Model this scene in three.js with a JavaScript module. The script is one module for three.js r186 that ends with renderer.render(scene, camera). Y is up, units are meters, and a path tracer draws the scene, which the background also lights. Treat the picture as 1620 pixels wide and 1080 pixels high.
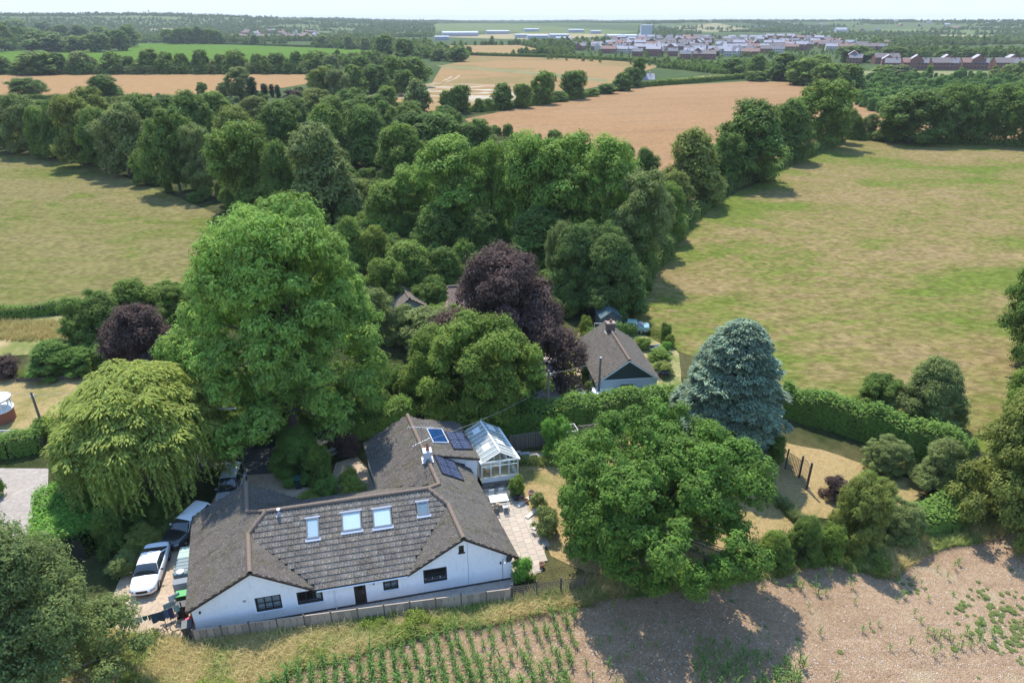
import * as THREE from 'three';
import { mergeGeometries } from 'three/addons/utils/BufferGeometryUtils.js';
import { RoundedBoxGeometry } from 'three/addons/geometries/RoundedBoxGeometry.js';

// ---------------------------------------------------------------- camera, sky, sun, exposure
const scene = new THREE.Scene();
const EYE = 36, PITCH = 25.2 * Math.PI / 180;               // drone height in metres, tilt below the horizon
const camera = new THREE.PerspectiveCamera(53.13, 1024 / 682, 0.5, 30000);
camera.position.set(0, EYE, 0);
camera.rotation.set(-PITCH, 0, 0);
const SUN_EL = 57 * Math.PI / 180, SUN_AZ = -14 * Math.PI / 180;   // high midday sun ahead of the camera, a little to the left
const sunDir = new THREE.Vector3(Math.sin(SUN_AZ) * Math.cos(SUN_EL), Math.sin(SUN_EL), -Math.cos(SUN_AZ) * Math.cos(SUN_EL));
{
  const W = 512, Hh = 256, data = new Float32Array(W * Hh * 4);
  for (let j = 0; j < Hh; j++) for (let i = 0; i < W; i++) {
    const el = ((j + 0.5) / Hh - 0.5) * Math.PI, az = ((i + 0.5) / W - 0.5) * 2 * Math.PI;
    const x = Math.cos(az) * Math.cos(el), y = Math.sin(el), z = Math.sin(az) * Math.cos(el);
    const c = Math.max(0, x * sunDir.x + y * sunDir.y + z * sunDir.z), halo = 0.25 * Math.pow(c, 12);
    const k = Math.exp(-Math.max(0, el) * 4.2), o = (j * W + i) * 4;
    data[o] = 0.28 + 0.42 * k + halo; data[o + 1] = 0.53 + 0.25 * k + halo; data[o + 2] = 1.04 - 0.22 * k + halo; data[o + 3] = 1;
  }
  const t = new THREE.DataTexture(data, W, Hh, THREE.RGBAFormat, THREE.FloatType);
  t.mapping = THREE.EquirectangularReflectionMapping; t.magFilter = THREE.LinearFilter; t.needsUpdate = true;
  scene.background = t; scene.environment = t;
}
const sun = new THREE.DirectionalLight(new THREE.Color(1, 0.955, 0.88), 5.0);
sun.name = 'sun'; sun.position.copy(sunDir).multiplyScalar(300).add(new THREE.Vector3(0, 0, -120)); sun.target.position.set(0, 0, -120);
sun.castShadow = true; sun.shadow.mapSize.set(4096, 4096);
Object.assign(sun.shadow.camera, { left: -220, right: 220, top: 220, bottom: -220, near: 1, far: 900 });
scene.add(sun, sun.target);
const renderer = new THREE.WebGLRenderer({ antialias: true });
renderer.setSize(1024, 682);
renderer.toneMapping = THREE.LinearToneMapping;
renderer.toneMappingExposure = 1.4;
renderer.shadowMap.enabled = true;
scene.fog = new THREE.FogExp2(new THREE.Color(0.90, 0.96, 1.0), 0.000085);

// ---------------------------------------------------------------- helpers
const V3 = (x, y, z) => new THREE.Vector3(x, y, z);
function rng(seed) { let s = seed | 0; return () => { s = (s + 0x6d2b79f5) | 0; let t = Math.imul(s ^ (s >>> 15), 1 | s); t = (t + Math.imul(t ^ (t >>> 7), 61 | t)) ^ t; return ((t ^ (t >>> 14)) >>> 0) / 4294967296; }; }
const lerp = (a, b, t) => a + (b - a) * t, clamp = (x, a = 0, b = 1) => Math.min(b, Math.max(a, x)), sstep = (a, b, x) => { const t = clamp((x - a) / (b - a)); return t * t * (3 - 2 * t); };
function hash2(ix, iy) { let h = Math.imul(ix, 374761393) + Math.imul(iy, 668265263); h = Math.imul(h ^ (h >>> 13), 1274126177); return ((h ^ (h >>> 16)) >>> 0) / 4294967296; }
function vnoise(x, y) { const ix = Math.floor(x), iy = Math.floor(y); let fx = x - ix, fy = y - iy; fx = fx * fx * (3 - 2 * fx); fy = fy * fy * (3 - 2 * fy); const a = hash2(ix, iy), b = hash2(ix + 1, iy), c = hash2(ix, iy + 1), d = hash2(ix + 1, iy + 1); return a + (b - a) * fx + (c - a + (a - b - c + d) * fx) * fy; }
function fbm(x, y, n = 4) { let s = 0, a = 0.5, t = 0; for (let i = 0; i < n; i++) { s += a * vnoise(x, y); t += a; a *= 0.5; x = x * 2.03 + 17.1; y = y * 2.03 + 5.7; } return s / t; }

// Survey: the plan was measured off the photograph; u, v in its pixels give a place on the level y = h, in metres.
function survey(u, v, h = 0) {
  const x = (u - 810) / 1080, y = -(v - 540) / 1080, c = Math.cos(PITCH), s = Math.sin(PITCH), dy = y * c - s, t = (h - EYE) / dy;
  return V3(x * t, h, (-y * s - c) * t);
}
function heightAt(p, v) { const y = -(v - 540) / 1080, c = Math.cos(PITCH), s = Math.sin(PITCH); return EYE + (p.z / (-y * s - c)) * (y * c - s); }
function depthOf(p) { return -Math.sin(PITCH) * (p.y - EYE) - Math.cos(PITCH) * p.z; }
const area = (pts, h = 0) => pts.map(([u, v]) => survey(u, v, h));

const taken = new Map();
function numbered(name) { const n = taken.get(name) ?? 0; taken.set(name, n + 1); return n ? name + '_' + String(n).padStart(3, '0') : name; }
function shade(o) { o.traverse((c) => { if (c.isMesh) { c.castShadow = true; c.receiveShadow = true; } }); return o; }
function put(o, name, label, category, group, kind) {
  o.name = numbered(name);
  if (label) o.userData.label = label;
  if (category) o.userData.category = category;
  if (group) o.userData.group = group;
  if (kind) o.userData.kind = kind;
  scene.add(shade(o)); return o;
}
function structure(name, geo, mat, label) { const m = new THREE.Mesh(geo, mat); return put(m, name, label, null, null, 'structure'); }
function part(parent, name, geo, mat, label) { const m = new THREE.Mesh(geo, mat); m.name = name; if (label) m.userData.label = label; m.castShadow = m.receiveShadow = true; parent.add(m); return m; }
const thingAt = (p, turn = 0) => { const g = new THREE.Group(); g.position.copy(p); g.rotation.y = turn; return g; };
const ONES = ['', 'first', 'second', 'third', 'fourth', 'fifth', 'sixth', 'seventh', 'eighth', 'ninth', 'tenth', 'eleventh', 'twelfth', 'thirteenth', 'fourteenth', 'fifteenth', 'sixteenth', 'seventeenth', 'eighteenth', 'nineteenth'], TENS = ['', '', 'twent', 'thirt', 'fort', 'fift', 'sixt'];
const ORD = Array.from({ length: 69 }, (_, i) => { const n = i + 1; return n < 20 ? ONES[n] : n % 10 ? TENS[Math.floor(n / 10)] + 'y-' + ONES[n % 10] : TENS[n / 10] + 'ieth'; });

const rgb = (r, g, b) => new THREE.Color().setRGB(r, g, b);
const std = (r, g, b, rough = 0.9, extra = {}) => new THREE.MeshStandardMaterial({ color: rgb(r, g, b), roughness: rough, ...extra });
function texture(size, fn, srgb = true, aspect = 1) {
  const w = size, h = Math.round(size * aspect), d = new Uint8Array(w * h * 4), out = [0, 0, 0];
  for (let j = 0; j < h; j++) for (let i = 0; i < w; i++) {
    fn((i + 0.5) / w, (j + 0.5) / h, out);
    const o = (j * w + i) * 4;
    for (let c = 0; c < 3; c++) { const x = clamp(out[c]); d[o + c] = 255 * (srgb ? (x <= 0.0031308 ? 12.92 * x : 1.055 * Math.pow(x, 1 / 2.4) - 0.055) : x); }
    d[o + 3] = 255;
  }
  const t = new THREE.DataTexture(d, w, h); t.wrapS = t.wrapT = THREE.RepeatWrapping; t.magFilter = THREE.LinearFilter; t.minFilter = THREE.LinearMipmapLinearFilter; t.generateMipmaps = true;
  if (srgb) t.colorSpace = THREE.SRGBColorSpace; t.needsUpdate = true; return t;
}
const mixc = (out, a, b, t) => { for (let c = 0; c < 3; c++) out[c] = a[c] + (b[c] - a[c]) * t; };
const scl = (out, k) => { out[0] *= k; out[1] *= k; out[2] *= k; };

// A sheet of ground with the given outline; uv 0..1 over its own bounding box, so its colour map is laid in metres.
function sheet(pts, y) {
  const s = new THREE.Shape(pts.map((p) => new THREE.Vector2(p.x, -p.z))), g = new THREE.ShapeGeometry(s), a = g.attributes.position, n = a.count;
  let x0 = 1e9, x1 = -1e9, z0 = 1e9, z1 = -1e9;
  for (let i = 0; i < n; i++) { const x = a.getX(i), z = -a.getY(i); a.setXYZ(i, x, y, z); x0 = Math.min(x0, x); x1 = Math.max(x1, x); z0 = Math.min(z0, z); z1 = Math.max(z1, z); }
  const uv = new Float32Array(n * 2), nor = g.attributes.normal;
  for (let i = 0; i < n; i++) { uv[i * 2] = (a.getX(i) - x0) / (x1 - x0); uv[i * 2 + 1] = (a.getZ(i) - z0) / (z1 - z0); nor.setXYZ(i, 0, 1, 0); }
  g.setAttribute('uv', new THREE.BufferAttribute(uv, 2));
  return { g, x0, z0, w: x1 - x0, d: z1 - z0 };
}
// Ground with its own colour map: colour(x, z, out) is given metres.
function ground(name, pts, y, size, colour, rough = 0.95, bump) {
  const f = sheet(pts, y), asp = clamp(f.d / f.w, 0.25, 2), sz = Math.min(size, Math.floor(2048 / Math.max(1, asp)));
  const map = texture(sz, (a, b, o) => colour(f.x0 + a * f.w, f.z0 + b * f.d, o), true, asp);
  const m = new THREE.MeshPhysicalMaterial({ map, roughness: rough, specularIntensity: 0.06 });
  if (bump) { m.bumpMap = texture(512, (a, b, o) => { const s = fbm(a * 64, b * 64, 3); o[0] = o[1] = o[2] = s; }, false); m.bumpMap.repeat.set(f.w / bump[0], f.d / bump[0]); m.bumpScale = bump[1]; }
  return structure(name, f.g, m);
}
function inside(pts, x, z) { let c = false; for (let i = 0, j = pts.length - 1; i < pts.length; j = i++) { const a = pts[i], b = pts[j]; if ((a.z > z) !== (b.z > z) && x < ((b.x - a.x) * (z - a.z)) / (b.z - a.z) + a.x) c = !c; } return c; }
// A smooth wobble for outlines that nature drew.
function soft(pts, amp, step, seed) {
  const out = [];
  for (let i = 0; i < pts.length; i++) {
    const a = pts[i], b = pts[(i + 1) % pts.length], L = a.distanceTo(b), n = Math.max(1, Math.min(60, Math.round(L / step)));
    for (let k = 0; k < n; k++) { const p = a.clone().lerp(b, k / n); p.x += (fbm(p.x * 0.6 + seed, p.z * 0.6, 3) - 0.5) * 2 * amp; p.z += (fbm(p.x * 0.6 - seed, p.z * 0.6 + 9, 3) - 0.5) * 2 * amp; out.push(p); }
  }
  return out;
}

// ---------------------------------------------------------------- mesh builders
// Leaves: bent diamond faces with a tint of their own.
class Leaves {
  constructor(n) { this.p = new Float32Array(n * 12); this.c = new Float32Array(n * 12); this.n = 0; this.max = n; }
  add(x, y, z, nx, ny, nz, ax, ay, az, len, wid, r, g, b) {       // at, normal, axis (need not be square to it), size, tint
    if (this.n >= this.max) return;
    let d = nx * ax + ny * ay + nz * az; ax -= d * nx; ay -= d * ny; az -= d * nz;
    let l = Math.hypot(ax, ay, az) || 1; ax /= l; ay /= l; az /= l;
    const bx = ny * az - nz * ay, by = nz * ax - nx * az, bz = nx * ay - ny * ax, o = this.n * 12, p = this.p, hl = len / 2, hw = wid / 2, f = wid * 0.18;
    p[o] = x - ax * hl; p[o + 1] = y - ay * hl; p[o + 2] = z - az * hl;
    p[o + 3] = x + bx * hw + nx * f; p[o + 4] = y + by * hw + ny * f; p[o + 5] = z + bz * hw + nz * f;
    p[o + 6] = x + ax * hl; p[o + 7] = y + ay * hl; p[o + 8] = z + az * hl;
    p[o + 9] = x - bx * hw + nx * f; p[o + 10] = y - by * hw + ny * f; p[o + 11] = z - bz * hw + nz * f;
    for (let k = 0; k < 4; k++) { this.c[o + k * 3] = r; this.c[o + k * 3 + 1] = g; this.c[o + k * 3 + 2] = b; }
    this.n++;
  }
  build() {
    const g = new THREE.BufferGeometry(), ix = new Uint32Array(this.n * 6);
    for (let i = 0; i < this.n; i++) ix.set([i * 4, i * 4 + 1, i * 4 + 2, i * 4, i * 4 + 2, i * 4 + 3], i * 6);
    g.setAttribute('position', new THREE.BufferAttribute(this.p.slice(0, this.n * 12), 3));
    g.setAttribute('color', new THREE.BufferAttribute(this.c.slice(0, this.n * 12), 3));
    g.setIndex(new THREE.BufferAttribute(ix, 1)); return g;
  }
}
// Tapered tubes along points.
class Tubes {
  constructor() { this.p = []; this.nr = []; this.ix = []; }
  add(pts, r0, r1, sides = 6) {
    const base = this.p.length / 3, n = pts.length, t = V3(), a = V3(), b = V3();
    for (let i = 0; i < n; i++) {
      t.subVectors(pts[Math.min(n - 1, i + 1)], pts[Math.max(0, i - 1)]).normalize();
      a.set(Math.abs(t.y) > 0.9 ? 1 : 0, Math.abs(t.y) > 0.9 ? 0 : 1, 0).cross(t).normalize(); b.crossVectors(t, a);
      const r = lerp(r0, r1, i / (n - 1));
      for (let k = 0; k < sides; k++) { const w = (k / sides) * 2 * Math.PI, c = Math.cos(w), s = Math.sin(w), nx = a.x * c + b.x * s, ny = a.y * c + b.y * s, nz = a.z * c + b.z * s; this.p.push(pts[i].x + nx * r, pts[i].y + ny * r, pts[i].z + nz * r); this.nr.push(nx, ny, nz); }
    }
    for (let i = 0; i < n - 1; i++) for (let k = 0; k < sides; k++) { const q = base + i * sides + k, w = base + i * sides + ((k + 1) % sides); this.ix.push(q, w, q + sides, w, w + sides, q + sides); }
    for (let k = 1; k < sides - 1; k++) { const e = base + (n - 1) * sides; this.ix.push(e, e + k, e + k + 1); }
    return this;
  }
  build() { const g = new THREE.BufferGeometry(); g.setAttribute('position', new THREE.Float32BufferAttribute(this.p, 3)); g.setAttribute('normal', new THREE.Float32BufferAttribute(this.nr, 3)); g.setIndex(this.ix); return g; }
}
const tubeOf = (pts, r0, r1 = r0, sides = 6) => new Tubes().add(pts, r0, r1, sides).build();
// A flat-faced solid from quads/polygons given as lists of points.
function faces(list) {
  const p = [], uv = [];
  for (const f of list) {
    const e1 = V3().subVectors(f[1], f[0]).normalize(), nn = V3().crossVectors(e1, V3().subVectors(f[2], f[0])).normalize(), e2 = V3().crossVectors(nn, e1), q = f.map((x) => { const d = V3().subVectors(x, f[0]); return new THREE.Vector2(d.dot(e1), d.dot(e2)); });
    for (const t of THREE.ShapeUtils.triangulateShape(q, [])) for (const k of t) { p.push(f[k].x, f[k].y, f[k].z); uv.push(q[k].x, q[k].y); }
  }
  const g = new THREE.BufferGeometry(); g.setAttribute('position', new THREE.Float32BufferAttribute(p, 3)); g.setAttribute('uv', new THREE.Float32BufferAttribute(uv, 2)); g.computeVertexNormals(); return g;
}
const box = (w, h, d, x = 0, y = 0, z = 0) => new THREE.BoxGeometry(w, h, d).translate(x, y, z);
const rbox = (w, h, d, r, x = 0, y = 0, z = 0, seg = 2) => new RoundedBoxGeometry(w, h, d, seg, r).translate(x, y, z);
const cyl = (r0, r1, h, n = 12, x = 0, y = 0, z = 0) => new THREE.CylinderGeometry(r0, r1, h, n).translate(x, y, z);
const merged = (list) => mergeGeometries(list.map((g) => (g.index ? g.toNonIndexed() : g)).map((g) => { for (const k of Object.keys(g.attributes)) if (!['position', 'normal', 'uv'].includes(k)) g.deleteAttribute(k); return g; }));

// ---------------------------------------------------------------- terrain and fields
function relief(x, z) {
  const D = Math.hypot(x, z), a = Math.atan2(x, -z);
  if (z > -200) return 0;
  let h = 18 * sstep(1750, 3400, D) + (fbm(x / 620 + 3, z / 620, 3) - 0.5) * 24 * sstep(1300, 2600, D);
  h += (4 + 34 * sstep(0.0, -0.55, a)) * sstep(2300, 3600, D) * sstep(5600, 4300, D) + 12 * sstep(4200, 6500, D) * (0.3 + fbm(a * 6 + 2, 0.5, 3));
  h += 4 * sstep(0.05, 0.35, a) * sstep(2400, 3700, D);
  return h;
}
const FIELD = {
  paddock: [[-420, 236], [-120, 240], [0, 246], [60, 246], [130, 258], [200, 281], [300, 320], [374, 352], [345, 410], [305, 464], [210, 472], [130, 486], [0, 499], [-420, 530]],
  pasture: [[985, 500], [1000, 460], [1040, 420], [1075, 365], [1130, 320], [1200, 290], [1290, 238], [1345, 219], [1400, 220], [1500, 226], [1620, 232], [2100, 250], [2100, 860], [1620, 735], [1480, 692], [1350, 645], [1250, 615], [1150, 585], [1060, 550], [1010, 525]],
  wheat: [[735, 188], [850, 165], [1000, 138], [1190, 128], [1262, 130], [1330, 152], [1415, 154], [1420, 196], [1560, 202], [2000, 208], [2000, 230], [1620, 229], [1400, 219], [1340, 218], [1270, 235], [1180, 268], [1100, 285], [1010, 262], [960, 240], [800, 215], [750, 198]],
  chalky: [[580, 152], [640, 140], [683, 131], [700, 103], [727, 98], [747, 85], [890, 88], [995, 98], [1045, 104], [990, 122], [965, 133], [890, 148], [775, 167], [745, 178], [690, 182], [600, 172]],
  upper: [[678, 72], [823, 71], [893, 86.5], [747, 83.5], [690, 80]],
  green: [[-420, 92], [-200, 84], [0, 80], [190, 80], [212, 68], [260, 68], [400, 72], [540, 77], [618, 80], [612, 96], [520, 101], [480, 113], [0, 116.5], [-420, 122]],
  stubble: [[-420, 124], [0, 118], [482, 117], [488, 132], [420, 143], [300, 149], [210, 153], [60, 155], [0, 160], [-420, 166]],
  verge_far: [[1340, 112], [1620, 113], [1900, 116], [1900, 122], [1620, 120], [1345, 121]],
  strip: [[1030, 128], [1120, 119], [1195, 116], [1195, 122], [1120, 128]],
};
const LAND = Object.fromEntries(Object.entries(FIELD).map(([k, v]) => [k, area(v)]));
{ // one sheet to the horizon: polar grid, level near by, rolling beyond the town
  const R = [0.5], A = 220; while (R[R.length - 1] < 9500) R.push(R[R.length - 1] * 1.045 + 0.6);
  const p = [], uv = [], ix = [], nA = A + 1;
  for (const r of R) for (let k = 0; k <= A; k++) { const a = lerp(-1.35, 1.35, k / A), x = r * Math.sin(a), z = 12 - r * Math.cos(a); p.push(x, relief(x, z) - 0.06, z); uv.push(x / 12000 + 0.5, -z / 12000); }
  for (let i = 0; i < R.length - 1; i++) for (let k = 0; k < A; k++) { const q = i * nA + k; ix.push(q, q + 1, q + nA, q + 1, q + nA + 1, q + nA); }
  const g = new THREE.BufferGeometry(); g.setAttribute('position', new THREE.Float32BufferAttribute(p, 3)); g.setAttribute('uv', new THREE.Float32BufferAttribute(uv, 2)); g.setIndex(ix); g.computeVertexNormals();
  // farmland patchwork (each cell a crop), rough grass close by
  const crops = [[0.07, 0.10, 0.035], [0.10, 0.13, 0.05], [0.30, 0.24, 0.13], [0.05, 0.078, 0.028], [0.07, 0.10, 0.035], [0.24, 0.21, 0.11], [0.05, 0.075, 0.028], [0.11, 0.14, 0.05], [0.33, 0.27, 0.16]];
  const map = texture(2048, (a, b, o) => {
    const x = (a - 0.5) * 12000, z = -b * 12000, c = 340, wx = x / c + 0.25 * vnoise(x / 300, z / 300), wz = z / (c * 1.3) + 0.25 * vnoise(x / 260 + 40, z / 260);
    const ix = Math.floor(wx), iz = Math.floor(wz); let best = 9, id = 0;
    for (let di = -1; di < 2; di++) for (let dj = -1; dj < 2; dj++) { const jx = ix + di + hash2(ix + di, iz + dj), jz = iz + dj + hash2(ix + di + 91, iz + dj), d = (wx - jx) ** 2 + (wz - jz) ** 2; if (d < best) { best = d; id = hash2(ix + di + 7, iz + dj + 3); } }
    const near = Math.hypot(x, z) < 1500, cc = near ? crops[3] : crops[Math.floor(id * crops.length)];
    mixc(o, cc, [0.12, 0.13, 0.05], 0.3 * fbm(x / 20, z / 20, 2)); scl(o, 0.8 + 0.4 * fbm(x / 9, z / 9, 2));
  });
  structure('ground', g, new THREE.MeshPhysicalMaterial({ map, roughness: 1, specularIntensity: 0.05 }));
}
const GRASS = { g: [0.112, 0.138, 0.026], g2: [0.112, 0.126, 0.028], t: [0.186, 0.148, 0.056], t2: [0.226, 0.164, 0.080] };
// pasture: green and bleached grass in drifts, lying in swathes
ground('pasture', LAND.pasture, 0.0, 2048, (x, z, o) => {
  const big = fbm(x / 24 + 3, z / 14 + 8, 4), mid = fbm(x / 2.2 + 40, z / 0.95, 4), tuft = fbm(x / 0.7, z / 0.42, 3), lush = sstep(0.48, 0.74, fbm(x / 15 + 71, z / 9 + 13, 4) + 0.16 * (mid - 0.5));
  const dry = clamp(0.68 + 0.9 * (big - 0.5) + 1.1 * (mid - 0.5) - 0.5 * lush - 0.3 * sstep(0.42, 0.6, fbm(x / 7 + 5, z / 6, 3)) * sstep(26, 6, x - 22 + 0.42 * (z + 95)));
  mixc(o, GRASS.g, GRASS.t, sstep(0.0, 0.8, dry)); if (dry > 0.62) mixc(o, o, GRASS.t2, (dry - 0.62) * 2);
  scl(o, 0.5 + 1.0 * tuft);
}, 1, [9, 0.10]);
ground('paddock', LAND.paddock, 0.0, 2048, (x, z, o) => {
  const big = fbm(x / 30 + 13, z / 18 + 2, 4), mid = fbm(x / 5 + 4, z / 2 + 70, 4), fine = fbm(x / 0.7 + 5, z / 0.5, 2);
  const clump = sstep(0.66, 0.78, fbm(x / 9 + 31, z / 7 + 11, 3)), edge = sstep(0.5, 0.62, fbm(x / 12 + 50, z / 8, 3)) * sstep(14, 2, Math.abs(z + 150 - (x + 90) * 0.75 + 20));
  const dry = clamp(0.62 + 1.0 * (big - 0.5) + 0.7 * (mid - 0.5) - 0.5 * clump - 0.3 * edge);
  mixc(o, GRASS.g2, [0.172, 0.142, 0.058], sstep(0, 0.85, dry)); scl(o, 0.6 + 0.8 * fine);
}, 1, [9, 0.08]);
// ripe wheat with tramlines
const tram = (x, z, ang, gap, w) => { const q = x * Math.cos(ang) + z * Math.sin(ang), k = Math.abs(((q / gap) % 1 + 1) % 1 - 0.5) * gap; return (k < w || Math.abs(k - 1.9) < w) ? 1 : 0; };
ground('wheat_field', LAND.wheat, 0.0, 2048, (x, z, o) => {
  const big = fbm(x / 60, z / 60, 3), mid = fbm(x / 7, z / 4, 3), fine = fbm(x / 0.9, z / 0.9, 2), t = tram(x, z, 1.27, 24, 0.34);
  mixc(o, [0.250, 0.146, 0.070], [0.288, 0.176, 0.090], clamp(0.5 + 1.2 * (big - 0.5) + 0.5 * (mid - 0.5))); if (t) mixc(o, o, [0.16, 0.11, 0.065], 0.55 * sstep(0.35, 0.6, fbm(x / 11 + 3, z / 11, 2) + 0.12)); scl(o, 0.8 + 0.4 * fine);
}, 1);
ground('stubble_field', LAND.chalky, 0.0, 1024, (x, z, o) => {
  const big = fbm(x / 50 + 9, z / 40, 4), fine = fbm(x / 2, z / 2, 2); mixc(o, [0.26, 0.165, 0.075], [0.20, 0.15, 0.062], sstep(0.45, 0.7, big));
  const q = survey(700, 146), chalk = sstep(70, 15, Math.hypot((x - q.x) * 0.8, z - q.z)) * sstep(0.45, 0.66, fbm(x / 14, z / 9, 4)); mixc(o, o, [0.46, 0.41, 0.33], 0.8 * chalk);
  const a = survey(720, 120), dx = x - a.x, dz = z - a.z, track = Math.abs(Math.abs(dx * 0.96 + dz * 0.2 - 6 * Math.sin(dz / 30)) - 2.2) < 1.0 && dz > -8 && dz < 75; if (track) mixc(o, o, [0.46, 0.40, 0.32], 0.5 * sstep(0.3, 0.6, fbm(x / 6, z / 6, 3)));
  scl(o, 0.85 + 0.3 * fine);
});
ground('stubble_field', LAND.upper, 0.02, 512, (x, z, o) => { mixc(o, [0.28, 0.18, 0.085], [0.245, 0.17, 0.075], fbm(x / 40, z / 25, 3)); scl(o, 0.85 + 0.3 * fbm(x / 4, z / 4, 2)); });
ground('grass_field', LAND.green, 0.0, 1024, (x, z, o) => { mixc(o, [0.062, 0.128, 0.010], [0.085, 0.150, 0.016], fbm(x / 40, z / 22, 4)); scl(o, 0.85 + 0.3 * fbm(x / 3, z / 3, 2)); });
ground('stubble_field', LAND.stubble, 0.0, 1024, (x, z, o) => {
  const q = fbm(x / 35, z / 9, 4), near = sstep(-330, -280, z + (q - 0.5) * 70); mixc(o, [0.275, 0.165, 0.075], [0.37, 0.29, 0.215], near * sstep(0.38, 0.6, q)); scl(o, 0.82 + 0.36 * fbm(x / 2.2, z / 1.6, 3));
});
ground('grass_strip', LAND.verge_far, 0.03, 256, (x, z, o) => { mixc(o, [0.24, 0.21, 0.11], [0.13, 0.16, 0.05], fbm(x / 20, z / 12, 3)); });
ground('grass_strip', LAND.strip, 0.03, 256, (x, z, o) => { mixc(o, [0.29, 0.22, 0.11], [0.19, 0.18, 0.07], fbm(x / 20, z / 12, 3)); });
// hedge bank of green rough between the chalky and the upper stubble, and a grass baulk across the first
ground('grass_strip', area([[690, 103], [760, 107], [860, 114], [965, 126], [955, 130], [860, 119], [760, 111], [700, 107]]), 0.03, 512, (x, z, o) => { mixc(o, [0.12, 0.15, 0.055], [0.26, 0.20, 0.11], fbm(x / 9, z / 5, 3)); });

// ---------------------------------------------------------------- near ground
ground('rough_ground', soft([V3(-150, 0, 10), V3(-230, 0, -130), V3(-190, 0, -250), V3(-20, 0, -330), V3(160, 0, -260), V3(190, 0, -120), V3(120, 0, 10)], 3, 20, 1), -0.03, 2048, (x, z, o) => { mixc(o, [0.045, 0.062, 0.020], [0.125, 0.115, 0.05], sstep(0.3, 0.75, fbm(x / 5, z / 5, 5))); scl(o, 0.65 + 0.7 * fbm(x / 0.6, z / 0.6, 3)); }, 1, [4, 0.2]);
const SOIL = soft(area([[300, 1400], [372, 1092], [470, 1062], [560, 1036], [690, 1000], [800, 985], [900, 962], [960, 948], [1100, 932], [1250, 908], [1330, 892], [1345, 905], [1420, 912], [1455, 880], [1530, 862], [1620, 845], [1950, 800], [2100, 1400]]), 0.5, 1.2, 3);
ground('bare_field', SOIL, 0.004, 2048, (x, z, o) => {
  const big = fbm(x / 9, z / 7, 4), mid = fbm(x / 1.1, z / 0.8, 4), fine = fbm(x / 0.13, z / 0.13, 2), row = fbm(x / 2.4 + 9, z / 0.33, 3);
  mixc(o, [0.385, 0.250, 0.150], [0.52, 0.355, 0.222], clamp(0.5 + 1.2 * (big - 0.5) + 0.8 * (mid - 0.5) + 0.5 * (row - 0.5)));
  scl(o, 0.78 + 0.44 * fine); const f = hash2(Math.floor(x / 0.07), Math.floor(z / 0.07)); if (f > 0.992) mixc(o, o, [0.72, 0.66, 0.58], 0.8); else if (f < 0.012) scl(o, 0.55);
  const straw = sstep(0.58, 0.74, fbm(x / 2.2 + 7, z / 1.6, 4)) * sstep(8, 26, x); mixc(o, o, [0.55, 0.43, 0.26], 0.55 * straw);
}, 1, [2.2, 0.16]);
const VERGE = soft(area([[-300, 1400], [-60, 1020], [120, 985], [190, 1002], [300, 1020], [560, 986], [806, 953], [930, 918], [1100, 890], [1250, 870], [1400, 850], [1620, 812], [2000, 760], [2100, 1300], [300, 1420]]), 0.25, 1.5, 8);
ground('rough_verge', VERGE, -0.004, 1024, (x, z, o) => { mixc(o, [0.40, 0.31, 0.12], [0.18, 0.20, 0.055], sstep(0.3, 0.7, fbm(x / 2.4, z / 1.6, 4))); scl(o, 0.7 + 0.6 * fbm(x / 0.2, z / 0.2, 2)); }, 1, [2, 0.1]);
const P0 = (s, t) => V3(-20.48 + 0.974 * s, 0, -32.06 - 0.2266 * s - t);
const gravelColour = (a, b) => (x, z, o) => { const f = hash2(Math.floor(x / 0.05), Math.floor(z / 0.05)); mixc(o, a, b, clamp(fbm(x / 1.6, z / 1.6, 4) * 0.9 + (f - 0.5) * 0.5)); scl(o, 0.8 + 0.4 * fbm(x / 0.2, z / 0.2, 2)); };
ground('gravel_drive', soft(area([[150, 1012], [182, 930], [200, 885], [235, 862], [285, 838], [335, 795], [356, 756], [390, 748], [442, 746], [474, 768], [520, 776], [533, 732], [566, 722], [580, 738], [604, 800], [604, 880], [330, 1008]]), 0.25, 1.2, 5), 0.002, 1024, gravelColour([0.42, 0.31, 0.21], [0.60, 0.47, 0.34]), 1, [1.5, 0.05]);
ground('gravel_path', [P0(0, 0.05), P0(21.2, 0.05), survey(808, 954), survey(300, 1021)], 0.001, 512, gravelColour([0.34, 0.29, 0.24], [0.50, 0.44, 0.38]));
ground('concrete_drive', area([[-260, 738], [76, 741], [74, 800], [66, 870], [-260, 900]]), 0.0, 512, gravelColour([0.29, 0.25, 0.215], [0.37, 0.32, 0.27]));
const lawnColour = (g, t, k, s) => (x, z, o) => { mixc(o, g, t, sstep(0.15, 0.85, clamp(k + 1.3 * (fbm(x / s + 5, z / s + 3, 4) - 0.5) + 0.5 * (fbm(x / 0.5, z / 0.5, 3) - 0.5)))); scl(o, 0.75 + 0.5 * fbm(x / 0.14, z / 0.14, 2)); };
ground('neighbour_lawn', soft(area([[-260, 560], [-20, 590], [20, 596], [200, 590], [330, 598], [240, 680], [60, 698], [0, 702], [-260, 730]]), 0.2, 2, 2), 0.0, 1024, lawnColour([0.18, 0.175, 0.055], [0.36, 0.265, 0.125], 0.72, 5), 1, [2, 0.05]);
ground('neighbour_lawn', soft(area([[-260, 500], [130, 500], [170, 530], [60, 560], [-260, 575]]), 0.2, 2, 7), 0.0, 512, lawnColour([0.15, 0.165, 0.05], [0.34, 0.26, 0.13], 0.6, 4));
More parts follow.
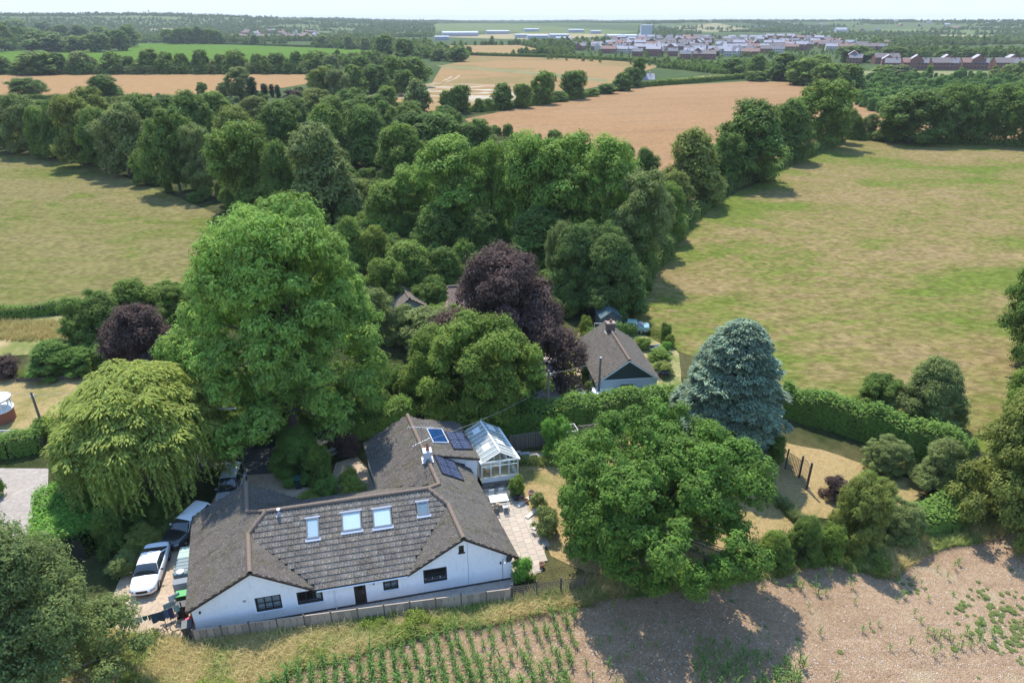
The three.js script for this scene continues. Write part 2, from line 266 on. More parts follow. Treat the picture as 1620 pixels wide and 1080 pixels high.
ground('garden_lawn', soft(area([[806, 770], [815, 716], [870, 712], [1000, 690], [1080, 690], [1200, 720], [1240, 700], [1300, 712], [1480, 770], [1430, 805], [1330, 822], [1290, 818], [1240, 862], [1120, 890], [1000, 912], [930, 905], [872, 880], [850, 830], [826, 790]]), 0.2, 1.5, 4), 0.002, 1024, lawnColour([0.17, 0.165, 0.05], [0.35, 0.25, 0.115], 0.66, 4), 1, [2, 0.05]);
ground('bungalow_garden', soft(area([[886, 640], [898, 570], [915, 525], [1010, 508], [1050, 520], [1075, 560], [1080, 610], [1050, 632]]), 0.2, 1.5, 6), 0.0, 512, lawnColour([0.12, 0.15, 0.04], [0.32, 0.26, 0.125], 0.5, 3));
{ // the shaded lane and its gravel end by the copper beech
  const band = (pts, w) => { const L = [], R = []; pts.forEach((p, i) => { const d = V3().subVectors(pts[Math.min(i + 1, pts.length - 1)], pts[Math.max(0, i - 1)]).normalize(), n = V3(-d.z, 0, d.x); L.push(p.clone().addScaledVector(n, w)); R.push(p.clone().addScaledVector(n, -w)); }); return [...L, ...R.reverse()]; };
  const mid = new THREE.CatmullRomCurve3([survey(250, 725), survey(330, 722), survey(430, 715), survey(520, 680), survey(640, 652), survey(760, 645), survey(850, 628)]).getPoints(40);
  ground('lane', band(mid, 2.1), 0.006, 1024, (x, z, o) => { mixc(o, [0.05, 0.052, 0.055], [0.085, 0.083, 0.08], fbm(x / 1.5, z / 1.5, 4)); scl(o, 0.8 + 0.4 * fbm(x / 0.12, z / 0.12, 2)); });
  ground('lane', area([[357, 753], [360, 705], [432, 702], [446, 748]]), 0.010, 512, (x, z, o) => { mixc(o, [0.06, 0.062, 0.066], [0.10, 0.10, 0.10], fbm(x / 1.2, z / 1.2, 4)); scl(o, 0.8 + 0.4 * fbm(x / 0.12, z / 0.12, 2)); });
  ground('track', area([[838, 640], [852, 600], [862, 560], [890, 556], [886, 600], [884, 640]]), 0.008, 512, gravelColour([0.36, 0.30, 0.26], [0.52, 0.45, 0.40]));
}

// ---------------------------------------------------------------- vegetation
const leafMat = (r, g, b, through = 0.46) => new THREE.MeshPhysicalMaterial({ color: rgb(r, g, b), vertexColors: true, roughness: 0.85, specularIntensity: 0.25, transmission: through, thickness: 0, side: THREE.DoubleSide });
const BARK = std(0.13, 0.105, 0.08, 0.95), PALEBARK = std(0.30, 0.28, 0.24, 0.9), DARKBARK = std(0.07, 0.055, 0.045, 0.95);
// species colours are leaf reflectances
const SP = {
  ash: { mat: leafMat(0.266, 0.408, 0.077), desc: 'light green feathery ash tree' },
  grove: { mat: leafMat(0.264, 0.389, 0.069), desc: 'light green feathery tree' },
  oak: { mat: leafMat(0.155, 0.269, 0.042), desc: 'mid green leafy oak tree' },
  green: { mat: leafMat(0.213, 0.302, 0.050), desc: 'mid green broadleaf tree' },
  dark: { mat: leafMat(0.169, 0.254, 0.047), desc: 'dark green broadleaf tree' },
  grey: { mat: leafMat(0.251, 0.304, 0.091), desc: 'grey green broadleaf tree' },
  olive: { mat: leafMat(0.250, 0.287, 0.061), desc: 'olive green broadleaf tree' },
  lime: { mat: leafMat(0.251, 0.307, 0.051), desc: 'yellow green tree' },
  yew: { mat: leafMat(0.134, 0.202, 0.045, 0.28), desc: 'dark evergreen conifer' },
  copper: { mat: leafMat(0.123, 0.078, 0.063, 0.33), desc: 'dark purple copper beech' },
  blue: { mat: leafMat(0.261, 0.337, 0.215, 0.23), desc: 'blue grey cedar' },
  willow: { mat: leafMat(0.378, 0.437, 0.092), desc: 'yellow green weeping willow' },
  hedge: { mat: leafMat(0.162, 0.268, 0.048, 0.33), desc: 'clipped green hedge' },
  bright: { mat: leafMat(0.176, 0.347, 0.049, 0.38), desc: 'bright green hedge' },
  cypress: { mat: leafMat(0.062, 0.098, 0.030, 0.23), desc: 'slim dark cypress' },
};
const tint = (R, o, spread = 0.55) => { const k = 1 - spread / 2 + spread * R() , h = (R() - 0.5) * 0.26; o[0] = k * (1 + h); o[1] = k * (1 + h * 0.25); o[2] = k * (1 - h); return o; };
const bumpy = (R) => { const a = R() * 9, b = R() * 9; return (w, f) => 0.72 + 0.52 * vnoise(Math.cos(w) * 1.6 + a + 5, Math.sin(w) * 1.6 + f * 2.6 + b + 5); };
const PROFILE = {
  round: (f) => Math.sqrt(Math.max(0, 1 - Math.pow(Math.abs(f * 2 - 0.9) / 1.12, 2.2))),
  dome: (f) => Math.sqrt(Math.max(0, 1 - Math.pow(f, 2.4))) * (0.86 + 0.14 * Math.sin(Math.PI * clamp(f * 2))),
  tall: (f) => Math.pow(Math.sin(Math.PI * clamp(0.12 + 0.86 * (1 - f) * 0.95)), 0.6) * (f > 0.96 ? 0.6 : 1),
  cone: (f) => Math.pow(1 - f, 0.75) * 0.95 + 0.05,
};
// A crown of lobes, each lobe a shell of leaf tufts; returns leaf geometry and the limbs that carry the lobes. Real metres.
function growTree(o) {
  const R = rng(o.seed), { H, W } = o, y0 = H * (o.clear ?? 0.22), prof = PROFILE[o.profile ?? 'round'], lobes = [], nl = o.lobes ?? 26, lump = bumpy(R);
  for (let i = 0; i < nl; i++) {
    const f = clamp((i + 0.4 + 0.5 * R()) / nl), y = lerp(y0 + W * 0.08, H - W * 0.09, Math.pow(f, o.fill ?? 0.9)), a = i * 2.39996 + R() * 0.7, e = prof(clamp((y - y0) / (H - y0))) * (W / 2) * lump(a, f) * 1.05;
    const r = W * (o.lobeR ?? 0.15) * (0.55 + 0.95 * R() * R() + 0.2 * R()), q = Math.max(0, e - r * 0.8) * (i % 5 === 4 ? 0.35 : 0.86 + 0.14 * R());
    lobes.push({ x: Math.cos(a) * q, y: y + (R() - 0.5) * 0.05 * H, z: Math.sin(a) * q, r, ry: r * (o.flat ?? 0.85) });
  }
  const leaves = new Leaves(o.leaves), per = o.per ?? 14, tr = o.tuft ?? 0.5, c = [1, 1, 1], ts = lobes.reduce((s, l) => s + l.r * l.r, 0), lts = lobes.map(() => 0.84 + 0.32 * R());
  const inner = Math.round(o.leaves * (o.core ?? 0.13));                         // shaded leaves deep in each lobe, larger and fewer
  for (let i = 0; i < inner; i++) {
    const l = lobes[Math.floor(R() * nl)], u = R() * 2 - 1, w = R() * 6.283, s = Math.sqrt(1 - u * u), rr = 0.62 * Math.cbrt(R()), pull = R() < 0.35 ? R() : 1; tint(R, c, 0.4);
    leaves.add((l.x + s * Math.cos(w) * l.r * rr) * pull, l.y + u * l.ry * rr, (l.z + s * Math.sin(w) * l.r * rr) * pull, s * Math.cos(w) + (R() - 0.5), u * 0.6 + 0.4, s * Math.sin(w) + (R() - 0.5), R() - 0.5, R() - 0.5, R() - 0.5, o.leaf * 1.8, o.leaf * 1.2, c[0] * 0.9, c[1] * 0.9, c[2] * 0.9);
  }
  for (let guard = 0; leaves.n < o.leaves && guard < 400000; guard++) {
    let pk = R() * ts, li = 0; while (li < nl - 1 && (pk -= lobes[li].r * lobes[li].r) > 0) li++;
    const l = lobes[li], lt = lts[li];
    const u = R() * 2 - 1, w = R() * 2 * Math.PI, s = Math.sqrt(1 - u * u), dx = s * Math.cos(w), dz = s * Math.sin(w), dy = u, rr = 0.8 + 0.28 * R() * R() - (R() < 0.2 ? 0.3 * R() : 0);
    if (dy < -0.5 && R() < 0.6) continue;
    const x = l.x + dx * l.r * rr, y = l.y + dy * l.ry * rr, z = l.z + dz * l.r * rr; let hid = 0;
    if (y < 0.15) continue;
    for (const m of lobes) if (m !== l) { const d = ((x - m.x) ** 2 + (z - m.z) ** 2) / (m.r * m.r) + (y - m.y) ** 2 / (m.ry * m.ry); if (d < 0.5) hid = 1; }
    if (hid && R() < 0.9) continue;
    const tt = (0.85 + 0.3 * R()) * lt, t3 = tr * (0.6 + 0.8 * R());
    for (let j = 0; j < per; j++) {
      let ax, ay, az; do { ax = R() * 2 - 1; ay = R() * 2 - 1; az = R() * 2 - 1; } while (ax * ax + ay * ay + az * az > 1);
      let nx = dx * 0.6 + ax * 0.6 + (R() - 0.5) * 0.8, ny = dy * 0.5 + ay * 0.6 + (o.up ?? 0.75) + (R() - 0.5) * 0.6, nz = dz * 0.6 + az * 0.6 + (R() - 0.5) * 0.8; const q = Math.hypot(nx, ny, nz) || 1; nx /= q; ny /= q; nz /= q;
      tint(R, c, o.spread ?? 0.5); const L = o.leaf * (0.65 + 0.7 * R());
      leaves.add(x + ax * t3, Math.max(0.05, y + ay * t3 * 0.75 - (o.droop ?? 0) * (1 - ay) * t3 * 0.5), z + az * t3, nx, ny, nz, ax + R() - 0.5, ay - 0.25 - (o.droop ?? 0), az + R() - 0.5, L, L * (o.slim ?? 0.6), c[0] * tt, c[1] * tt, c[2] * tt);
    }
  }
  const wood = new Tubes(), fork = H * (o.fork ?? 0.30), r0 = o.girth ?? H * 0.022, top = V3((R() - 0.5) * W * 0.06, H * 0.72, (R() - 0.5) * W * 0.06);
  wood.add([V3(0, -0.3, 0), V3(0, 0.4, 0), V3(0, fork, 0), top.clone().multiplyScalar(0.75).setY(H * 0.52), top], r0 * 1.25, r0 * 0.22, 8);
  lobes.forEach((l, i) => { if (o.limbs && i % o.limbs) return; const s = V3(0, fork * (0.8 + 0.9 * R() * (l.y / H)), 0); s.y = Math.min(s.y, l.y * 0.8); const e = V3(l.x, l.y, l.z), m = s.clone().lerp(e, 0.5); m.y += (l.y - s.y) * 0.12; m.x *= 0.85; m.z *= 0.85; e.lerp(s, 0.10); wood.add([s, m, e], r0 * 0.24, r0 * 0.04, 5); });
  return { crown: leaves.build(), wood: wood.build(), H, W };
}
const KIN = {};                                                    // a few grown shapes per habit, shared by the copies
function shapes(habit) {
  if (KIN[habit]) return KIN[habit];
  const mk = (n, f) => Array.from({ length: n }, (_, i) => growTree(f(i)));
  const make = {
    mid: () => mk(3, (i) => ({ seed: 11 + i, H: 12, W: 10, leaves: 19000, leaf: 0.40, tuft: 0.62, per: 13, lobes: 34 + i * 4, lobeR: 0.165, clear: 0.05, profile: 'round', limbs: 2 })),
    dense: () => mk(3, (i) => ({ seed: 31 + i, H: 12, W: 11, leaves: 20000, leaf: 0.40, tuft: 0.6, per: 13, lobes: 40, lobeR: 0.165, clear: 0.0, profile: 'dome', fill: 0.8, limbs: 3 })),
    tall: () => mk(3, (i) => ({ seed: 51 + i, H: 16, W: 9, leaves: 24000, leaf: 0.38, tuft: 0.62, per: 12, lobes: 52, lobeR: 0.15, clear: 0.08, profile: 'tall', slim: 0.5, limbs: 2 })),
    yew: () => mk(2, (i) => ({ seed: 71 + i, H: 12, W: 9, leaves: 22000, leaf: 0.42, tuft: 0.65, per: 14, lobes: 44, lobeR: 0.17, clear: 0.0, profile: 'cone', droop: 0.5, slim: 0.36, flat: 0.7, fill: 0.8, limbs: 4 })),
    far: () => mk(4, (i) => ({ seed: 91 + i, H: 12, W: 10.5, leaves: 5200, leaf: 0.85, tuft: 0.8, per: 8, lobes: 26 + i * 2, lobeR: 0.18, clear: 0.0, profile: i % 2 ? 'dome' : 'round', limbs: 5, girth: 0.3 })),
    bush: () => mk(3, (i) => ({ seed: 111 + i, H: 2, W: 2.4, leaves: 7500, leaf: 0.115, tuft: 0.16, per: 9, lobes: 24, lobeR: 0.19, clear: 0.0, profile: 'round', fill: 0.9, fork: 0.12, girth: 0.05, limbs: 3 })),
    near: () => mk(2, (i) => ({ seed: 141 + i, H: 9, W: 8.5, leaves: 60000, leaf: 0.20, tuft: 0.36, per: 16, lobes: 84, lobeR: 0.115, clear: 0.0, profile: i ? 'dome' : 'round', fill: 0.85, limbs: 3, girth: 0.2 })),
    slim: () => mk(1, () => ({ seed: 131, H: 8, W: 2, leaves: 4000, leaf: 0.3, tuft: 0.3, per: 8, lobes: 26, lobeR: 0.3, clear: 0.0, profile: 'tall', girth: 0.1, limbs: 9 })),
  };
  return (KIN[habit] = make[habit]());
}
let grown = 0;
function plantTree(sp, habit, u, vb, vt, wpx, o = {}) {             // base and top as seen, width in photo pixels -> real place and size
  const b = survey(u, vb), h = Math.max(0.5, heightAt(b, vt)), w = (wpx / 1080) * depthOf(V3(b.x, h * 0.5, b.z)), list = shapes(habit), k = list[(o.pick ?? grown++) % list.length], t = thingAt(b, (grown * 2.4) % 6.283);
  t.scale.set((w * 1.06) / k.W, h / (k.H * 1.0), (w * (o.deep ?? 1.06)) / k.W);
  part(t, 'trunk', k.wood, o.bark ?? BARK); part(t, 'crown', k.crown, SP[sp].mat);
  return t;
}
// rows: [species, habit, u, base v, top v, width]; each tree is told from its neighbours by its count from the left
function rowOf(where, group, list, name = 'tree', noun) {
  const sorted = [...list].sort((a, b) => a[2] - b[2]);
  sorted.forEach((r, i) => {
    const t = plantTree(...r), d = (noun ?? SP[r[0]].desc);
    put(t, name, sorted.length === 1 ? `${d} ${where}` : `${d}, ${ORD[i]} from left ${where}`, name.includes('shrub') ? 'shrub' : 'tree', group);
  });
}
// the belt of wood behind the paddock: front edge, then the ranks behind
rowOf('on the paddock edge of the wood', 'front edge of the left wood', [
  ['olive', 'mid', 12, 240, 168, 55], ['grey', 'mid', 48, 244, 150, 58], ['green', 'dense', 72, 250, 170, 50], ['olive', 'mid', 132, 262, 154, 70], ['dark', 'dense', 100, 252, 160, 52], ['dark', 'mid', 168, 270, 172, 55],
  ['grey', 'mid', 205, 278, 167, 80], ['green', 'dense', 232, 292, 236, 48], ['dark', 'mid', 285, 303, 171, 78], ['grey', 'tall', 325, 310, 198, 54], ['green', 'mid', 398, 328, 194, 102], ['grey', 'dense', 512, 345, 196, 128], ['dark', 'dense', 450, 336, 225, 70],
]);
rowOf('in the middle of the wood', 'middle rank of the left wood', [
  ['lime', 'mid', 18, 216, 155, 44], ['olive', 'mid', 155, 230, 138, 62], ['dark', 'mid', 240, 240, 152, 70], ['dark', 'dense', 312, 248, 145, 88], ['olive', 'dense', 382, 280, 170, 84], ['dark', 'dense', 452, 262, 160, 90], ['green', 'dense', 520, 262, 166, 84], ['dark', 'dense', 580, 262, 168, 84], ['green', 'mid', 637, 292, 197, 80], ['dark', 'dense', 700, 262, 180, 96], ['dark', 'mid', 750, 262, 190, 70], ['yew', 'mid', 660, 258, 178, 80],
]);
rowOf('at the back of the wood', 'back rank of the left wood', [
  ['green', 'mid', 60, 206, 158, 50], ['dark', 'mid', 110, 205, 156, 50], ['olive', 'dense', 205, 206, 152, 60], ['dark', 'dense', 270, 200, 150, 62], ['green', 'dense', 345, 206, 146, 70], ['olive', 'dense', 408, 205, 152, 60], ['dark', 'dense', 470, 208, 152, 66], ['green', 'dense', 530, 212, 152, 66], ['dark', 'mid', 590, 220, 150, 72], ['green', 'dense', 650, 216, 160, 66], ['dark', 'dense', 705, 222, 168, 70], ['dark', 'mid', 560, 190, 140, 50], ['olive', 'mid', 500, 190, 140, 55],
]);
rowOf('alone in the tan stubble field', 'trees in the stubble field', [['dark', 'mid', 45, 153, 123, 52], ['dark', 'dense', 168, 160, 118, 58]]);
rowOf('in the clump below the stubble', 'garden clump by the stubble field', [
  ['grey', 'tall', 380, 158, 106, 38], ['grey', 'mid', 357, 155, 130, 22], ['green', 'mid', 320, 150, 130, 16], ['grey', 'mid', 474, 152, 136, 22], ['lime', 'mid', 510, 158, 107, 46], ['grey', 'mid', 534, 160, 110, 40], ['copper', 'mid', 462, 158, 142, 28],
]);
rowOf('in the clump behind the wood', 'cypresses by the stubble field', [['cypress', 'slim', 402, 165, 124, 17], ['cypress', 'slim', 419, 152, 133, 12], ['cypress', 'slim', 431, 153, 134, 9], ['cypress', 'slim', 440, 154, 135, 9], ['cypress', 'slim', 503, 156, 143, 8]], 'cypress');
// the tall grove behind the copper beech
rowOf('in the grove behind the beech', 'tall grove', [
  ['lime', 'mid', 566, 335, 284, 62], ['green', 'dense', 612, 378, 290, 84], ['grove', 'tall', 662, 372, 262, 76], ['grove', 'tall', 720, 392, 222, 112], ['grove', 'tall', 778, 392, 221, 76], ['grove', 'tall', 836, 402, 216, 92], ['grove', 'tall', 888, 402, 211, 112], ['grove', 'tall', 955, 412, 221, 96], ['grey', 'tall', 1006, 435, 270, 80], ['dark', 'dense', 762, 410, 330, 80], ['dark', 'dense', 850, 418, 330, 110], ['dark', 'dense', 690, 410, 325, 80],
]);
rowOf('below the grove by the beech', 'trees left of the copper beech', [['green', 'dense', 650, 468, 384, 92], ['lime', 'mid', 592, 440, 360, 56], ['green', 'dense', 560, 440, 345, 66], ['dark', 'dense', 704, 462, 392, 66], ['green', 'mid', 612, 486, 410, 60], ['grey', 'mid', 590, 540, 455, 70]]);
rowOf('behind the dark garden sheds', 'conifers behind the sheds', [['yew', 'near', 908, 480, 356, 100], ['yew', 'near', 964, 494, 372, 112], ['yew', 'near', 938, 470, 350, 90], ['grey', 'mid', 886, 470, 352, 46]], 'conifer');
rowOf('between big ash and copper beech', 'understorey by the lane', [['green', 'near', 690, 640, 520, 120], ['green', 'near', 770, 665, 498, 165], ['grey', 'mid', 680, 560, 492, 90]]);
// hedgerow between the wheat and the pasture
rowOf('in the hedgerow beside the pasture', 'hedgerow beside the pasture', [
  ['dark', 'dense', 1010, 440, 335, 52], ['grey', 'mid', 1030, 400, 300, 56], ['green', 'dense', 1052, 378, 290, 66], ['olive', 'mid', 1064, 345, 272, 60], ['dark', 'mid', 1020, 290, 235, 40], ['olive', 'dense', 1088, 322, 205, 112], ['dark', 'mid', 1146, 296, 210, 54], ['dark', 'dense', 1178, 288, 158, 132], ['dark', 'dense', 1240, 254, 158, 84], ['green', 'mid', 1293, 232, 126, 88], ['green', 'mid', 1322, 224, 150, 40], ['dark', 'dense', 1350, 219, 181, 34], ['grey', 'mid', 1372, 218, 180, 30],
]);
rowOf('at the pasture far end', 'row at the end of the pasture', [['dark', 'mid', 1437, 225, 143, 98], ['dark', 'mid', 1497, 225, 133, 66], ['dark', 'mid', 1535, 226, 140, 58], ['dark', 'mid', 1588, 228, 132, 80], ['dark', 'mid', 1660, 231, 132, 90], ['green', 'dense', 1400, 223, 190, 40]]);
rowOf('between wheat field and scrub', 'clump beyond the wheat', [
  ['dark', 'dense', 1240, 127, 84, 52], ['green', 'dense', 1272, 134, 92, 50], ['dark', 'dense', 1338, 156, 103, 54], ['green', 'dense', 1308, 142, 100, 46], ['green', 'mid', 1294, 120, 86, 46], ['dark', 'dense', 1352, 98, 72, 50], ['dark', 'dense', 1412, 96, 74, 36], ['green', 'mid', 1400, 120, 102, 42], ['dark', 'dense', 1195, 126, 85, 34], ['dark', 'dense', 1160, 121, 92, 34], ['dark', 'dense', 1495, 96, 78, 26], ['grey', 'mid', 1425, 121, 103, 38], ['green', 'mid', 1195, 128, 112, 30],
].map((r) => [r[0], 'far', ...r.slice(2)]));
rowOf('in the hedge above the wheat', 'hedge trees above the wheat', [
  ['green', 'dense', 708, 178, 142, 34], ['dark', 'dense', 730, 178, 134, 32], ['green', 'mid', 757, 176, 156, 20], ['green', 'mid', 773, 174, 156, 18], ['dark', 'dense', 795, 172, 130, 38], ['green', 'dense', 826, 170, 132, 30], ['green', 'mid', 845, 166, 148, 22], ['green', 'tall', 860, 164, 113, 36], ['dark', 'dense', 908, 156, 111, 42], ['green', 'mid', 884, 160, 143, 30], ['green', 'mid', 936, 152, 140, 22], ['dark', 'mid', 960, 148, 132, 28], ['dark', 'dense', 984, 143, 114, 34], ['dark', 'dense', 1010, 134, 92, 30], ['dark', 'dense', 998, 138, 106, 30],
].map((r) => [r[0], 'far', ...r.slice(2)]));
rowOf('beside the chalky stubble field', 'trees by the chalky patch', [['green', 'mid', 612, 172, 136, 34], ['grey', 'mid', 660, 176, 124, 46], ['dark', 'mid', 640, 150, 110, 36], ['green', 'dense', 560, 150, 104, 44], ['dark', 'dense', 594, 146, 102, 42], ['green', 'dense', 625, 140, 88, 46], ['dark', 'dense', 655, 138, 90, 50], ['dark', 'mid', 575, 128, 88, 34], ['dark', 'mid', 525, 145, 102, 34], ['green', 'mid', 500, 112, 80, 40], ['dark', 'dense', 640, 100, 62, 46], ['dark', 'dense', 610, 92, 56, 40], ['dark', 'mid', 676, 84, 73, 16], ['dark', 'dense', 695, 96, 77, 28], ['dark', 'dense', 723, 97, 73, 32], ['grey', 'mid', 552, 78, 56, 14], ['grey', 'mid', 578, 79, 58, 18]].map((r) => [r[0], 'far', ...r.slice(2)]));
rowOf('in the green field hedgerow', 'hedgerow across the green field', [
  ['dark', 'dense', 5, 117, 88, 40], ['green', 'dense', 65, 117.5, 82, 62], ['dark', 'dense', 95, 117, 84, 36], ['grey', 'mid', 133, 116.5, 81, 36], ['green', 'dense', 180, 116.5, 81, 46], ['dark', 'mid', 207, 116, 88, 20], ['green', 'dense', 240, 116, 78, 44], ['green', 'mid', 265, 116, 82, 28], ['green', 'mid', 292, 116, 83, 28], ['dark', 'dense', 320, 116, 78, 28], ['green', 'mid', 352, 116, 86, 30], ['green', 'dense', 376, 116, 79, 36], ['dark', 'dense', 409, 115.5, 84, 32], ['dark', 'dense', 442, 115.5, 83, 32], ['dark', 'dense', 470, 115.5, 82, 28], ['green', 'dense', 497, 115, 83, 28], ['grey', 'mid', 525, 115, 86, 34],
].map((r) => [r[0], 'far', ...r.slice(2)]));
rowOf('in the upper left wood', 'upper left wood', [
  ['dark', 'dense', -20, 82, 36, 50], ['green', 'dense', 8, 80, 34, 40], ['dark', 'dense', 34, 76, 40, 34], ['green', 'mid', 30, 60, 30, 38], ['dark', 'dense', 72, 82, 50, 64], ['green', 'dense', 55, 72, 44, 40], ['green', 'dense', 122, 82, 56, 36], ['dark', 'dense', 158, 82, 52, 36], ['dark', 'dense', 70, 60, 34, 36], ['dark', 'mid', 100, 66, 38, 34], ['dark', 'dense', 130, 68, 40, 36], ['green', 'dense', 160, 66, 40, 34], ['dark', 'dense', 188, 80, 46, 36], ['green', 'dense', 205, 74, 40, 36],
].map((r) => [r[0], 'far', ...r.slice(2)]));
rowOf('in the block beyond the green field', 'tree block beyond the green field', [[268, 46], [284, 44], [300, 43], [316, 42], [332, 45], [346, 48]].map(([u, t], i) => [i % 2 ? 'dark' : 'green', 'far', u, 69.5, t, 22]));
rowOf('on the green field far hedge', 'far hedge trees', [['dark', 'far', 403, 71, 55, 16], ['dark', 'far', 372, 69, 60, 10], ['grey', 'far', 512, 75, 56, 18]]);

// ---------------------------------------------------------------- the specimen trees near the house
{ // great ash
  const b = survey(468, 700), H = heightAt(b, 300), k = growTree({ seed: 5, H, W: 20.2, leaves: 130000, leaf: 0.31, tuft: 0.46, per: 22, up: 0.55, core: 0.08, lobes: 125, lobeR: 0.094, clear: 0.12, profile: 'dome', slim: 0.42, spread: 0.45, fill: 0.86, droop: 0.15, girth: 0.5, fork: 0.3 });
  const t = thingAt(b, 0.4); part(t, 'trunk', k.wood, BARK); part(t, 'crown', k.crown, SP.ash.mat);
  put(t, 'ash_tree', 'very large light green ash tree, tallest crown, behind the white house', 'tree');
}
{ // oak on the garden fence
  const b = survey(1019, 888), H = heightAt(b, 672), k = growTree({ seed: 8, H, W: 14.4, up: 0.45, core: 0.07, leaves: 150000, leaf: 0.19, tuft: 0.34, per: 22, lobes: 150, lobeR: 0.078, clear: 0.05, profile: 'round', slim: 0.66, spread: 0.55, fill: 0.85, girth: 0.4, fork: 0.22 });
  const t = thingAt(b, 1.1); part(t, 'trunk', k.wood, BARK); part(t, 'crown', k.crown, SP.oak.mat);
  put(t, 'oak_tree', 'large spreading oak tree on the fence to the right of the patio', 'tree');
}
{ // copper beech by the lane
  const b = survey(800, 598), H = heightAt(b, 386), k = growTree({ seed: 14, H, W: 16.8, leaves: 75000, leaf: 0.30, tuft: 0.5, per: 16, lobes: 84, lobeR: 0.115, clear: 0.0, profile: 'dome', droop: 0.7, slim: 0.5, spread: 0.7, fill: 0.86, girth: 0.42, fork: 0.2 });
  const t = thingAt(b, 2.1); part(t, 'trunk', k.wood, DARKBARK); part(t, 'crown', k.crown, SP.copper.mat);
  put(t, 'copper_beech', 'large dark purple copper beech hiding the pink roofed house', 'tree');
}
{ // smaller copper beech left of the ash
  const b = survey(240, 606), H = heightAt(b, 480), k = growTree({ seed: 21, H, W: 9.5, leaves: 36000, leaf: 0.25, tuft: 0.42, per: 14, lobes: 50, lobeR: 0.14, clear: 0.0, profile: 'dome', droop: 0.7, slim: 0.5, spread: 0.7, girth: 0.25, fork: 0.2, fill: 0.8 });
  const t = thingAt(b, 0.3); part(t, 'trunk', k.wood, DARKBARK); part(t, 'crown', k.crown, SP.copper.mat);
  put(t, 'copper_beech', 'smaller purple copper beech to the left of the big ash', 'tree');
}
{ // leafy tree in the bottom left corner
  const b = survey(40, 1125), H = heightAt(b, 848), k = growTree({ seed: 27, H, W: 12.4, up: 0.5, leaves: 100000, leaf: 0.2, tuft: 0.34, per: 15, lobes: 120, lobeR: 0.1, clear: 0.0, profile: 'dome', slim: 0.4, spread: 0.7, fill: 0.8, girth: 0.16, fork: 0.12, droop: 0.1 });
  const t = thingAt(b, 0.9); part(t, 'trunk', k.wood, PALEBARK); part(t, 'crown', k.crown, leafMat(0.182, 0.238, 0.072, 0.45));
  put(t, 'sallow_tree', 'grey green bushy tree filling the bottom left corner', 'tree');
}
{ // weeping willow: arching limbs, long hanging shoots
  const b = survey(246, 776), H = heightAt(b, 590), R = rng(77), W = 11.7, leaves = new Leaves(125000), wood = new Tubes(), c = [1, 1, 1];
  wood.add([V3(0, -0.3, 0), V3(0.1, 1.5, 0), V3(-0.1, 3.2, 0.1), V3(0.2, H * 0.72, 0)], 0.42, 0.12, 8);
  for (let i = 0; i < 170; i++) {
    const f = (i + 0.5) / 170, a = i * 2.39996 + (R() - 0.5) * 0.5, q = W / 2 * Math.sqrt(f) * (0.86 + 0.2 * R()), y = H * (1.0 - 0.46 * Math.pow(f, 1.4)) * (0.9 + 0.12 * R()), tip = V3(Math.cos(a) * q, y, Math.sin(a) * q);
    if (i % 2 === 0) wood.add([V3(0, 2 + R() * 2, 0), V3(tip.x * 0.4, y * 0.85, tip.z * 0.4), V3(tip.x * 0.8, y * 1.0, tip.z * 0.8), tip], 0.11, 0.02, 5);
    for (let k = 0; k < 130; k++) { const w = R() * 6.283, s = 1.15 * Math.sqrt(R()); tint(R, c, 0.45); leaves.add(tip.x + Math.cos(w) * s, y + 0.45 - s * s * 0.38 + (R() - 0.5) * 0.12, tip.z + Math.sin(w) * s, Math.cos(w) * 0.3 + (R() - 0.5) * 0.4, 0.9, Math.sin(w) * 0.3 + (R() - 0.5) * 0.4, Math.cos(w), -0.3, Math.sin(w), 0.4, 0.13, c[0], c[1], c[2]); }
    const n = 16 + Math.floor(R() * 8), lt = 0.72 + 0.56 * R(), rad = 0.8 + 0.6 * R();
    for (let k = 0; k < n; k++) {
      const w = R() * 6.283, s = rad * Math.sqrt(R()), ox = tip.x + Math.cos(w) * s, oz = tip.z + Math.sin(w) * s, oy = y + 0.35 * (1 - (s / rad) ** 2) - s * 0.3, len = Math.min(oy - 1.1, (1.3 + 2.6 * R()) * (0.5 + 0.9 * f)), m = Math.max(6, Math.round(len / 0.13)), ou = V3(ox, 0, oz).normalize(), dx = ou.x * 0.35 + 0.3 + (R() - 0.5) * 0.4, dz = ou.z * 0.35 + (R() - 0.5) * 0.4;
      for (let j = 0; j < m; j++) {
        const g = j / m, yy = oy - len * Math.pow(g, 1.25), k2 = Math.sin(g * 1.6) * 0.85, px = ox + dx * k2, pz = oz + dz * k2; tint(R, c, 0.5);
        const na = R() * 6.283; leaves.add(px + (R() - 0.5) * 0.16, yy, pz + (R() - 0.5) * 0.16, Math.cos(na) * 0.55, 0.83, Math.sin(na) * 0.55, dx * 0.5 * (1 - g), -0.35 - g, dz * 0.5 * (1 - g), 0.42, 0.15, c[0] * lt, c[1] * lt, c[2] * lt);
      }
    }
  }
  const t = thingAt(b, 0); part(t, 'trunk', wood.build(), BARK); part(t, 'crown', leaves.build(), SP.willow.mat);
  put(t, 'willow_tree', 'yellow green weeping willow above the parked cars', 'tree');
}
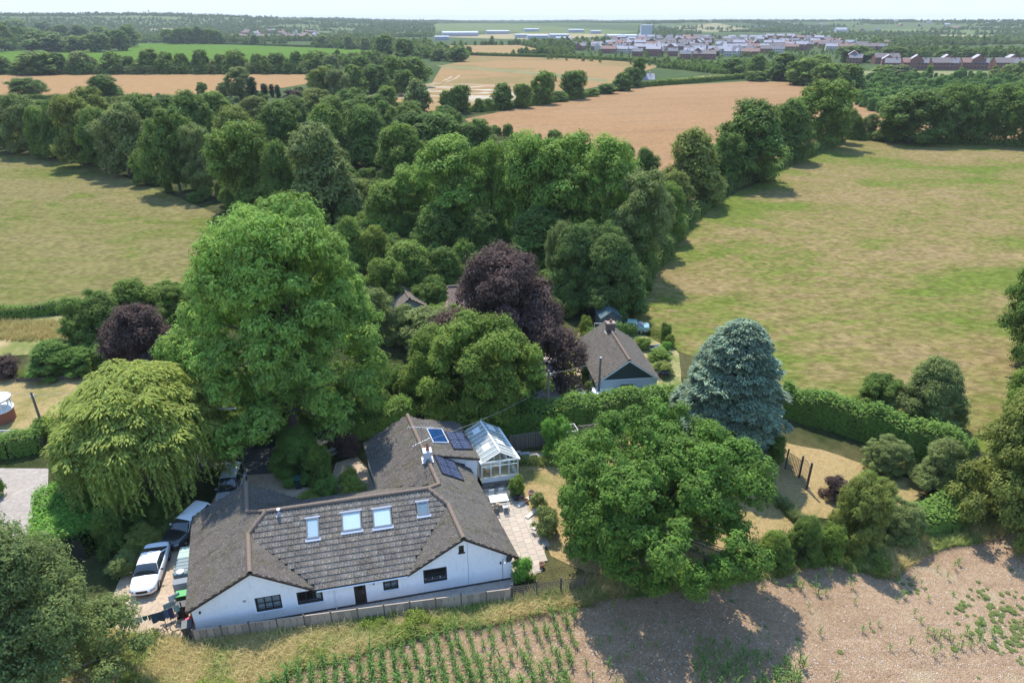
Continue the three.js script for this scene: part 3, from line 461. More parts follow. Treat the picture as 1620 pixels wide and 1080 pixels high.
{ // blue cedar: tiers of flat drooping sprays
  const b = survey(1147, 712), H = heightAt(b, 506), R = rng(88), W = 11.2, leaves = new Leaves(105000), wood = new Tubes(), c = [1, 1, 1];
  wood.add([V3(0, -0.3, 0), V3(0, H * 0.5, 0), V3(0.1, H * 0.92, 0)], 0.32, 0.04, 8);
  for (let i = 0; i < 190; i++) {
    const f = Math.pow((i + 0.5) / 190, 0.85), y = lerp(0.9, H * 0.985, f), a = i * 2.39996 + R() * 0.4, L = (W / 2) * Math.pow(1 - f, 0.5) * (0.8 + 0.3 * R()) * (f < 0.32 ? 0.70 + 0.94 * f : 1) + 0.3, ca = Math.cos(a), sa = Math.sin(a), lt = 0.78 + 0.44 * R();
    const at = (g) => V3(ca * L * g, y + L * (0.28 * g - 0.34 * g * g * g), sa * L * g);
    wood.add([at(0), at(0.5), at(1)], 0.05, 0.012, 4);
    const n = Math.round(18 + L * 16.5);
    for (let k = 0; k < n; k++) {
      const g = 0.25 + 0.75 * Math.sqrt(R()), p = at(g), side = (R() - 0.5) * (0.55 + 1.1 * g * (1.15 - g)) * Math.min(2.4, L), drop = -Math.abs(side) * 0.16;
      for (let j = 0; j < 7; j++) {
        const px = p.x - sa * side + (R() - 0.5) * 0.34, pz = p.z + ca * side + (R() - 0.5) * 0.34, py = p.y + drop + (R() - 0.5) * 0.22; tint(R, c, 0.5);
        leaves.add(px, py, pz, (R() - 0.5) * 0.9, 0.8, (R() - 0.5) * 0.9, ca + (R() - 0.5) * 1.2 - sa * side, 0.25 - R() * 0.6, sa + (R() - 0.5) * 1.2 + ca * side, 0.40, 0.15, c[0] * lt, c[1] * lt, c[2] * lt);
      }
    }
  }
  const t = thingAt(b, 0); part(t, 'trunk', wood.build(), BARK); part(t, 'crown', leaves.build(), SP.blue.mat);
  put(t, 'blue_cedar', 'silvery blue cedar between the bungalow and the back garden', 'tree');
}
rowOf('at the right frame edge', 'trees at the right edge', [['olive', 'near', 1592, 835, 606, 180], ['dark', 'near', 1640, 580, 372, 130], ['green', 'near', 1640, 668, 520, 110], ['dark', 'dense', 1660, 760, 560, 120]]);
// ---------------------------------------------------------------- hedges
function hedge(pts, w, h, leafSize, dens, sp, seed, label, rough = 0.3) {
  const R = rng(seed), segs = []; let tot = 0;
  for (let i = 0; i < pts.length - 1; i++) { const L = pts[i].distanceTo(pts[i + 1]); segs.push([pts[i], pts[i + 1], L]); tot += L; }
  const girth = w + 2 * h, n = Math.round((tot * girth + 2 * w * h) * dens * 1.35), leaves = new Leaves(n), c = [1, 1, 1], core = [];
  const o = pts[0].clone(); o.y = 0;
  for (let i = 0; i < n; i++) {
    let q = R() * tot, s = 0; while (s < segs.length - 1 && q > segs[s][2]) { q -= segs[s][2]; s++; }
    const [a, b, L] = segs[s], g = q / L, dx = (b.x - a.x) / L, dz = (b.z - a.z) / L, run = q + (s ? segs.slice(0, s).reduce((m, k) => m + k[2], 0) : 0), end = Math.min(run, tot - run) < 0.3;
    const bulge = 1 + (fbm(run * 0.7 + seed, 0.3, 3) - 0.5) * rough * 2, hh = h * (1 + (fbm(run * 0.55 + seed * 2, 4.3, 3) - 0.5) * rough * 2.4), e = R() * girth; let off, y, nx, ny;
    if (e < w) { off = (e / w - 0.5) * w; y = hh * (1 - (0.08 + rough * 0.35) * (off / (w / 2)) ** 2) + (R() - 0.5) * 0.2; nx = (R() - 0.5) * 0.6; ny = 1; } else { const sd = e - w < h ? 1 : -1, yy = (e - w) % h; y = (yy / h) * hh * (0.92 - rough * 0.35); off = sd * (w / 2) * (1 - 0.12 * (y / hh)); nx = sd; ny = 0.35; }
    off = off * bulge + (R() - 0.5) * 0.3; y += 0.45 * Math.pow(R(), 5) * (ny > 0.5 ? 1 : 0); if (end) off *= R();
    const k = 0.86 + 0.28 * fbm(run * 1.3, y * 1.4 + off, 2); tint(R, c, 0.5);
    let vx = -dz * nx + (R() - 0.5) * 0.9, vy = ny + (R() - 0.5) * 0.8, vz = dx * nx + (R() - 0.5) * 0.9; const l = Math.hypot(vx, vy, vz); vx /= l; vy /= l; vz /= l;
    const S = leafSize * (0.6 + 0.8 * R()); leaves.add(lerp(a.x, b.x, g) - dz * off - o.x, y, lerp(a.z, b.z, g) + dx * off - o.z, vx, vy, vz, R() - 0.5, 0.5 * R(), R() - 0.5, S, S * 0.55, c[0] * k, c[1] * k, c[2] * k);
  }
  for (const [a, b, L] of segs) { const g = box(L, h * 0.66, w * 0.5, 0, h * 0.33, 0); g.rotateY(-Math.atan2(b.z - a.z, b.x - a.x)); g.translate((a.x + b.x) / 2 - o.x, 0, (a.z + b.z) / 2 - o.z); core.push(g); }
  const t = thingAt(o); part(t, 'branches', merged(core), TWIG); part(t, 'foliage', leaves.build(), SP[sp].mat);
  return put(t, 'hedge', label, 'hedge');
}
const TWIG = std(0.035, 0.032, 0.02, 1);
const path = (l) => l.map(([u, v]) => survey(u, v));
hedge(path([[712, 690], [800, 678], [880, 672], [960, 662], [1062, 646]]), 2.4, 2.6, 0.26, 95, 'hedge', 3, 'long leafy hedge running behind the conservatory to the blue cedar');
hedge(path([[1232, 650], [1300, 668], [1400, 700], [1500, 734], [1530, 745]]), 2.2, 3.1, 0.26, 95, 'hedge', 4, 'tall conifer hedge between the back garden and the pasture');
hedge(path([[-60, 720], [20, 716], [70, 708]]), 1.8, 1.7, 0.2, 120, 'hedge', 5, 'low hedge between the neighbour lawn and the concrete drive');
hedge(path([[112, 798], [108, 850], [112, 892]]), 4.0, 2.4, 0.22, 130, 'bright', 6, 'bright green broad clipped hedge below the willow', 0.1);
hedge(path([[-120, 515], [0, 505], [60, 498], [132, 488]]), 1.4, 1.6, 0.24, 70, 'hedge', 7, 'dark low field hedge along the bottom of the left paddock');
hedge(path([[552, 690], [600, 676], [655, 664]]), 2.2, 2.2, 0.22, 110, 'hedge', 8, 'rounded hedge behind the left end of the rear roof', 0.25);
hedge(path([[950, 535], [1005, 527]]), 1.2, 1.5, 0.2, 90, 'hedge', 9, 'short clipped hedge behind the bungalow by the parked car');
hedge(path([[1445, 838], [1480, 828], [1520, 808]]), 2.2, 1.9, 0.24, 160, 'hedge', 10, 'silvery green bramble hedge at the right end of the garden', 0.4);
hedge(path([[-40, 158], [120, 156], [240, 156]]), 2, 2, 0.5, 14, 'dark', 11, 'thin dark hedge under the tan stubble field');
hedge(path([[680, 85], [760, 88], [890, 91.5], [1000, 97], [1045, 101]]), 3, 3, 1.1, 4, 'dark', 12, 'dark hedge between the two stubble fields');
hedge(path([[345, 69], [480, 74], [620, 79]]), 3, 2.5, 1.1, 4, 'dark', 13, 'dark hedge on the far side of the green field');
hedge(path([[1010, 138], [1090, 131], [1180, 124]]), 3, 3, 0.9, 5, 'green', 14, 'hedge along the top of the wheat beside the white house');
hedge(path([[0, 117.5], [150, 117.5], [300, 117], [480, 116.5]]), 2.5, 2.4, 0.8, 5, 'dark', 15, 'low hedge under the trees across the green field');
hedge(path([[690, 179], [760, 176], [840, 167], [920, 155], [990, 140]]), 2.5, 2.6, 0.6, 9, 'green', 16, 'low hedge joining the trees above the wheat field');
hedge(path([[1340, 220], [1440, 223], [1620, 230], [1760, 236]]), 2.4, 2.2, 0.5, 14, 'dark', 17, 'low hedge at the far end of the right pasture');
hedge(path([[1008, 452], [1040, 412], [1085, 350], [1150, 300], [1240, 262], [1330, 224]]), 3, 2.4, 0.4, 20, 'dark', 18, 'undergrowth hedge beneath the trees beside the pasture', 0.4);
// ---------------------------------------------------------------- shrubs about the gardens
const shrub = (label, r, cat = 'shrub') => put(plantTree(r[0], r[4] >= 60 ? 'near' : 'bush', ...r.slice(1)), 'shrub', label, cat);
[
  ['grey green spreading shrub on the pasture side of the conifer hedge', ['grey', 1462, 672, 570, 112]],
  ['darker low shrub to the left of the spreading pasture shrub', ['dark', 1388, 650, 592, 66]],
  ['big dark ball shaped bush behind the green wheelie bin', ['hedge', 476, 748, 678, 90]],
  ['small leaning tree with pale stems beside the lamp post', ['green', 506, 762, 706, 44]],
  ['dark green shrub against the front of the courtyard bed', ['hedge', 522, 790, 756, 34]],
  ['bright lime green rounded shrub behind the roof ridge', ['lime', 556, 790, 762, 46]],
  ['small lime green plant peeping over the roof ridge', ['lime', 492, 800, 782, 44]],
  ['yellowish flowering shrub beside the courtyard path', ['lime', 552, 768, 742, 30]],
  ['shrub at the back corner of the courtyard under the trees', ['copper', 545, 715, 690, 50]],
  ['green shrub by the patio next to the trellis fence', ['bright', 827, 917, 885, 36]],
  ['greyish rounded shrub on the patio edge', ['grey', 862, 842, 806, 40]],
  ['bushy shrub on the corner of the patio steps', ['grey', 852, 803, 782, 26]],
  ['pot plant shrub beside the garden table', ['green', 818, 784, 754, 28]],
  ['tall light green shrub in front of the long hedge', ['bright', 876, 722, 664, 46]],
  ['dark shrub at the foot of the blue cedar', ['dark', 1224, 732, 690, 40]],
  ['variegated pale shrub in front of the conifer hedge', ['grey', 1398, 742, 695, 60]],
  ['round silvery shrub right of the variegated one', ['grey', 1482, 778, 698, 84]],
  ['dark leafy bush in the middle of the garden fence line', ['olive', 1352, 862, 752, 84]],
  ['purple tinged shrub beside the garden gate', ['copper', 1318, 786, 756, 40]],
  ['low shrub just right of the garden gate', ['green', 1376, 800, 752, 46]],
  ['rounded dark shrub on the field fence right of the oak', ['dark', 1268, 885, 818, 62]],
  ['light green shrub on the field fence, right of the rounded dark one', ['green', 1308, 885, 832, 46]],
  ['leafy shrub at the right foot of the oak', ['green', 1222, 892, 842, 62]],
  ['bramble bush below the middle garden bush', ['grey', 1415, 852, 796, 66]],
  ['dark shrub behind the bright clipped hedge', ['dark', 176, 872, 812, 46]],
  ['shrubby growth under the willow beside the drive', ['dark', 235, 822, 790, 70]],
  ['low green shrub by the left edge of the gravel', ['olive', 222, 866, 842, 56]],
  ['small rounded clipped shrub at the left frame edge', ['hedge', -4, 784, 742, 26]],
  ['weedy bush at the left end of the washing line', ['grey', 196, 905, 878, 40]],
  ['dark green bush left of the copper beech', ['dark', 160, 556, 464, 92]],
  ['light green bush above the copper beech by the paddock', ['green', 222, 520, 442, 96]],
  ['green bush on the paddock corner beside the ash', ['green', 268, 500, 448, 70]],
  ['hedge like bush behind the raised beds', ['hedge', 92, 588, 540, 90]],
  ['dark bush behind the right raised bed', ['hedge', 142, 584, 545, 60]],
  ['lavender coloured shrub at the left edge of the lawn', ['copper', 6, 596, 566, 44]],
  ['shrub by the leaning pole on the neighbour lawn', ['green', 78, 690, 662, 46]],
  ['clipped yellow dome by the dark sheds', ['lime', 926, 528, 501, 22]],
  ['shrub at the left side of the bungalow garden', ['green', 934, 560, 522, 30]],
  ['dark narrow bush beside the bungalow wall', ['dark', 928, 608, 578, 18]],
  ['white flowering bush at the bungalow corner', ['grey', 934, 628, 604, 22]],
  ['dark upright shrub right of the parked car', ['dark', 1054, 542, 512, 20]],
  ['round green shrub right of the bungalow chimney', ['bright', 1052, 556, 541, 18]],
  ['light shrub beside the round one in the bungalow garden', ['lime', 1058, 548, 530, 18]],
  ['low wide green shrub on the lawn behind the bungalow', ['green', 1018, 550, 534, 26]],
  ['low flower bed shrub right of the bungalow', ['green', 1040, 566, 553, 34]],
  ['shrub between the bungalow and the blue cedar', ['olive', 1048, 592, 574, 34]],
  ['broad grey green shrub screening the small garage', ['grey', 642, 545, 482, 66]],
  ['leafy green shrub in front of the hidden house porch', ['green', 712, 548, 486, 70]],
  ['small tree shading the shed left of the copper beech', ['green', 690, 520, 484, 40]],
  ['white flowering palm like shrub by the pink roofed house', ['bright', 702, 500, 480, 20]],
].forEach(([l, r]) => shrub(l, r));

// ---------------------------------------------------------------- the white house
const HA = V3(-20.48, 0, -32.06), HD = V3(0.974, 0, -0.2266).normalize(), HB = V3(HD.z, 0, -HD.x);   // facade runs along HD, depth along HB
const P = (s, t, h) => V3(HA.x + HD.x * (s - 0.133 * t) + HB.x * t, h, HA.z + HD.z * (s - 0.133 * t) + HB.z * t);
const HX = V3(HD.x, 0, HD.z), HT = V3().subVectors(P(0, 1, 0), P(0, 0, 0)).normalize();
const WHITE = new THREE.MeshStandardMaterial({ color: rgb(0.95, 0.95, 0.95), roughness: 0.85, bumpScale: 0.012, map: texture(512, (a, b, o) => { const k = 0.92 + 0.08 * fbm(a * 9, b * 9, 4) - 0.05 * sstep(0.60, 0.76, fbm(a * 34 + 3, b * 5, 3)) - 0.06 * sstep(0.68, 0.74, fbm(a * 40 + 8, b * 40, 3)); o[0] = k; o[1] = k; o[2] = k * 0.985; }) });
WHITE.map.repeat.set(0.22, 0.22);
const tileTex = texture(1024, (a, b, o) => {
  const A = a * 3, B = b * 3, n = fbm(A * 16, B * 16, 4), f = vnoise(A * 150, B * 150), lich = sstep(0.64, 0.76, fbm(A * 46 + 9, B * 46, 3)), pale = hash2(Math.floor(A * 128), Math.floor(B * 128)) > 0.986 ? 1 : 0, moss = sstep(0.56, 0.70, fbm(A * 4.5 + 2, B * 4.5, 4)), soot = sstep(0.55, 0.72, fbm(A * 9 + 7, B * 2.2 + 3, 4));
  mixc(o, [0.100, 0.093, 0.087], [0.185, 0.170, 0.155], clamp(0.5 + 1.3 * (n - 0.5) + 0.5 * (f - 0.5))); mixc(o, o, [0.125, 0.125, 0.07], 0.5 * moss); mixc(o, o, [0.06, 0.056, 0.052], 0.4 * soot); mixc(o, o, [0.34, 0.33, 0.27], 0.6 * lich); if (pale) mixc(o, o, [0.6, 0.57, 0.5], 0.8);
});
const tileMats = [[1, 1, 1], [0.86, 0.85, 0.86], [1.14, 1.1, 1.06], [0.95, 0.9, 0.86], [1.06, 1.06, 1.08]].map((c) => new THREE.MeshPhysicalMaterial({ specularIntensity: 0.2, map: tileTex, color: rgb(c[0] * 1.15, c[1] * 1.11, c[2] * 1.03), roughness: 0.92 }));
const greyTile = new THREE.MeshPhysicalMaterial({ specularIntensity: 0.2, map: tileTex, color: rgb(0.74, 0.715, 0.69), roughness: 0.9 }), brownTile = new THREE.MeshPhysicalMaterial({ specularIntensity: 0.2, map: tileTex, color: rgb(0.74, 0.69, 0.65), roughness: 0.92 });
const RIDGE = new THREE.MeshPhysicalMaterial({ specularIntensity: 0.2, map: tileTex, color: rgb(1.28, 1.03, 0.88), roughness: 0.92 });
const FELT = std(0.05, 0.047, 0.045, 0.95), DARKWOOD = std(0.035, 0.024, 0.018, 0.6), BLACK = std(0.02, 0.02, 0.022, 0.6);
const GLASS = new THREE.MeshPhysicalMaterial({ color: rgb(0.9, 0.94, 0.94), roughness: 0.04, transmission: 1, thickness: 0, ior: 1.5 });
const CLOTHW = std(0.82, 0.82, 0.82, 0.9), FRAMEW = std(0.80, 0.82, 0.83, 0.45), METAL = std(0.55, 0.57, 0.6, 0.35, { metalness: 0.8 }), SLATE = std(0.16, 0.17, 0.18, 0.5);
// One interlocking tile: rolls across its width, thick lower edge. Local x across, y up the slope, z out of the roof.
function tileGeo(w, l, rolls, du = 0, dv = 0) {
  const prof = []; for (let r = 0; r < rolls; r++) { const x0 = (r / rolls) * w, s = w / rolls; prof.push([x0, 0.006], [x0 + s * 0.18, 0.045], [x0 + s * 0.40, 0.045], [x0 + s * 0.56, 0.004]); } prof.push([w * 0.985, 0.004]);
  const p = [], uv = [], tri = (a, b, c) => { for (const q of [a, b, c]) { p.push(...q); uv.push((q[0] + du) * 0.117, (q[1] + dv) * 0.117); } };
  for (let i = 0; i < prof.length - 1; i++) {
    const [xa, za] = prof[i], [xb, zb] = prof[i + 1], A = [xa, 0, za + 0.043], B = [xb, 0, zb + 0.043], C = [xb, l, zb], D = [xa, l, za], E = [xa, 0, -0.01], F = [xb, 0, -0.01];
    tri(A, B, C); tri(A, C, D); tri(E, F, B); tri(E, B, A);
  }
  const g = new THREE.BufferGeometry(); g.setAttribute('position', new THREE.Float32BufferAttribute(p, 3)); g.setAttribute('uv', new THREE.Float32BufferAttribute(uv, 2)); g.computeVertexNormals(); return g;
}
function flatTile(w, l) {
  const f = (a) => a.map((q) => V3(...q)), g = faces([f([[0.004, 0, 0.022], [w - 0.006, 0, 0.022], [w - 0.006, l, 0], [0.004, l, 0]]), f([[0.004, 0, -0.01], [w - 0.006, 0, -0.01], [w - 0.006, 0, 0.022], [0.004, 0, 0.022]]), f([[w - 0.006, 0, -0.01], [w - 0.006, l, -0.01], [w - 0.006, l, 0], [w - 0.006, 0, 0.022]])]); return g;
}
// Roof face: polygon of points in one plane, eave from e0 to e1; calls lay(matrix, column, row, u, v) for every tile whose middle lies on it.
function coursed(poly, e0, e1, w, l, lay, bond = 0.5, holes = []) {
  const x = V3().subVectors(e1, e0).normalize(), n = V3(); let a = poly[0], best = 0;
  for (let i = 0; i < poly.length; i++) { const c = V3().crossVectors(x, V3().subVectors(poly[i], e0)); if (c.length() > best) { best = c.length(); n.copy(c).normalize(); } }
  if (n.y < 0) n.negate(); const y = V3().crossVectors(n, x), q = poly.map((p) => { const d = V3().subVectors(p, e0); return { x: d.dot(x), z: d.dot(y) }; });
  const u0 = Math.min(...q.map((k) => k.x)), u1 = Math.max(...q.map((k) => k.x)), v0 = Math.min(...q.map((k) => k.z)), v1 = Math.max(...q.map((k) => k.z));
  for (let j = 0; v0 + j * l < v1 - 0.02; j++) for (let i = -1; u0 + i * w < u1; i++) {
    const u = u0 + (i + (j % 2 ? bond : 0)) * w, v = v0 + j * l; if (!inside(q, u + w / 2, v + l / 2)) continue;
    if (holes.some((h) => u + w * 0.5 > h[0] && u + w * 0.5 < h[1] && v + l * 0.5 > h[2] && v + l * 0.5 < h[3])) continue;
    const o = e0.clone().addScaledVector(x, u).addScaledVector(y, v).addScaledVector(n, 0.03);
    lay(new THREE.Matrix4().makeBasis(x, y, n).setPosition(o), i, j, u, v);
  }
  return { x, y, n, e0 };
}
const house = thingAt(V3(0, 0, 0));
const capGeo = new THREE.CylinderGeometry(0.15, 0.175, 0.46, 8, 1, true, -Math.PI / 2, Math.PI).rotateX(-Math.PI / 2);   // a half round ridge tile along z
function ridgeLine(parent, a, b, r = 1) {
  const d = V3().subVectors(b, a), L = d.length(), n = Math.max(1, Math.round(L / 0.44)), m = new THREE.Matrix4().lookAt(b, a, V3(0, 1, 0));
  for (let i = 0; i < n; i++) { const c = part(parent, 'ridge_tile', capGeo, RIDGE); c.applyMatrix4(m); c.scale.setScalar(r); c.position.copy(a).addScaledVector(d, (i + 0.5) / n); c.position.y += 0.0; }
}
{
  const hr1 = 4.45, hr2 = 4.5, hc = 5.22, sL = 5.28, sR = 16.5, tc = 4.75;
  const F = {
    left: [[-0.3, -0.22, 2.02], [-0.3, 9.6, 2.02], [3.94, 9.6, hr1], [3.94, 6.02, hr1], [sL, tc, hc], [3.94, 3.5, hr1], [3.94, -0.22, hr1]],
    leftInner: [[3.94, -0.22, hr1], [3.94, 3.5, hr1], [7.7, -0.22, 2.17]],
    leftRear: [[3.94, 6.02, hr1], [3.94, 9.6, hr1], [7.8, 9.6, 2.15]],
    front: [[sL, tc, hc], [sR, tc, hc], [17.6, 3.5, hr2], [13.75, -0.22, 2.15], [7.7, -0.22, 2.15], [3.94, 3.5, hr1]],
    rear: [[sL, tc, hc], [sR, tc, hc], [17.6, 6.02, hr2], [13.6, 9.6, 2.15], [7.8, 9.6, 2.15], [3.94, 6.02, hr1]],
    right: [[17.6, -0.22, hr2], [17.6, 3.5, hr2], [sR, tc, hc], [17.6, 6.02, hr2], [17.6, 16.55, hr2], [21.4, 16.55, 2.07], [21.4, -0.22, 2.07]],
    rightInner: [[17.6, -0.22, hr2], [17.6, 3.5, hr2], [13.75, -0.22, 2.17]],
    rightRear: [[17.6, 6.02, hr2], [17.6, 16.55, hr2], [13.55, 16.55, 2.12], [13.55, 9.6, 2.12]],
    cat: [[18.5, 10.7, 3.95], [18.5, 16.6, 3.95], [22.2, 16.6, 3.02], [22.2, 10.7, 3.02]],
  };
  for (const k in F) F[k] = F[k].map((p) => P(...p));
  // boarding under the tiles, with thickness
  for (const k in F) { const f = F[k], down = f.map((p) => p.clone().setY(p.y - 0.14)), sides = f.map((p, i) => { const j = (i + 1) % f.length; return [p, f[j], down[j], down[i]]; }); part(house, 'roof', faces([f, [...down].reverse(), ...sides]), FELT); }
  // fine tiles of the wings: joined, one mesh a slope
  const fine = (poly, a, b, mat, w, l) => { const T = flatTile(w, l * 1.05), list = []; const R = rng(9); coursed(poly, P(...a), P(...b), w, l, (m, ci, cj, cu, cv) => { const g = T.clone(), q = new THREE.Matrix4().makeTranslation(0, 0, R() * 0.012); g.applyMatrix4(q).applyMatrix4(m); const uv = g.attributes.uv, du = cu * 0.117 + R() * 0.04, dv = cv * 0.117 + R() * 0.04; for (let i = 0; i < uv.count; i++) uv.setXY(i, uv.getX(i) * 0.117 + du, uv.getY(i) * 0.117 + dv); list.push(g); }); const t = part(house, 'small_tiles', merged(list), mat); t.userData.kind = 'stuff'; };
  fine(F.left, [-0.3, 9.6, 2.02], [-0.3, -0.22, 2.02], brownTile, 0.21, 0.20);
  fine(F.leftInner, [7.7, -0.22, 2.17], [7.7, 3.5, 2.17], brownTile, 0.21, 0.20);
  fine(F.leftRear, [7.8, 6.02, 2.15], [7.8, 9.6, 2.15], brownTile, 0.21, 0.20);
  fine(F.right, [21.4, -0.22, 2.07], [21.4, 16.55, 2.07], greyTile, 0.21, 0.20);
  fine(F.rightInner, [13.75, 3.5, 2.17], [13.75, -0.22, 2.17], brownTile, 0.21, 0.20);
  fine(F.rightRear, [13.55, 16.55, 2.12], [13.55, 9.6, 2.12], brownTile, 0.36, 0.33);
  fine(F.cat, [22.2, 10.7, 3.02], [22.2, 16.6, 3.02], greyTile, 0.21, 0.20);
  fine(F.rear, [13.6, 9.6, 2.15], [7.8, 9.6, 2.15], brownTile, 0.36, 0.33);
  // the front slope: big double-roll tiles, each one a piece; roof windows cut in
  const sky = [[7.3, 8.06, 3.48, 4.84, 'tall narrow roof window with a pale blind'], [9.68, 10.92, 3.62, 4.88, 'wide roof window with a white blind, left of the pair'], [11.8, 13.0, 3.56, 4.82, 'wide roof window with a white blind, right of the pair'], [14.92, 15.68, 3.98, 4.88, 'small grey roof window at the right']];
  const variants = Array.from({ length: 5 }, (_, i) => tileGeo(0.42, 0.45, 2, i * 1.7, i * 2.3)), R = rng(4), e0 = P(7.7, -0.22, 2.15), e1 = P(13.75, -0.22, 2.15), holes = sky.map(([a, b, c, d]) => [a - 7.7, b - 7.7, c, d]);
  const fr = coursed(F.front, e0, e1, 0.42, 0.405, (m, i, j) => { const t = part(house, 'roof_tile', variants[Math.floor(R() * 5)], tileMats[Math.floor(R() * 5)]); t.applyMatrix4(m); t.position.addScaledVector(HX, (R() - 0.5) * 0.012); t.rotateZ((R() - 0.5) * 0.012); }, 0, holes);
  for (const [a, b, c, d, label] of sky) {
    const w = b - a, l = d - c, win = new THREE.Group(); win.name = 'roof_window'; win.userData.label = label; win.applyMatrix4(new THREE.Matrix4().makeBasis(fr.x, fr.y, fr.n).setPosition(fr.e0.clone().addScaledVector(fr.x, a - 7.7 + w / 2).addScaledVector(fr.y, c + l / 2))); house.add(win);
    part(win, 'frame', merged([box(w + 0.08, 0.09, 0.16, 0, l / 2, 0.08), box(w + 0.08, 0.09, 0.16, 0, -l / 2, 0.08), box(0.08, l - 0.1, 0.16, -w / 2, 0, 0.08), box(0.08, l - 0.1, 0.16, w / 2, 0, 0.08)]), SLATE);
    part(win, 'flashing', merged([box(w + 0.26, 0.2, 0.02, 0, -l / 2 - 0.14, 0.115), box(w + 0.26, 0.1, 0.02, 0, l / 2 + 0.09, 0.125)]), std(0.42, 0.45, 0.5, 0.45));
    part(win, 'pane', box(w - 0.08, l - 0.09, 0.012, 0, 0, 0.135), GLASS);
    part(win, 'blind', box(w - 0.09, l - 0.1, 0.01, 0, 0, 0.09), b - a < 0.8 ? (a > 12 ? std(0.22, 0.26, 0.28, 0.8) : std(0.60, 0.63, 0.64, 0.8)) : CLOTHW);
  }
  // ridges and hips
  for (const [a, b] of [[[3.94, -0.22, hr1], [3.94, 3.5, hr1]], [[3.94, 3.5, hr1], [sL, tc, hc]], [[3.94, 6.02, hr1], [sL, tc, hc]], [[3.94, 6.02, hr1], [3.94, 9.6, hr1]], [[sL, tc, hc], [sR, tc, hc]], [[sR, tc, hc], [17.6, 3.5, hr2]], [[sR, tc, hc], [17.6, 6.02, hr2]], [[17.6, -0.22, hr2], [17.6, 3.5, hr2]], [[17.6, 6.02, hr2], [17.6, 16.55, hr2]]]) ridgeLine(house, P(...a).setY(a[2] + 0.03), P(...b).setY(b[2] + 0.03));
  // dark bargeboards and fascia along the front
  const barge = (a, b) => { const f = P(...a), g = P(...b), d = V3(0, -0.17, 0), o = HT.clone().multiplyScalar(-0.03); const q = [f, g, g.clone().add(d), f.clone().add(d)], r = q.map((p) => p.clone().add(o)); part(house, 'bargeboard', faces([r, [q[0], r[0], r[3], q[3]], [q[0], q[1], r[1], r[0]], [r[3], r[2], q[2], q[3]], [q[1], q[2], r[2], r[1]]]), DARKWOOD); };
  barge([-0.3, -0.23, 2.03], [3.94, -0.23, hr1 + 0.02]); barge([3.94, -0.23, hr1 + 0.02], [7.7, -0.23, 2.18]); barge([13.75, -0.23, 2.18], [17.6, -0.23, hr2 + 0.02]); barge([17.6, -0.23, hr2 + 0.02], [21.4, -0.23, 2.08]); barge([18.5, 10.69, 3.95], [22.2, 10.69, 3.03]);
  part(house, 'gutter', tubeOf([P(7.75, -0.27, 2.03), P(13.7, -0.27, 2.03)], 0.055), FRAMEW); part(house, 'downpipe', tubeOf([P(8.85, -0.05, 2.0), P(8.85, -0.05, 0.05)], 0.035), FRAMEW); part(house, 'gutter', tubeOf([P(21.43, -0.2, 2.0), P(21.43, 10.6, 2.0)], 0.055), BLACK);
}
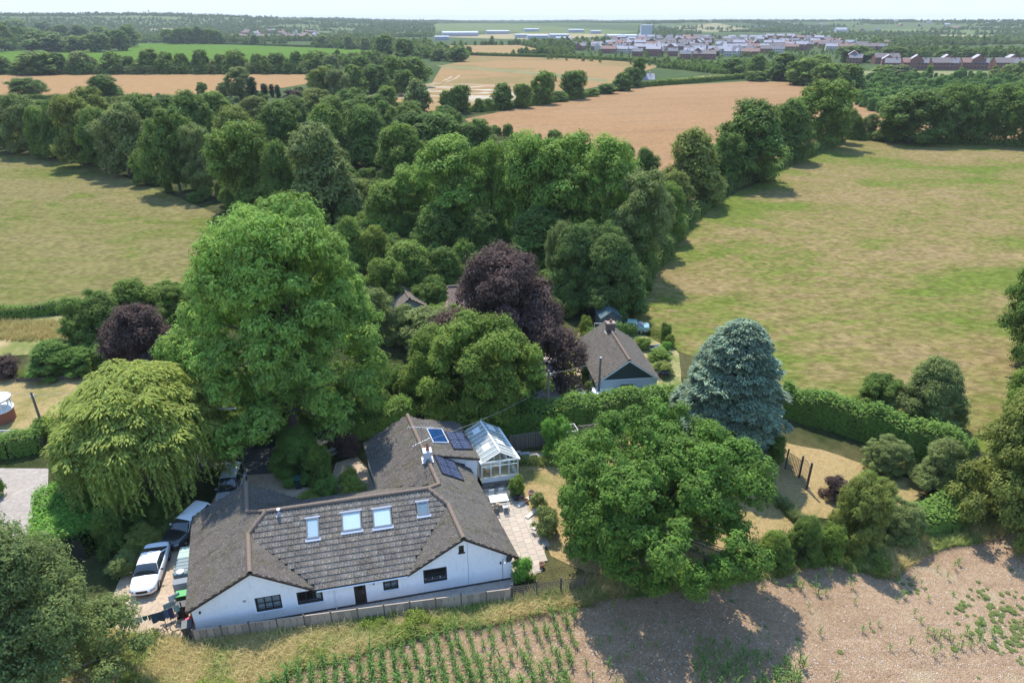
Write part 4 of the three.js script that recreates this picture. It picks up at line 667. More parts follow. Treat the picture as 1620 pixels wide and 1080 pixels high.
// walls: facade with openings, 0.3 m thick
const OPEN = [ // s0, s1, h0, h1
  [3.86, 5.48, 0.9, 2.1], [6.46, 8.1, 0.92, 2.0], [10.12, 10.9, 0.06, 2.12], [12.06, 13.08, 0.92, 2.0], [14.8, 16.42, 0.92, 2.12], [17.3, 17.66, 3.16, 3.74]];
{
  const sh = new THREE.Shape([[0, -0.1], [21.0, -0.1], [21.0, 2.16], [17.6, 4.34], [13.9, 2.08], [7.56, 2.08], [3.94, 4.3], [0, 2.03]].map((q) => new THREE.Vector2(...q)));
  for (const [a, b, c, d] of OPEN) { const h = new THREE.Path(); h.moveTo(a, c); h.lineTo(a, d); h.lineTo(b, d); h.lineTo(b, c); h.closePath(); sh.holes.push(h); }
  const g = new THREE.ExtrudeGeometry(sh, { depth: 0.3, bevelEnabled: false }), out = V3(-HB.x, 0, -HB.z);
  g.translate(0, 0, -0.3).applyMatrix4(new THREE.Matrix4().makeBasis(HX, V3(0, 1, 0), out).setPosition(P(0, 0, 0)));
  part(house, 'wall', g, WHITE, 'white rendered front wall with two gables');
  const slab = (a, b, h0, h1, t = 0.28) => { const d = V3().subVectors(b, a), L = d.length(), q = box(L, h1 - h0, t, L / 2, (h0 + h1) / 2, 0); q.rotateY(-Math.atan2(d.z, d.x)); q.translate(a.x, 0, a.z); return q; };
  part(house, 'wall', slab(P(0.14, 0.31, 0), P(0.14, 9.3, 0), -0.1, 1.95), WHITE); part(house, 'wall', slab(P(20.86, 0.31, 0), P(20.86, 10.6, 0), -0.1, 2.1), WHITE);
  part(house, 'wall', slab(P(21.0, 10.95, 0), P(22.0, 10.95, 0), -0.1, 2.9), WHITE); part(house, 'wall', slab(P(21.86, 11.1, 0), P(21.86, 16.3, 0), -0.1, 2.95), WHITE);
  part(house, 'wall', slab(P(0.3, 9.3, 0), P(13.8, 9.3, 0), -0.1, 2.05), WHITE); part(house, 'wall', slab(P(13.9, 9.4, 0), P(13.9, 16.2, 0), -0.1, 2.1), WHITE); part(house, 'wall', slab(P(13.8, 16.3, 0), P(21.9, 16.3, 0), -0.1, 2.1), WHITE);
  part(house, 'gable_wall', faces([[P(0.1, 9.35, 1.9), P(7.6, 9.35, 2.1), P(3.94, 9.35, 4.25)]]), WHITE); part(house, 'gable_wall', faces([[P(13.9, 16.4, 2), P(21.5, 16.4, 2), P(21.5, 16.4, 2.9), P(18.5, 16.4, 3.7), P(17.6, 16.4, 4.3)]]), WHITE);
  part(house, 'gable_wall', faces([[P(18.7, 10.9, 3.6), P(22.05, 10.9, 2.05), P(22.05, 10.9, 2.95), P(18.7, 10.9, 3.78)]]), WHITE);
  const fl = [P(0.1, 0.2, 0.02), P(21, 0.2, 0.02), P(21, 16.3, 0.02), P(13.9, 16.3, 0.02), P(13.9, 9.4, 0.02), P(0.1, 9.4, 0.02)]; part(house, 'floor', faces([fl]), std(0.2, 0.17, 0.14));
  part(house, 'inner_wall', slab(P(0.4, 3.4, 0), P(20.7, 3.4, 0), 0.03, 2.0, 0.12), std(0.45, 0.42, 0.38));
  const onWall = new THREE.Matrix4().makeBasis(HX, V3(0, 1, 0), out);
  OPEN.forEach(([a, b, c, d], i) => {
    const w = b - a, h = d - c, o = new THREE.Group(); o.applyMatrix4(onWall.clone().setPosition(P((a + b) / 2, 0, (c + d) / 2))); house.add(o);
    const fr = [box(w, 0.09, 0.09, 0, h / 2 - 0.045, -0.08), box(w, 0.11, 0.13, 0, -h / 2 + 0.055, -0.06), box(0.09, h - 0.2, 0.09, -w / 2 + 0.045, 0.01, -0.08), box(0.09, h - 0.2, 0.09, w / 2 - 0.045, 0.01, -0.08)];
    if (i === 2) {
      o.name = 'front_door'; o.userData.label = 'dark brown part glazed front door'; part(o, 'door_frame', merged(fr), DARKWOOD);
      part(o, 'door_leaf', merged([box(w - 0.2, 1.1, 0.05, 0, -h / 2 + 0.66, -0.1), box(0.13, 0.8, 0.05, -w / 2 + 0.165, 0.5, -0.1), box(0.13, 0.8, 0.05, w / 2 - 0.165, 0.5, -0.1)]), DARKWOOD);
      part(o, 'pane', box(w - 0.42, 0.72, 0.012, 0, 0.52, -0.1), GLASS); part(o, 'glazing_bar', merged([box(w - 0.42, 0.03, 0.03, 0, 0.52, -0.09), box(0.03, 0.7, 0.03, 0, 0.52, -0.085)]), DARKWOOD); part(o, 'handle', box(0.03, 0.14, 0.06, w / 2 - 0.2, -0.05, -0.05), METAL); return;
    }
    o.name = 'window'; const cols = [3, 3, 0, 2, 1, 1][i], rows = [2, 1, 0, 2, 1, 2][i], px = (w - 0.18) / cols, py = (h - 0.2) / rows;
    const bars = []; for (let k = 1; k < cols; k++) bars.push(box(0.07, h - 0.2, 0.07, -w / 2 + 0.09 + k * px, 0.01, -0.085)); for (let k = 1; k < rows; k++) bars.push(box(w - 0.18, 0.045, 0.05, 0, -h / 2 + 0.11 + k * py, -0.088));
    part(o, 'frame', merged([...fr, ...bars]), DARKWOOD);
    for (let k = 0; k < cols; k++) for (let r = 0; r < rows; r++) part(o, 'pane', box(px - 0.01, py - 0.01, 0.01, -w / 2 + 0.09 + (k + 0.5) * px, -h / 2 + 0.11 + (r + 0.5) * py, -0.1), GLASS);
    part(o, 'sill', box(w + 0.12, 0.05, 0.14, 0, -h / 2 - 0.02, 0.04), i === 5 ? DARKWOOD : FRAMEW);
    if (i === 0 || i === 3) { const pts = []; for (let k = 0; k <= 40; k++) pts.push([-w / 2 + 0.1 + (w - 0.2) * k / 40, 0.035 * Math.sin(k * 1.9)]); part(o, 'curtain', faces(pts.slice(1).map((q, k) => [V3(pts[k][0], -h / 2 + 0.1, -0.24 + pts[k][1]), V3(q[0], -h / 2 + 0.1, -0.24 + q[1]), V3(q[0], h / 2 - 0.1, -0.24 + q[1]), V3(pts[k][0], h / 2 - 0.1, -0.24 + pts[k][1])])), std(0.55, 0.56, 0.58, 0.95)); }
    if (i === 1) part(o, 'curtain', box(0.3, h - 0.25, 0.06, w / 2 - 0.3, 0, -0.25), std(0.5, 0.47, 0.42));
    if (i === 4) { const R = rng(3); for (let k = 0; k < 9; k++) part(o, 'ornament', cyl(0.03 + 0.02 * R(), 0.035, 0.1 + 0.1 * R(), 8, -0.7 + k * 0.17 + 0.04 * R(), -h / 2 + 0.18, -0.22), [CLOTHW, std(0.4, 0.2, 0.1), std(0.15, 0.2, 0.3)][k % 3]); }
  });
  // small fittings on the facade
  const fit = (name, s, h, geo, mat) => { const m = part(house, name, geo, mat); m.applyMatrix4(onWall.clone().setPosition(P(s, 0, h))); return m; };
  fit('air_vent', 3.25, 2.02, box(0.2, 0.16, 0.03, 0, 0, 0.016), std(0.35, 0.37, 0.38)); fit('wall_lamp', 0.5, 1.72, rbox(0.11, 0.16, 0.12, 0.02, 0, 0, 0.06), BLACK); fit('wall_lamp', 11.45, 1.72, rbox(0.1, 0.14, 0.1, 0.02, 0, 0, 0.05), BLACK); fit('wall_lamp', 20.2, 1.68, rbox(0.11, 0.16, 0.12, 0.02, 0, 0, 0.06), BLACK); fit('air_vent', 13.45, 1.86, box(0.22, 0.16, 0.03, 0, 0, 0.016), std(0.4, 0.45, 0.5));
  fit('cable', 20.35, 0.9, tubeOf([V3(0, -0.9, 0.02), V3(0, 0.6, 0.02), V3(0.02, 1.1, 0.02)], 0.012, 0.012, 4), BLACK); fit('cable', 17.9, 1.9, tubeOf([V3(0, -1.9, 0.02), V3(0.02, 0.2, 0.02), V3(-0.02, 0.4, 0.02), V3(0, 2.0, 0.02)], 0.01, 0.01, 4), std(0.4, 0.42, 0.45));
  fit('plinth', 10.5, 0.02, box(20.9, 0.22, 0.03, 0, 0, 0.018), std(0.06, 0.055, 0.05));
  const dish = new THREE.Group(); dish.name = 'satellite_dish'; dish.applyMatrix4(onWall.clone().setPosition(P(20.6, 0, 2.15))); house.add(dish);
  part(dish, 'reflector', new THREE.SphereGeometry(0.75, 18, 8, 0, 6.284, 0, 0.42).scale(1, 0.8, 0.86).rotateX(1.25).rotateY(0.5).translate(-0.05, -0.25, -0.3), std(0.05, 0.05, 0.055, 0.5)); part(dish, 'arm', merged([tubeOf([V3(0, -0.35, 0), V3(0, -0.3, 0.3), V3(0.05, 0.05, 0.34)], 0.022), tubeOf([V3(0, -0.2, 0.35), V3(-0.25, 0.1, 0.75)], 0.015)]), BLACK); part(dish, 'receiver', cyl(0.04, 0.04, 0.12, 8, -0.25, 0.12, 0.77), FRAMEW);
}
{ // chimney with pot, flashing and aerials
  const c = P(17.62, 9.55, 4.45), ch = new THREE.Group(); ch.name = 'chimney'; ch.position.copy(c); ch.rotation.y = Math.atan2(-HD.z, HD.x); house.add(ch);
  part(ch, 'stack', merged([box(0.62, 1.15, 0.62, 0, 0.2, 0), box(0.74, 0.09, 0.74, 0, 0.83, 0)]), std(0.62, 0.62, 0.62, 0.9)); part(ch, 'pot', new THREE.LatheGeometry([[0.13, 0], [0.15, 0.05], [0.12, 0.12], [0.11, 0.42], [0.14, 0.48], [0.1, 0.5], [0.09, 0.1]].map((q) => new THREE.Vector2(...q)), 14).translate(0.05, 0.88, 0), std(0.36, 0.12, 0.06)); part(ch, 'flashing', merged([box(0.9, 0.03, 0.9, 0, -0.05, 0), box(0.76, 0.2, 0.76, 0, -0.02, 0)]), std(0.55, 0.58, 0.62, 0.4));
  const ae = [tubeOf([V3(-0.36, 0.2, 0), V3(-0.36, 3.1, 0)], 0.02), tubeOf([V3(-1.3, 2.9, -0.5), V3(0.5, 3.1, 0.35)], 0.014), tubeOf([V3(-1.2, 1.7, 0.5), V3(0.3, 1.85, -0.2)], 0.014)]; for (let k = 0; k < 9; k++) { const f = k / 8, x = lerp(-1.3, 0.5, f), y = lerp(2.9, 3.1, f), z = lerp(-0.5, 0.35, f); ae.push(tubeOf([V3(x - 0.14, y, z + 0.26), V3(x + 0.14, y, z - 0.26)], 0.009, 0.009, 4)); if (k < 7) { const f2 = k / 6, x2 = lerp(-1.2, 0.3, f2), z2 = lerp(0.5, -0.2, f2); ae.push(tubeOf([V3(x2, 1.45 + 0.1 * f2, z2), V3(x2, 2.0 + 0.1 * f2, z2)], 0.009, 0.009, 4)); } }
  part(ch, 'aerial', merged(ae), METAL);
  // flue terminal on the front slope near the left hip, vent terminal on the left ridge
  const v = new THREE.Group(); v.name = 'flue_terminal'; v.position.copy(P(6.1, 4.45, 5.0)); v.rotation.y = Math.atan2(-HD.z, HD.x); house.add(v); part(v, 'pipe', cyl(0.07, 0.07, 0.55, 12, 0, 0.2, 0), std(0.35, 0.45, 0.62, 0.4)); part(v, 'cowl', merged([cyl(0.13, 0.13, 0.06, 12, 0, 0.5, 0), box(0.4, 0.03, 0.36, 0, 0.02, 0)]), std(0.6, 0.64, 0.7, 0.4));
  const pole = new THREE.Group(); pole.name = 'finial_mast'; pole.position.copy(P(3.94, 9.4, 4.45)); house.add(pole); part(pole, 'mast', tubeOf([V3(0, 0, 0), V3(0, 1.0, 0)], 0.018), METAL); part(pole, 'cross_arm', tubeOf([V3(-0.2, 0.85, 0), V3(0.2, 0.85, 0)], 0.012), METAL);
}
{ // solar panels bolted on the right slopes
  const cell = new THREE.MeshPhysicalMaterial({ color: rgb(0.035, 0.05, 0.10), roughness: 0.22, clearcoat: 1, clearcoatRoughness: 0.04, map: null }), rim = std(0.03, 0.03, 0.035, 0.4), pale = std(0.75, 0.77, 0.8, 0.4), line = std(0.42, 0.46, 0.55, 0.4);
  const panel = (a, up, along, w, l, cols, rows, label, bright) => { // a: lower corner, w along the eave, l up the slope
    const x = along.clone().normalize(), n = V3().crossVectors(x, up).normalize(); if (n.y < 0) n.negate(); const y = V3().crossVectors(n, x), g = new THREE.Group(); g.name = 'solar_panel'; g.userData.label = label; g.applyMatrix4(new THREE.Matrix4().makeBasis(x, y, n).setPosition(a.clone().addScaledVector(n, 0.06))); house.add(g);
    const fr = [box(w, 0.045, 0.09, w / 2, 0.02, 0.06), box(w, 0.045, 0.09, w / 2, l - 0.02, 0.06), box(0.045, l - 0.09, 0.09, 0.02, l / 2, 0.06), box(0.045, l - 0.09, 0.09, w - 0.02, l / 2, 0.06)]; part(g, 'frame', merged(fr), bright ? pale : rim);
    const pw = (w - 0.09) / cols, pl = (l - 0.09) / rows; for (let i = 0; i < cols; i++) for (let j = 0; j < rows; j++) part(g, 'module', box(pw - 0.025, pl - 0.025, 0.03, 0.045 + (i + 0.5) * pw, 0.045 + (j + 0.5) * pl, 0.075), bright ? blueCell : cell);
    const gr = []; for (let i = 0; i < cols; i++) for (let k = 1; k < 4; k++) gr.push(box(0.008, l - 0.14, 0.002, 0.045 + (i + k / 4) * pw, l / 2, 0.0915)); for (let j = 0; j < rows; j++) for (let k = 1; k < 5; k++) gr.push(box(w - 0.14, 0.006, 0.0016, w / 2, 0.045 + (j + k / 5) * pl, 0.0912)); if (!bright) part(g, 'grid_lines', merged(gr), line); part(g, 'mount', merged([box(w - 0.1, 0.05, 0.07, w / 2, l * 0.25, 0.0), box(w - 0.1, 0.05, 0.07, w / 2, l * 0.75, 0.0)]), METAL); return g; };
  const blueCell = new THREE.MeshPhysicalMaterial({ color: rgb(0.012, 0.05, 0.14), roughness: 0.2, clearcoat: 1, clearcoatRoughness: 0.05 });
  const slope = V3().subVectors(P(17.6, 5, 4.5), P(21.4, 5, 2.07)), cat = V3().subVectors(P(18.5, 12, 3.95), P(22.2, 12, 3.02)), back = HT.clone();
  const on = (s, t) => P(s, t, 4.5 - (s - 17.6) * (2.43 / 3.8)), onCat = (s, t) => P(s, t, 3.95 - (s - 18.5) * (0.93 / 3.7));
  panel(on(19.98, 8.0), slope, back, 2.75, 2.05, 2, 2, 'dark solar array on the lower right roof slope');
  panel(onCat(22.0, 11.95), cat, back, 2.85, 1.75, 2, 2, 'dark solar array beside the conservatory');
  panel(onCat(20.15, 12.7), cat, back, 2.3, 1.38, 1, 2, 'bright blue solar water panel with white edge', true);
}
put(house, 'house', 'white rendered bungalow with brown tiled roofs in the foreground', 'house');

// ---------------------------------------------------------------- conservatory on its stone plinth
{
  const s0 = 22.3, s1 = 25.4, t0 = 10.55, t1 = 15.6, b = 0.62, e = 2.62, r = 3.55, sm = (s0 + s1) / 2, cons = thingAt(V3(0, 0, 0));
  const bar = (a, c, w = 0.05) => { const d = V3().subVectors(c, a), L = d.length(), g = box(w, w, L); g.applyMatrix4(new THREE.Matrix4().lookAt(c, a, V3(0, 1, 0.001)).setPosition(a.clone().add(c).multiplyScalar(0.5))); return g; };
  const slabOf = (q, th) => { const n = V3().crossVectors(V3().subVectors(q[1], q[0]), V3().subVectors(q[2], q[0])).normalize().multiplyScalar(th), w = q.map((p) => p.clone().sub(n)); return faces([q, [...w].reverse(), ...q.map((p, i) => [p, w[i], w[(i + 1) % q.length], q[(i + 1) % q.length]])]); };
  // stone plinth of separate blocks
  const stone = [std(0.20, 0.19, 0.17), std(0.27, 0.25, 0.22), std(0.15, 0.145, 0.135)], Rs = rng(12);
  part(cons, 'plinth', slabOf([P(s0, t0 + 0.06, 0), P(s1, t0 + 0.06, 0), P(s1, t0 + 0.06, b - 0.03), P(s0, t0 + 0.06, b - 0.03)], 0.2), stone[2]);
  for (let k = 0; k < 3; k++) for (let i = 0; i < 6; i++) { const a = s0 + 0.02 + ((s1 - s0) / 6) * (i + (k % 2 ? 0.0 : -0.0)) , w = (s1 - s0) / 6 - 0.03, dz = 0.02 * Rs(); part(cons, 'stone', rbox(w, 0.185, 0.1, 0.02, 0, 0, 0), stone[Math.floor(Rs() * 3)]).applyMatrix4(new THREE.Matrix4().makeBasis(HX, V3(0, 1, 0), V3(-HB.x, 0, -HB.z)).setPosition(P(a + w / 2 + (k % 2 ? 0.02 : 0), t0 - dz, 0.1 + k * 0.2))); }
  part(cons, 'floor', faces([[P(s0, t0, b), P(s1, t0, b), P(s1, t1, b), P(s0, t1, b)]]), std(0.55, 0.42, 0.26, 0.7));
  part(cons, 'dwarf_wall', slabOf([P(s0, t0, b), P(s1, t0, b), P(s1, t0, b + 0.42), P(s0, t0, b + 0.42)], 0.08), FRAMEW); part(cons, 'dwarf_wall', slabOf([P(s1, t0, 0), P(s1, t1, 0), P(s1, t1, b + 0.42), P(s1, t0, b + 0.42)], 0.08), FRAMEW);
  const frame = []; for (const s of [s0, s1]) { for (let k = 0; k <= 5; k++) { const t = lerp(t0, t1, k / 5); frame.push(bar(P(s, t, b + (s === s1 ? 0.4 : 0)), P(s, t, e), 0.07)); } frame.push(bar(P(s, t0, e), P(s, t1, e), 0.11)); }
  for (let k = 0; k <= 4; k++) { const s = lerp(s0, s1, k / 4); frame.push(bar(P(s, t0, b + 0.4), P(s, t0, e), k === 2 ? 0.14 : 0.085)); } frame.push(bar(P(s0, t0, e), P(s1, t0, e), 0.12), bar(P(s0, t0, e - 0.42), P(s1, t0, e - 0.42), 0.06), bar(P(s0, t0, b + 0.44), P(s1, t0, b + 0.44), 0.07));
  part(cons, 'frame', merged(frame), FRAMEW);
  for (let k = 0; k < 4; k++) { const a = lerp(s0, s1, k / 4) + 0.04, c = lerp(s0, s1, (k + 1) / 4) - 0.04; part(cons, 'pane', slabOf([P(a, t0, b + 0.46), P(c, t0, b + 0.46), P(c, t0, e - 0.44), P(a, t0, e - 0.44)], 0.015), GLASS); part(cons, 'pane', slabOf([P(a, t0, e - 0.4), P(c, t0, e - 0.4), P(c, t0, e - 0.05), P(a, t0, e - 0.05)], 0.015), GLASS); }
  for (let k = 0; k < 5; k++) { const a = lerp(t0, t1, k / 5) + 0.04, c = lerp(t0, t1, (k + 1) / 5) - 0.04; part(cons, 'pane', slabOf([P(s1, a, b + 0.44), P(s1, c, b + 0.44), P(s1, c, e - 0.05), P(s1, a, e - 0.05)], 0.015), GLASS); }
  const roofFrame = [bar(P(sm, t0 - 0.1, r), P(sm, t1, r), 0.12)]; const N = 9; for (let k = 0; k <= N; k++) { const t = lerp(t0 - 0.05, t1, k / N); for (const s of [s0 - 0.1, s1 + 0.1]) roofFrame.push(bar(P(sm, t, r), P(s, t, e), 0.05)); }
  roofFrame.push(bar(P(s0 - 0.12, t0 - 0.1, e), P(s0 - 0.12, t1, e), 0.1), bar(P(s1 + 0.12, t0 - 0.1, e), P(s1 + 0.12, t1, e), 0.1)); for (let k = 1; k < 6; k++) { const f = k / 6, s = lerp(s0, s1, f), h = lerp(e, r, 1 - Math.abs(f - 0.5) * 2); roofFrame.push(bar(P(s, t0 - 0.04, e), P(s, t0 - 0.04, h - 0.03), 0.035)); }
  const rf = part(cons, 'roof_frame', merged(roofFrame), FRAMEW); part(rf, 'finial', tubeOf([P(sm, t1 - 0.1, r), P(sm, t1 - 0.1, r + 0.5)], 0.035, 0.006), FRAMEW); part(rf, 'finial', tubeOf([P(sm, t0 - 0.1, r), P(sm, t0 - 0.1, r + 0.35)], 0.035, 0.006), FRAMEW);
  const polyc = new THREE.MeshPhysicalMaterial({ color: rgb(0.82, 0.84, 0.79), roughness: 0.22, transmission: 0.74, thickness: 0 });
  for (let k = 0; k < N; k++) { const a = lerp(t0 - 0.05, t1, k / N) + 0.035, c = lerp(t0 - 0.05, t1, (k + 1) / N) - 0.035; for (const s of [s0 - 0.08, s1 + 0.08]) part(cons, 'roof_pane', slabOf([P(sm, a, r - 0.01), P(sm, c, r - 0.01), P(s, c, e + 0.0), P(s, a, e + 0.0)], 0.016), polyc); }
  for (const [s, t] of [[-1, 0.22], [-1, 0.75], [1, 0.3], [1, 0.78]]) { const f0 = 0.25, f1 = 0.62, sa = sm + s * f0 * 1.6, sb = sm + s * f1 * 1.6, ha = lerp(r, e, f0), hb = lerp(r, e, f1), ta = lerp(t0, t1, t), tb = ta + 0.75; part(cons, 'vent_light', slabOf([P(sa, ta, ha + 0.06), P(sa, tb, ha + 0.06), P(sb, tb, hb + 0.06), P(sb, ta, hb + 0.06)], 0.04), FRAMEW); }
  put(cons, 'conservatory', 'white framed glazed conservatory with pitched clear roof', 'conservatory');
  // furniture inside
  const seat = thingAt(P(23.3, 12.0, b), 0.4); const wick = std(0.50, 0.30, 0.13, 0.8), cush = std(0.70, 0.66, 0.55, 0.95); part(seat, 'seat', rbox(0.7, 0.3, 0.7, 0.06, 0, 0.3, 0), wick); part(seat, 'cushion', rbox(0.6, 0.12, 0.6, 0.05, 0, 0.5, 0.02), cush); part(seat, 'backrest', rbox(0.7, 0.5, 0.12, 0.05, 0, 0.65, -0.32), wick); for (const x of [-0.3, 0.3]) part(seat, 'leg', box(0.06, 0.16, 0.06, x, 0.08, 0.28), wick); put(seat, 'wicker_chair', 'wicker chair with cream cushion inside the conservatory', 'chair');
  const tb = thingAt(P(24.3, 12.2, b)); part(tb, 'table_top', cyl(0.45, 0.45, 0.04, 20, 0, 0.6, 0), cush); part(tb, 'pedestal', cyl(0.05, 0.2, 0.58, 10, 0, 0.29, 0), wick); put(tb, 'round_table', 'small pale round table inside the conservatory', 'table');
}
// ---------------------------------------------------------------- patio slabs, table and chairs
const PATIO = area([[758, 772], [812, 770], [832, 792], [864, 858], [856, 905], [812, 917], [806, 890]]);
{
  const base = sheet(PATIO, 0.008), pat = structure('patio', base.g, std(0.29, 0.245, 0.19)), mats = [[0.40, 0.335, 0.26], [0.44, 0.37, 0.285], [0.37, 0.31, 0.245], [0.42, 0.34, 0.27]].map((c) => std(...c, 0.9)), R = rng(6), slab = rbox(0.585, 0.045, 0.585, 0.012, 0, 0, 0, 1), half = rbox(0.585, 0.045, 0.285, 0.012, 0, 0, 0, 1);
  let n = 0; for (let i = 0; i < 16; i++) for (let j = -2; j < 22; j++) { const p = P(21.0, 0, 0.02).addScaledVector(HX, (i - 4) * 0.6 + 0.3).addScaledVector(HB, 0.2 + j * 0.6 + (i % 2) * 0.3); if (!inside(PATIO, p.x, p.z) || n++ > 290) continue; const m = part(pat, 'paving_slab', slab, mats[Math.floor(R() * 4)]); m.position.copy(p); m.position.y = 0.018 + R() * 0.006; m.rotation.y = Math.atan2(-HD.z, HD.x) + (R() - 0.5) * 0.02; }
  // low steps of pale stone up to the lawn
  [[822, 800, 838, 788], [836, 818, 850, 806], [846, 836, 858, 824]].forEach(([u, v, u2, v2], i) => { const a = survey(u, v), b2 = survey(u2, v2), t = thingAt(a.clone().lerp(b2, 0.5), -Math.atan2(b2.z - a.z, b2.x - a.x)); part(t, 'kerb_stone', rbox(a.distanceTo(b2) + 0.5, 0.16, 0.35, 0.03, 0, 0.06, 0), std(0.56, 0.50, 0.42)); put(t, 'edging_stone', `pale edging stone between patio and lawn, ${ORD[i]} from the conservatory`, 'edging stone', 'patio edging'); });
  const turn = Math.atan2(-HD.z, HD.x), at = survey(789, 800), TW = std(0.74, 0.73, 0.70, 0.7);
  const t = thingAt(at.clone().setY(0.04), turn); const planks = 6; for (let k = 0; k < planks; k++) part(t, 'plank', box(1.5, 0.035, 0.14, 0, 0.73, -0.4 + k * 0.155), TW); for (const x of [-0.66, 0.66]) for (const z of [-0.36, 0.36]) part(t, 'leg', box(0.07, 0.71, 0.07, x, 0.355, z), TW); part(t, 'apron', merged([box(1.3, 0.08, 0.03, 0, 0.67, -0.36), box(1.3, 0.08, 0.03, 0, 0.67, 0.36)]), TW); put(t, 'garden_table', 'white slatted rectangular garden table on the patio', 'table');
  const chair = (x, z, a, mat, label) => { const c = thingAt(at.clone().setY(0.04).addScaledVector(HX, x).add(V3(-HB.x, 0, -HB.z).multiplyScalar(z)), turn + a); part(c, 'seat', box(0.45, 0.04, 0.45, 0, 0.44, 0), mat); for (let k = 0; k < 4; k++) part(c, 'back_slat', box(0.06, 0.42, 0.025, -0.16 + k * 0.107, 0.68, -0.22), mat); part(c, 'back_rail', box(0.47, 0.06, 0.03, 0, 0.91, -0.22), mat); for (const q of [[-0.2, -0.2], [0.2, -0.2], [-0.2, 0.2], [0.2, 0.2]]) part(c, 'leg', box(0.04, 0.42, 0.04, q[0], 0.21, q[1]), mat); put(c, 'garden_chair', label, 'chair', 'chairs round the garden table'); };
  const teak = std(0.16, 0.14, 0.11); chair(-0.4, 0.75, Math.PI, teak, 'dark wooden chair at the near left side of the garden table'); chair(0.4, 0.75, Math.PI, TW, 'white chair at the near right side of the garden table'); chair(-0.4, -0.75, 0, TW, 'white chair at the far left side of the garden table'); chair(0.4, -0.75, 0, TW, 'white chair at the far right side of the garden table');
  [[817, 790, 0.34, [0.03, 0.035, 0.06], 'dark blue glazed plant pot nearest the conservatory shrub'], [826, 793, 0.2, [0.38, 0.17, 0.09], 'terracotta pot beside the dark blue pot'], [833, 795, 0.17, [0.42, 0.2, 0.1], 'small terracotta pot right of the other terracotta pot'], [841, 786, 0.3, [0.40, 0.24, 0.16], 'square brick coloured planter by the lawn edge'], [857, 897, 0.2, [0.4, 0.18, 0.1], 'terracotta pot by the trellis at the bottom of the patio']].forEach(([u, v, r, c, l]) => { const p = thingAt(survey(u, v).setY(0.03)); part(p, 'pot', new THREE.LatheGeometry([[0.01, 0], [r * 0.72, 0], [r, r * 1.5], [r * 1.08, r * 1.5], [r * 1.08, r * 1.7], [r * 0.92, r * 1.7], [r * 0.9, r * 1.4], [0.01, r * 1.4]].map((q) => new THREE.Vector2(...q)), 16), std(...c, 0.5)); part(p, 'soil', cyl(r * 0.88, r * 0.88, 0.02, 14, 0, r * 1.45, 0), std(0.05, 0.035, 0.025)); put(p, 'plant_pot', l, 'pot', 'pots on the patio'); });
}
// ---------------------------------------------------------------- fences
function panelFence(a, b, n, h, mats, label, boards = 5) {
  const f = thingAt(a, -Math.atan2(b.z - a.z, b.x - a.x)), L = a.distanceTo(b), w = L / n, R = rng(n), post = box(0.11, h + 0.14, 0.11, 0, (h + 0.14) / 2, 0), board = box(w / boards - 0.045, h, 0.028, 0, h / 2 + 0.02, 0);
  for (let i = 0; i <= n; i++) part(f, 'post', post, mats[2]).position.set(i * w, 0, 0);
  for (let i = 0; i < n; i++) { for (let k = 0; k < boards; k++) { const m = part(f, 'board', board, mats[Math.floor(R() * 2)]); m.position.set(i * w + (k + 0.5) * (w / boards), (R() - 0.5) * 0.03, 0.03 + (k % 2) * 0.012); } part(f, 'rail', box(w - 0.12, 0.07, 0.04, 0, 0, 0), mats[2]).position.set((i + 0.5) * w, h * 0.8, -0.01); part(f, 'capping', box(w - 0.12, 0.035, 0.07, 0, 0, 0), mats[0]).position.set((i + 0.5) * w, h + 0.06, 0.03); }
  return put(f, 'fence', label, 'fence');
}
const FENCE = [std(0.36, 0.29, 0.22), std(0.27, 0.215, 0.165), std(0.12, 0.09, 0.07)];
panelFence(survey(309, 1018), survey(808, 951), 12, 1.12, FENCE, 'weathered board fence in front of the white facade', 4);
{ // lattice trellis fence to the oak
  const a = survey(810, 950), b = survey(925, 934), f = thingAt(a, -Math.atan2(b.z - a.z, b.x - a.x)), L = a.distanceTo(b), m = std(0.12, 0.10, 0.08), v = box(0.035, 1.25, 0.02, 0, 0.68, 0), h = box(L, 0.035, 0.02, L / 2, 0, 0.022);
  for (let i = 0; i <= L / 0.14; i++) part(f, 'lath', v, m).position.set(i * 0.14, 0, 0); for (let k = 0; k < 8; k++) part(f, 'cross_lath', h, m).position.y = 0.14 + k * 0.155; for (let i = 0; i <= 3; i++) part(f, 'post', box(0.09, 1.45, 0.09, 0, 0.72, -0.07), m).position.x = (L / 3) * i; put(f, 'trellis_fence', 'dark wooden lattice fence between the patio corner and the oak', 'fence');
}
panelFence(survey(806, 712), survey(958, 690), 7, 1.5, [std(0.20, 0.17, 0.14), std(0.17, 0.145, 0.12), std(0.12, 0.1, 0.08)], 'dark board fence under the long hedge', 6);
{ // retaining timbers and steps below the long hedge
  const R = rng(5); for (let k = 0; k < 5; k++) { const p = survey(816 + k * 14, 718 + k * 1.5), t = thingAt(p, 0.15 + 0.1 * R()); part(t, 'step', rbox(0.9, 0.2 + 0.1 * R(), 0.4, 0.05, 0, 0.1, 0), std(0.36, 0.33, 0.29)); put(t, 'garden_stone', `rough garden stone under the dark board fence, ${ORD[k]} from the left`, 'stone', 'stones under the board fence'); }
}
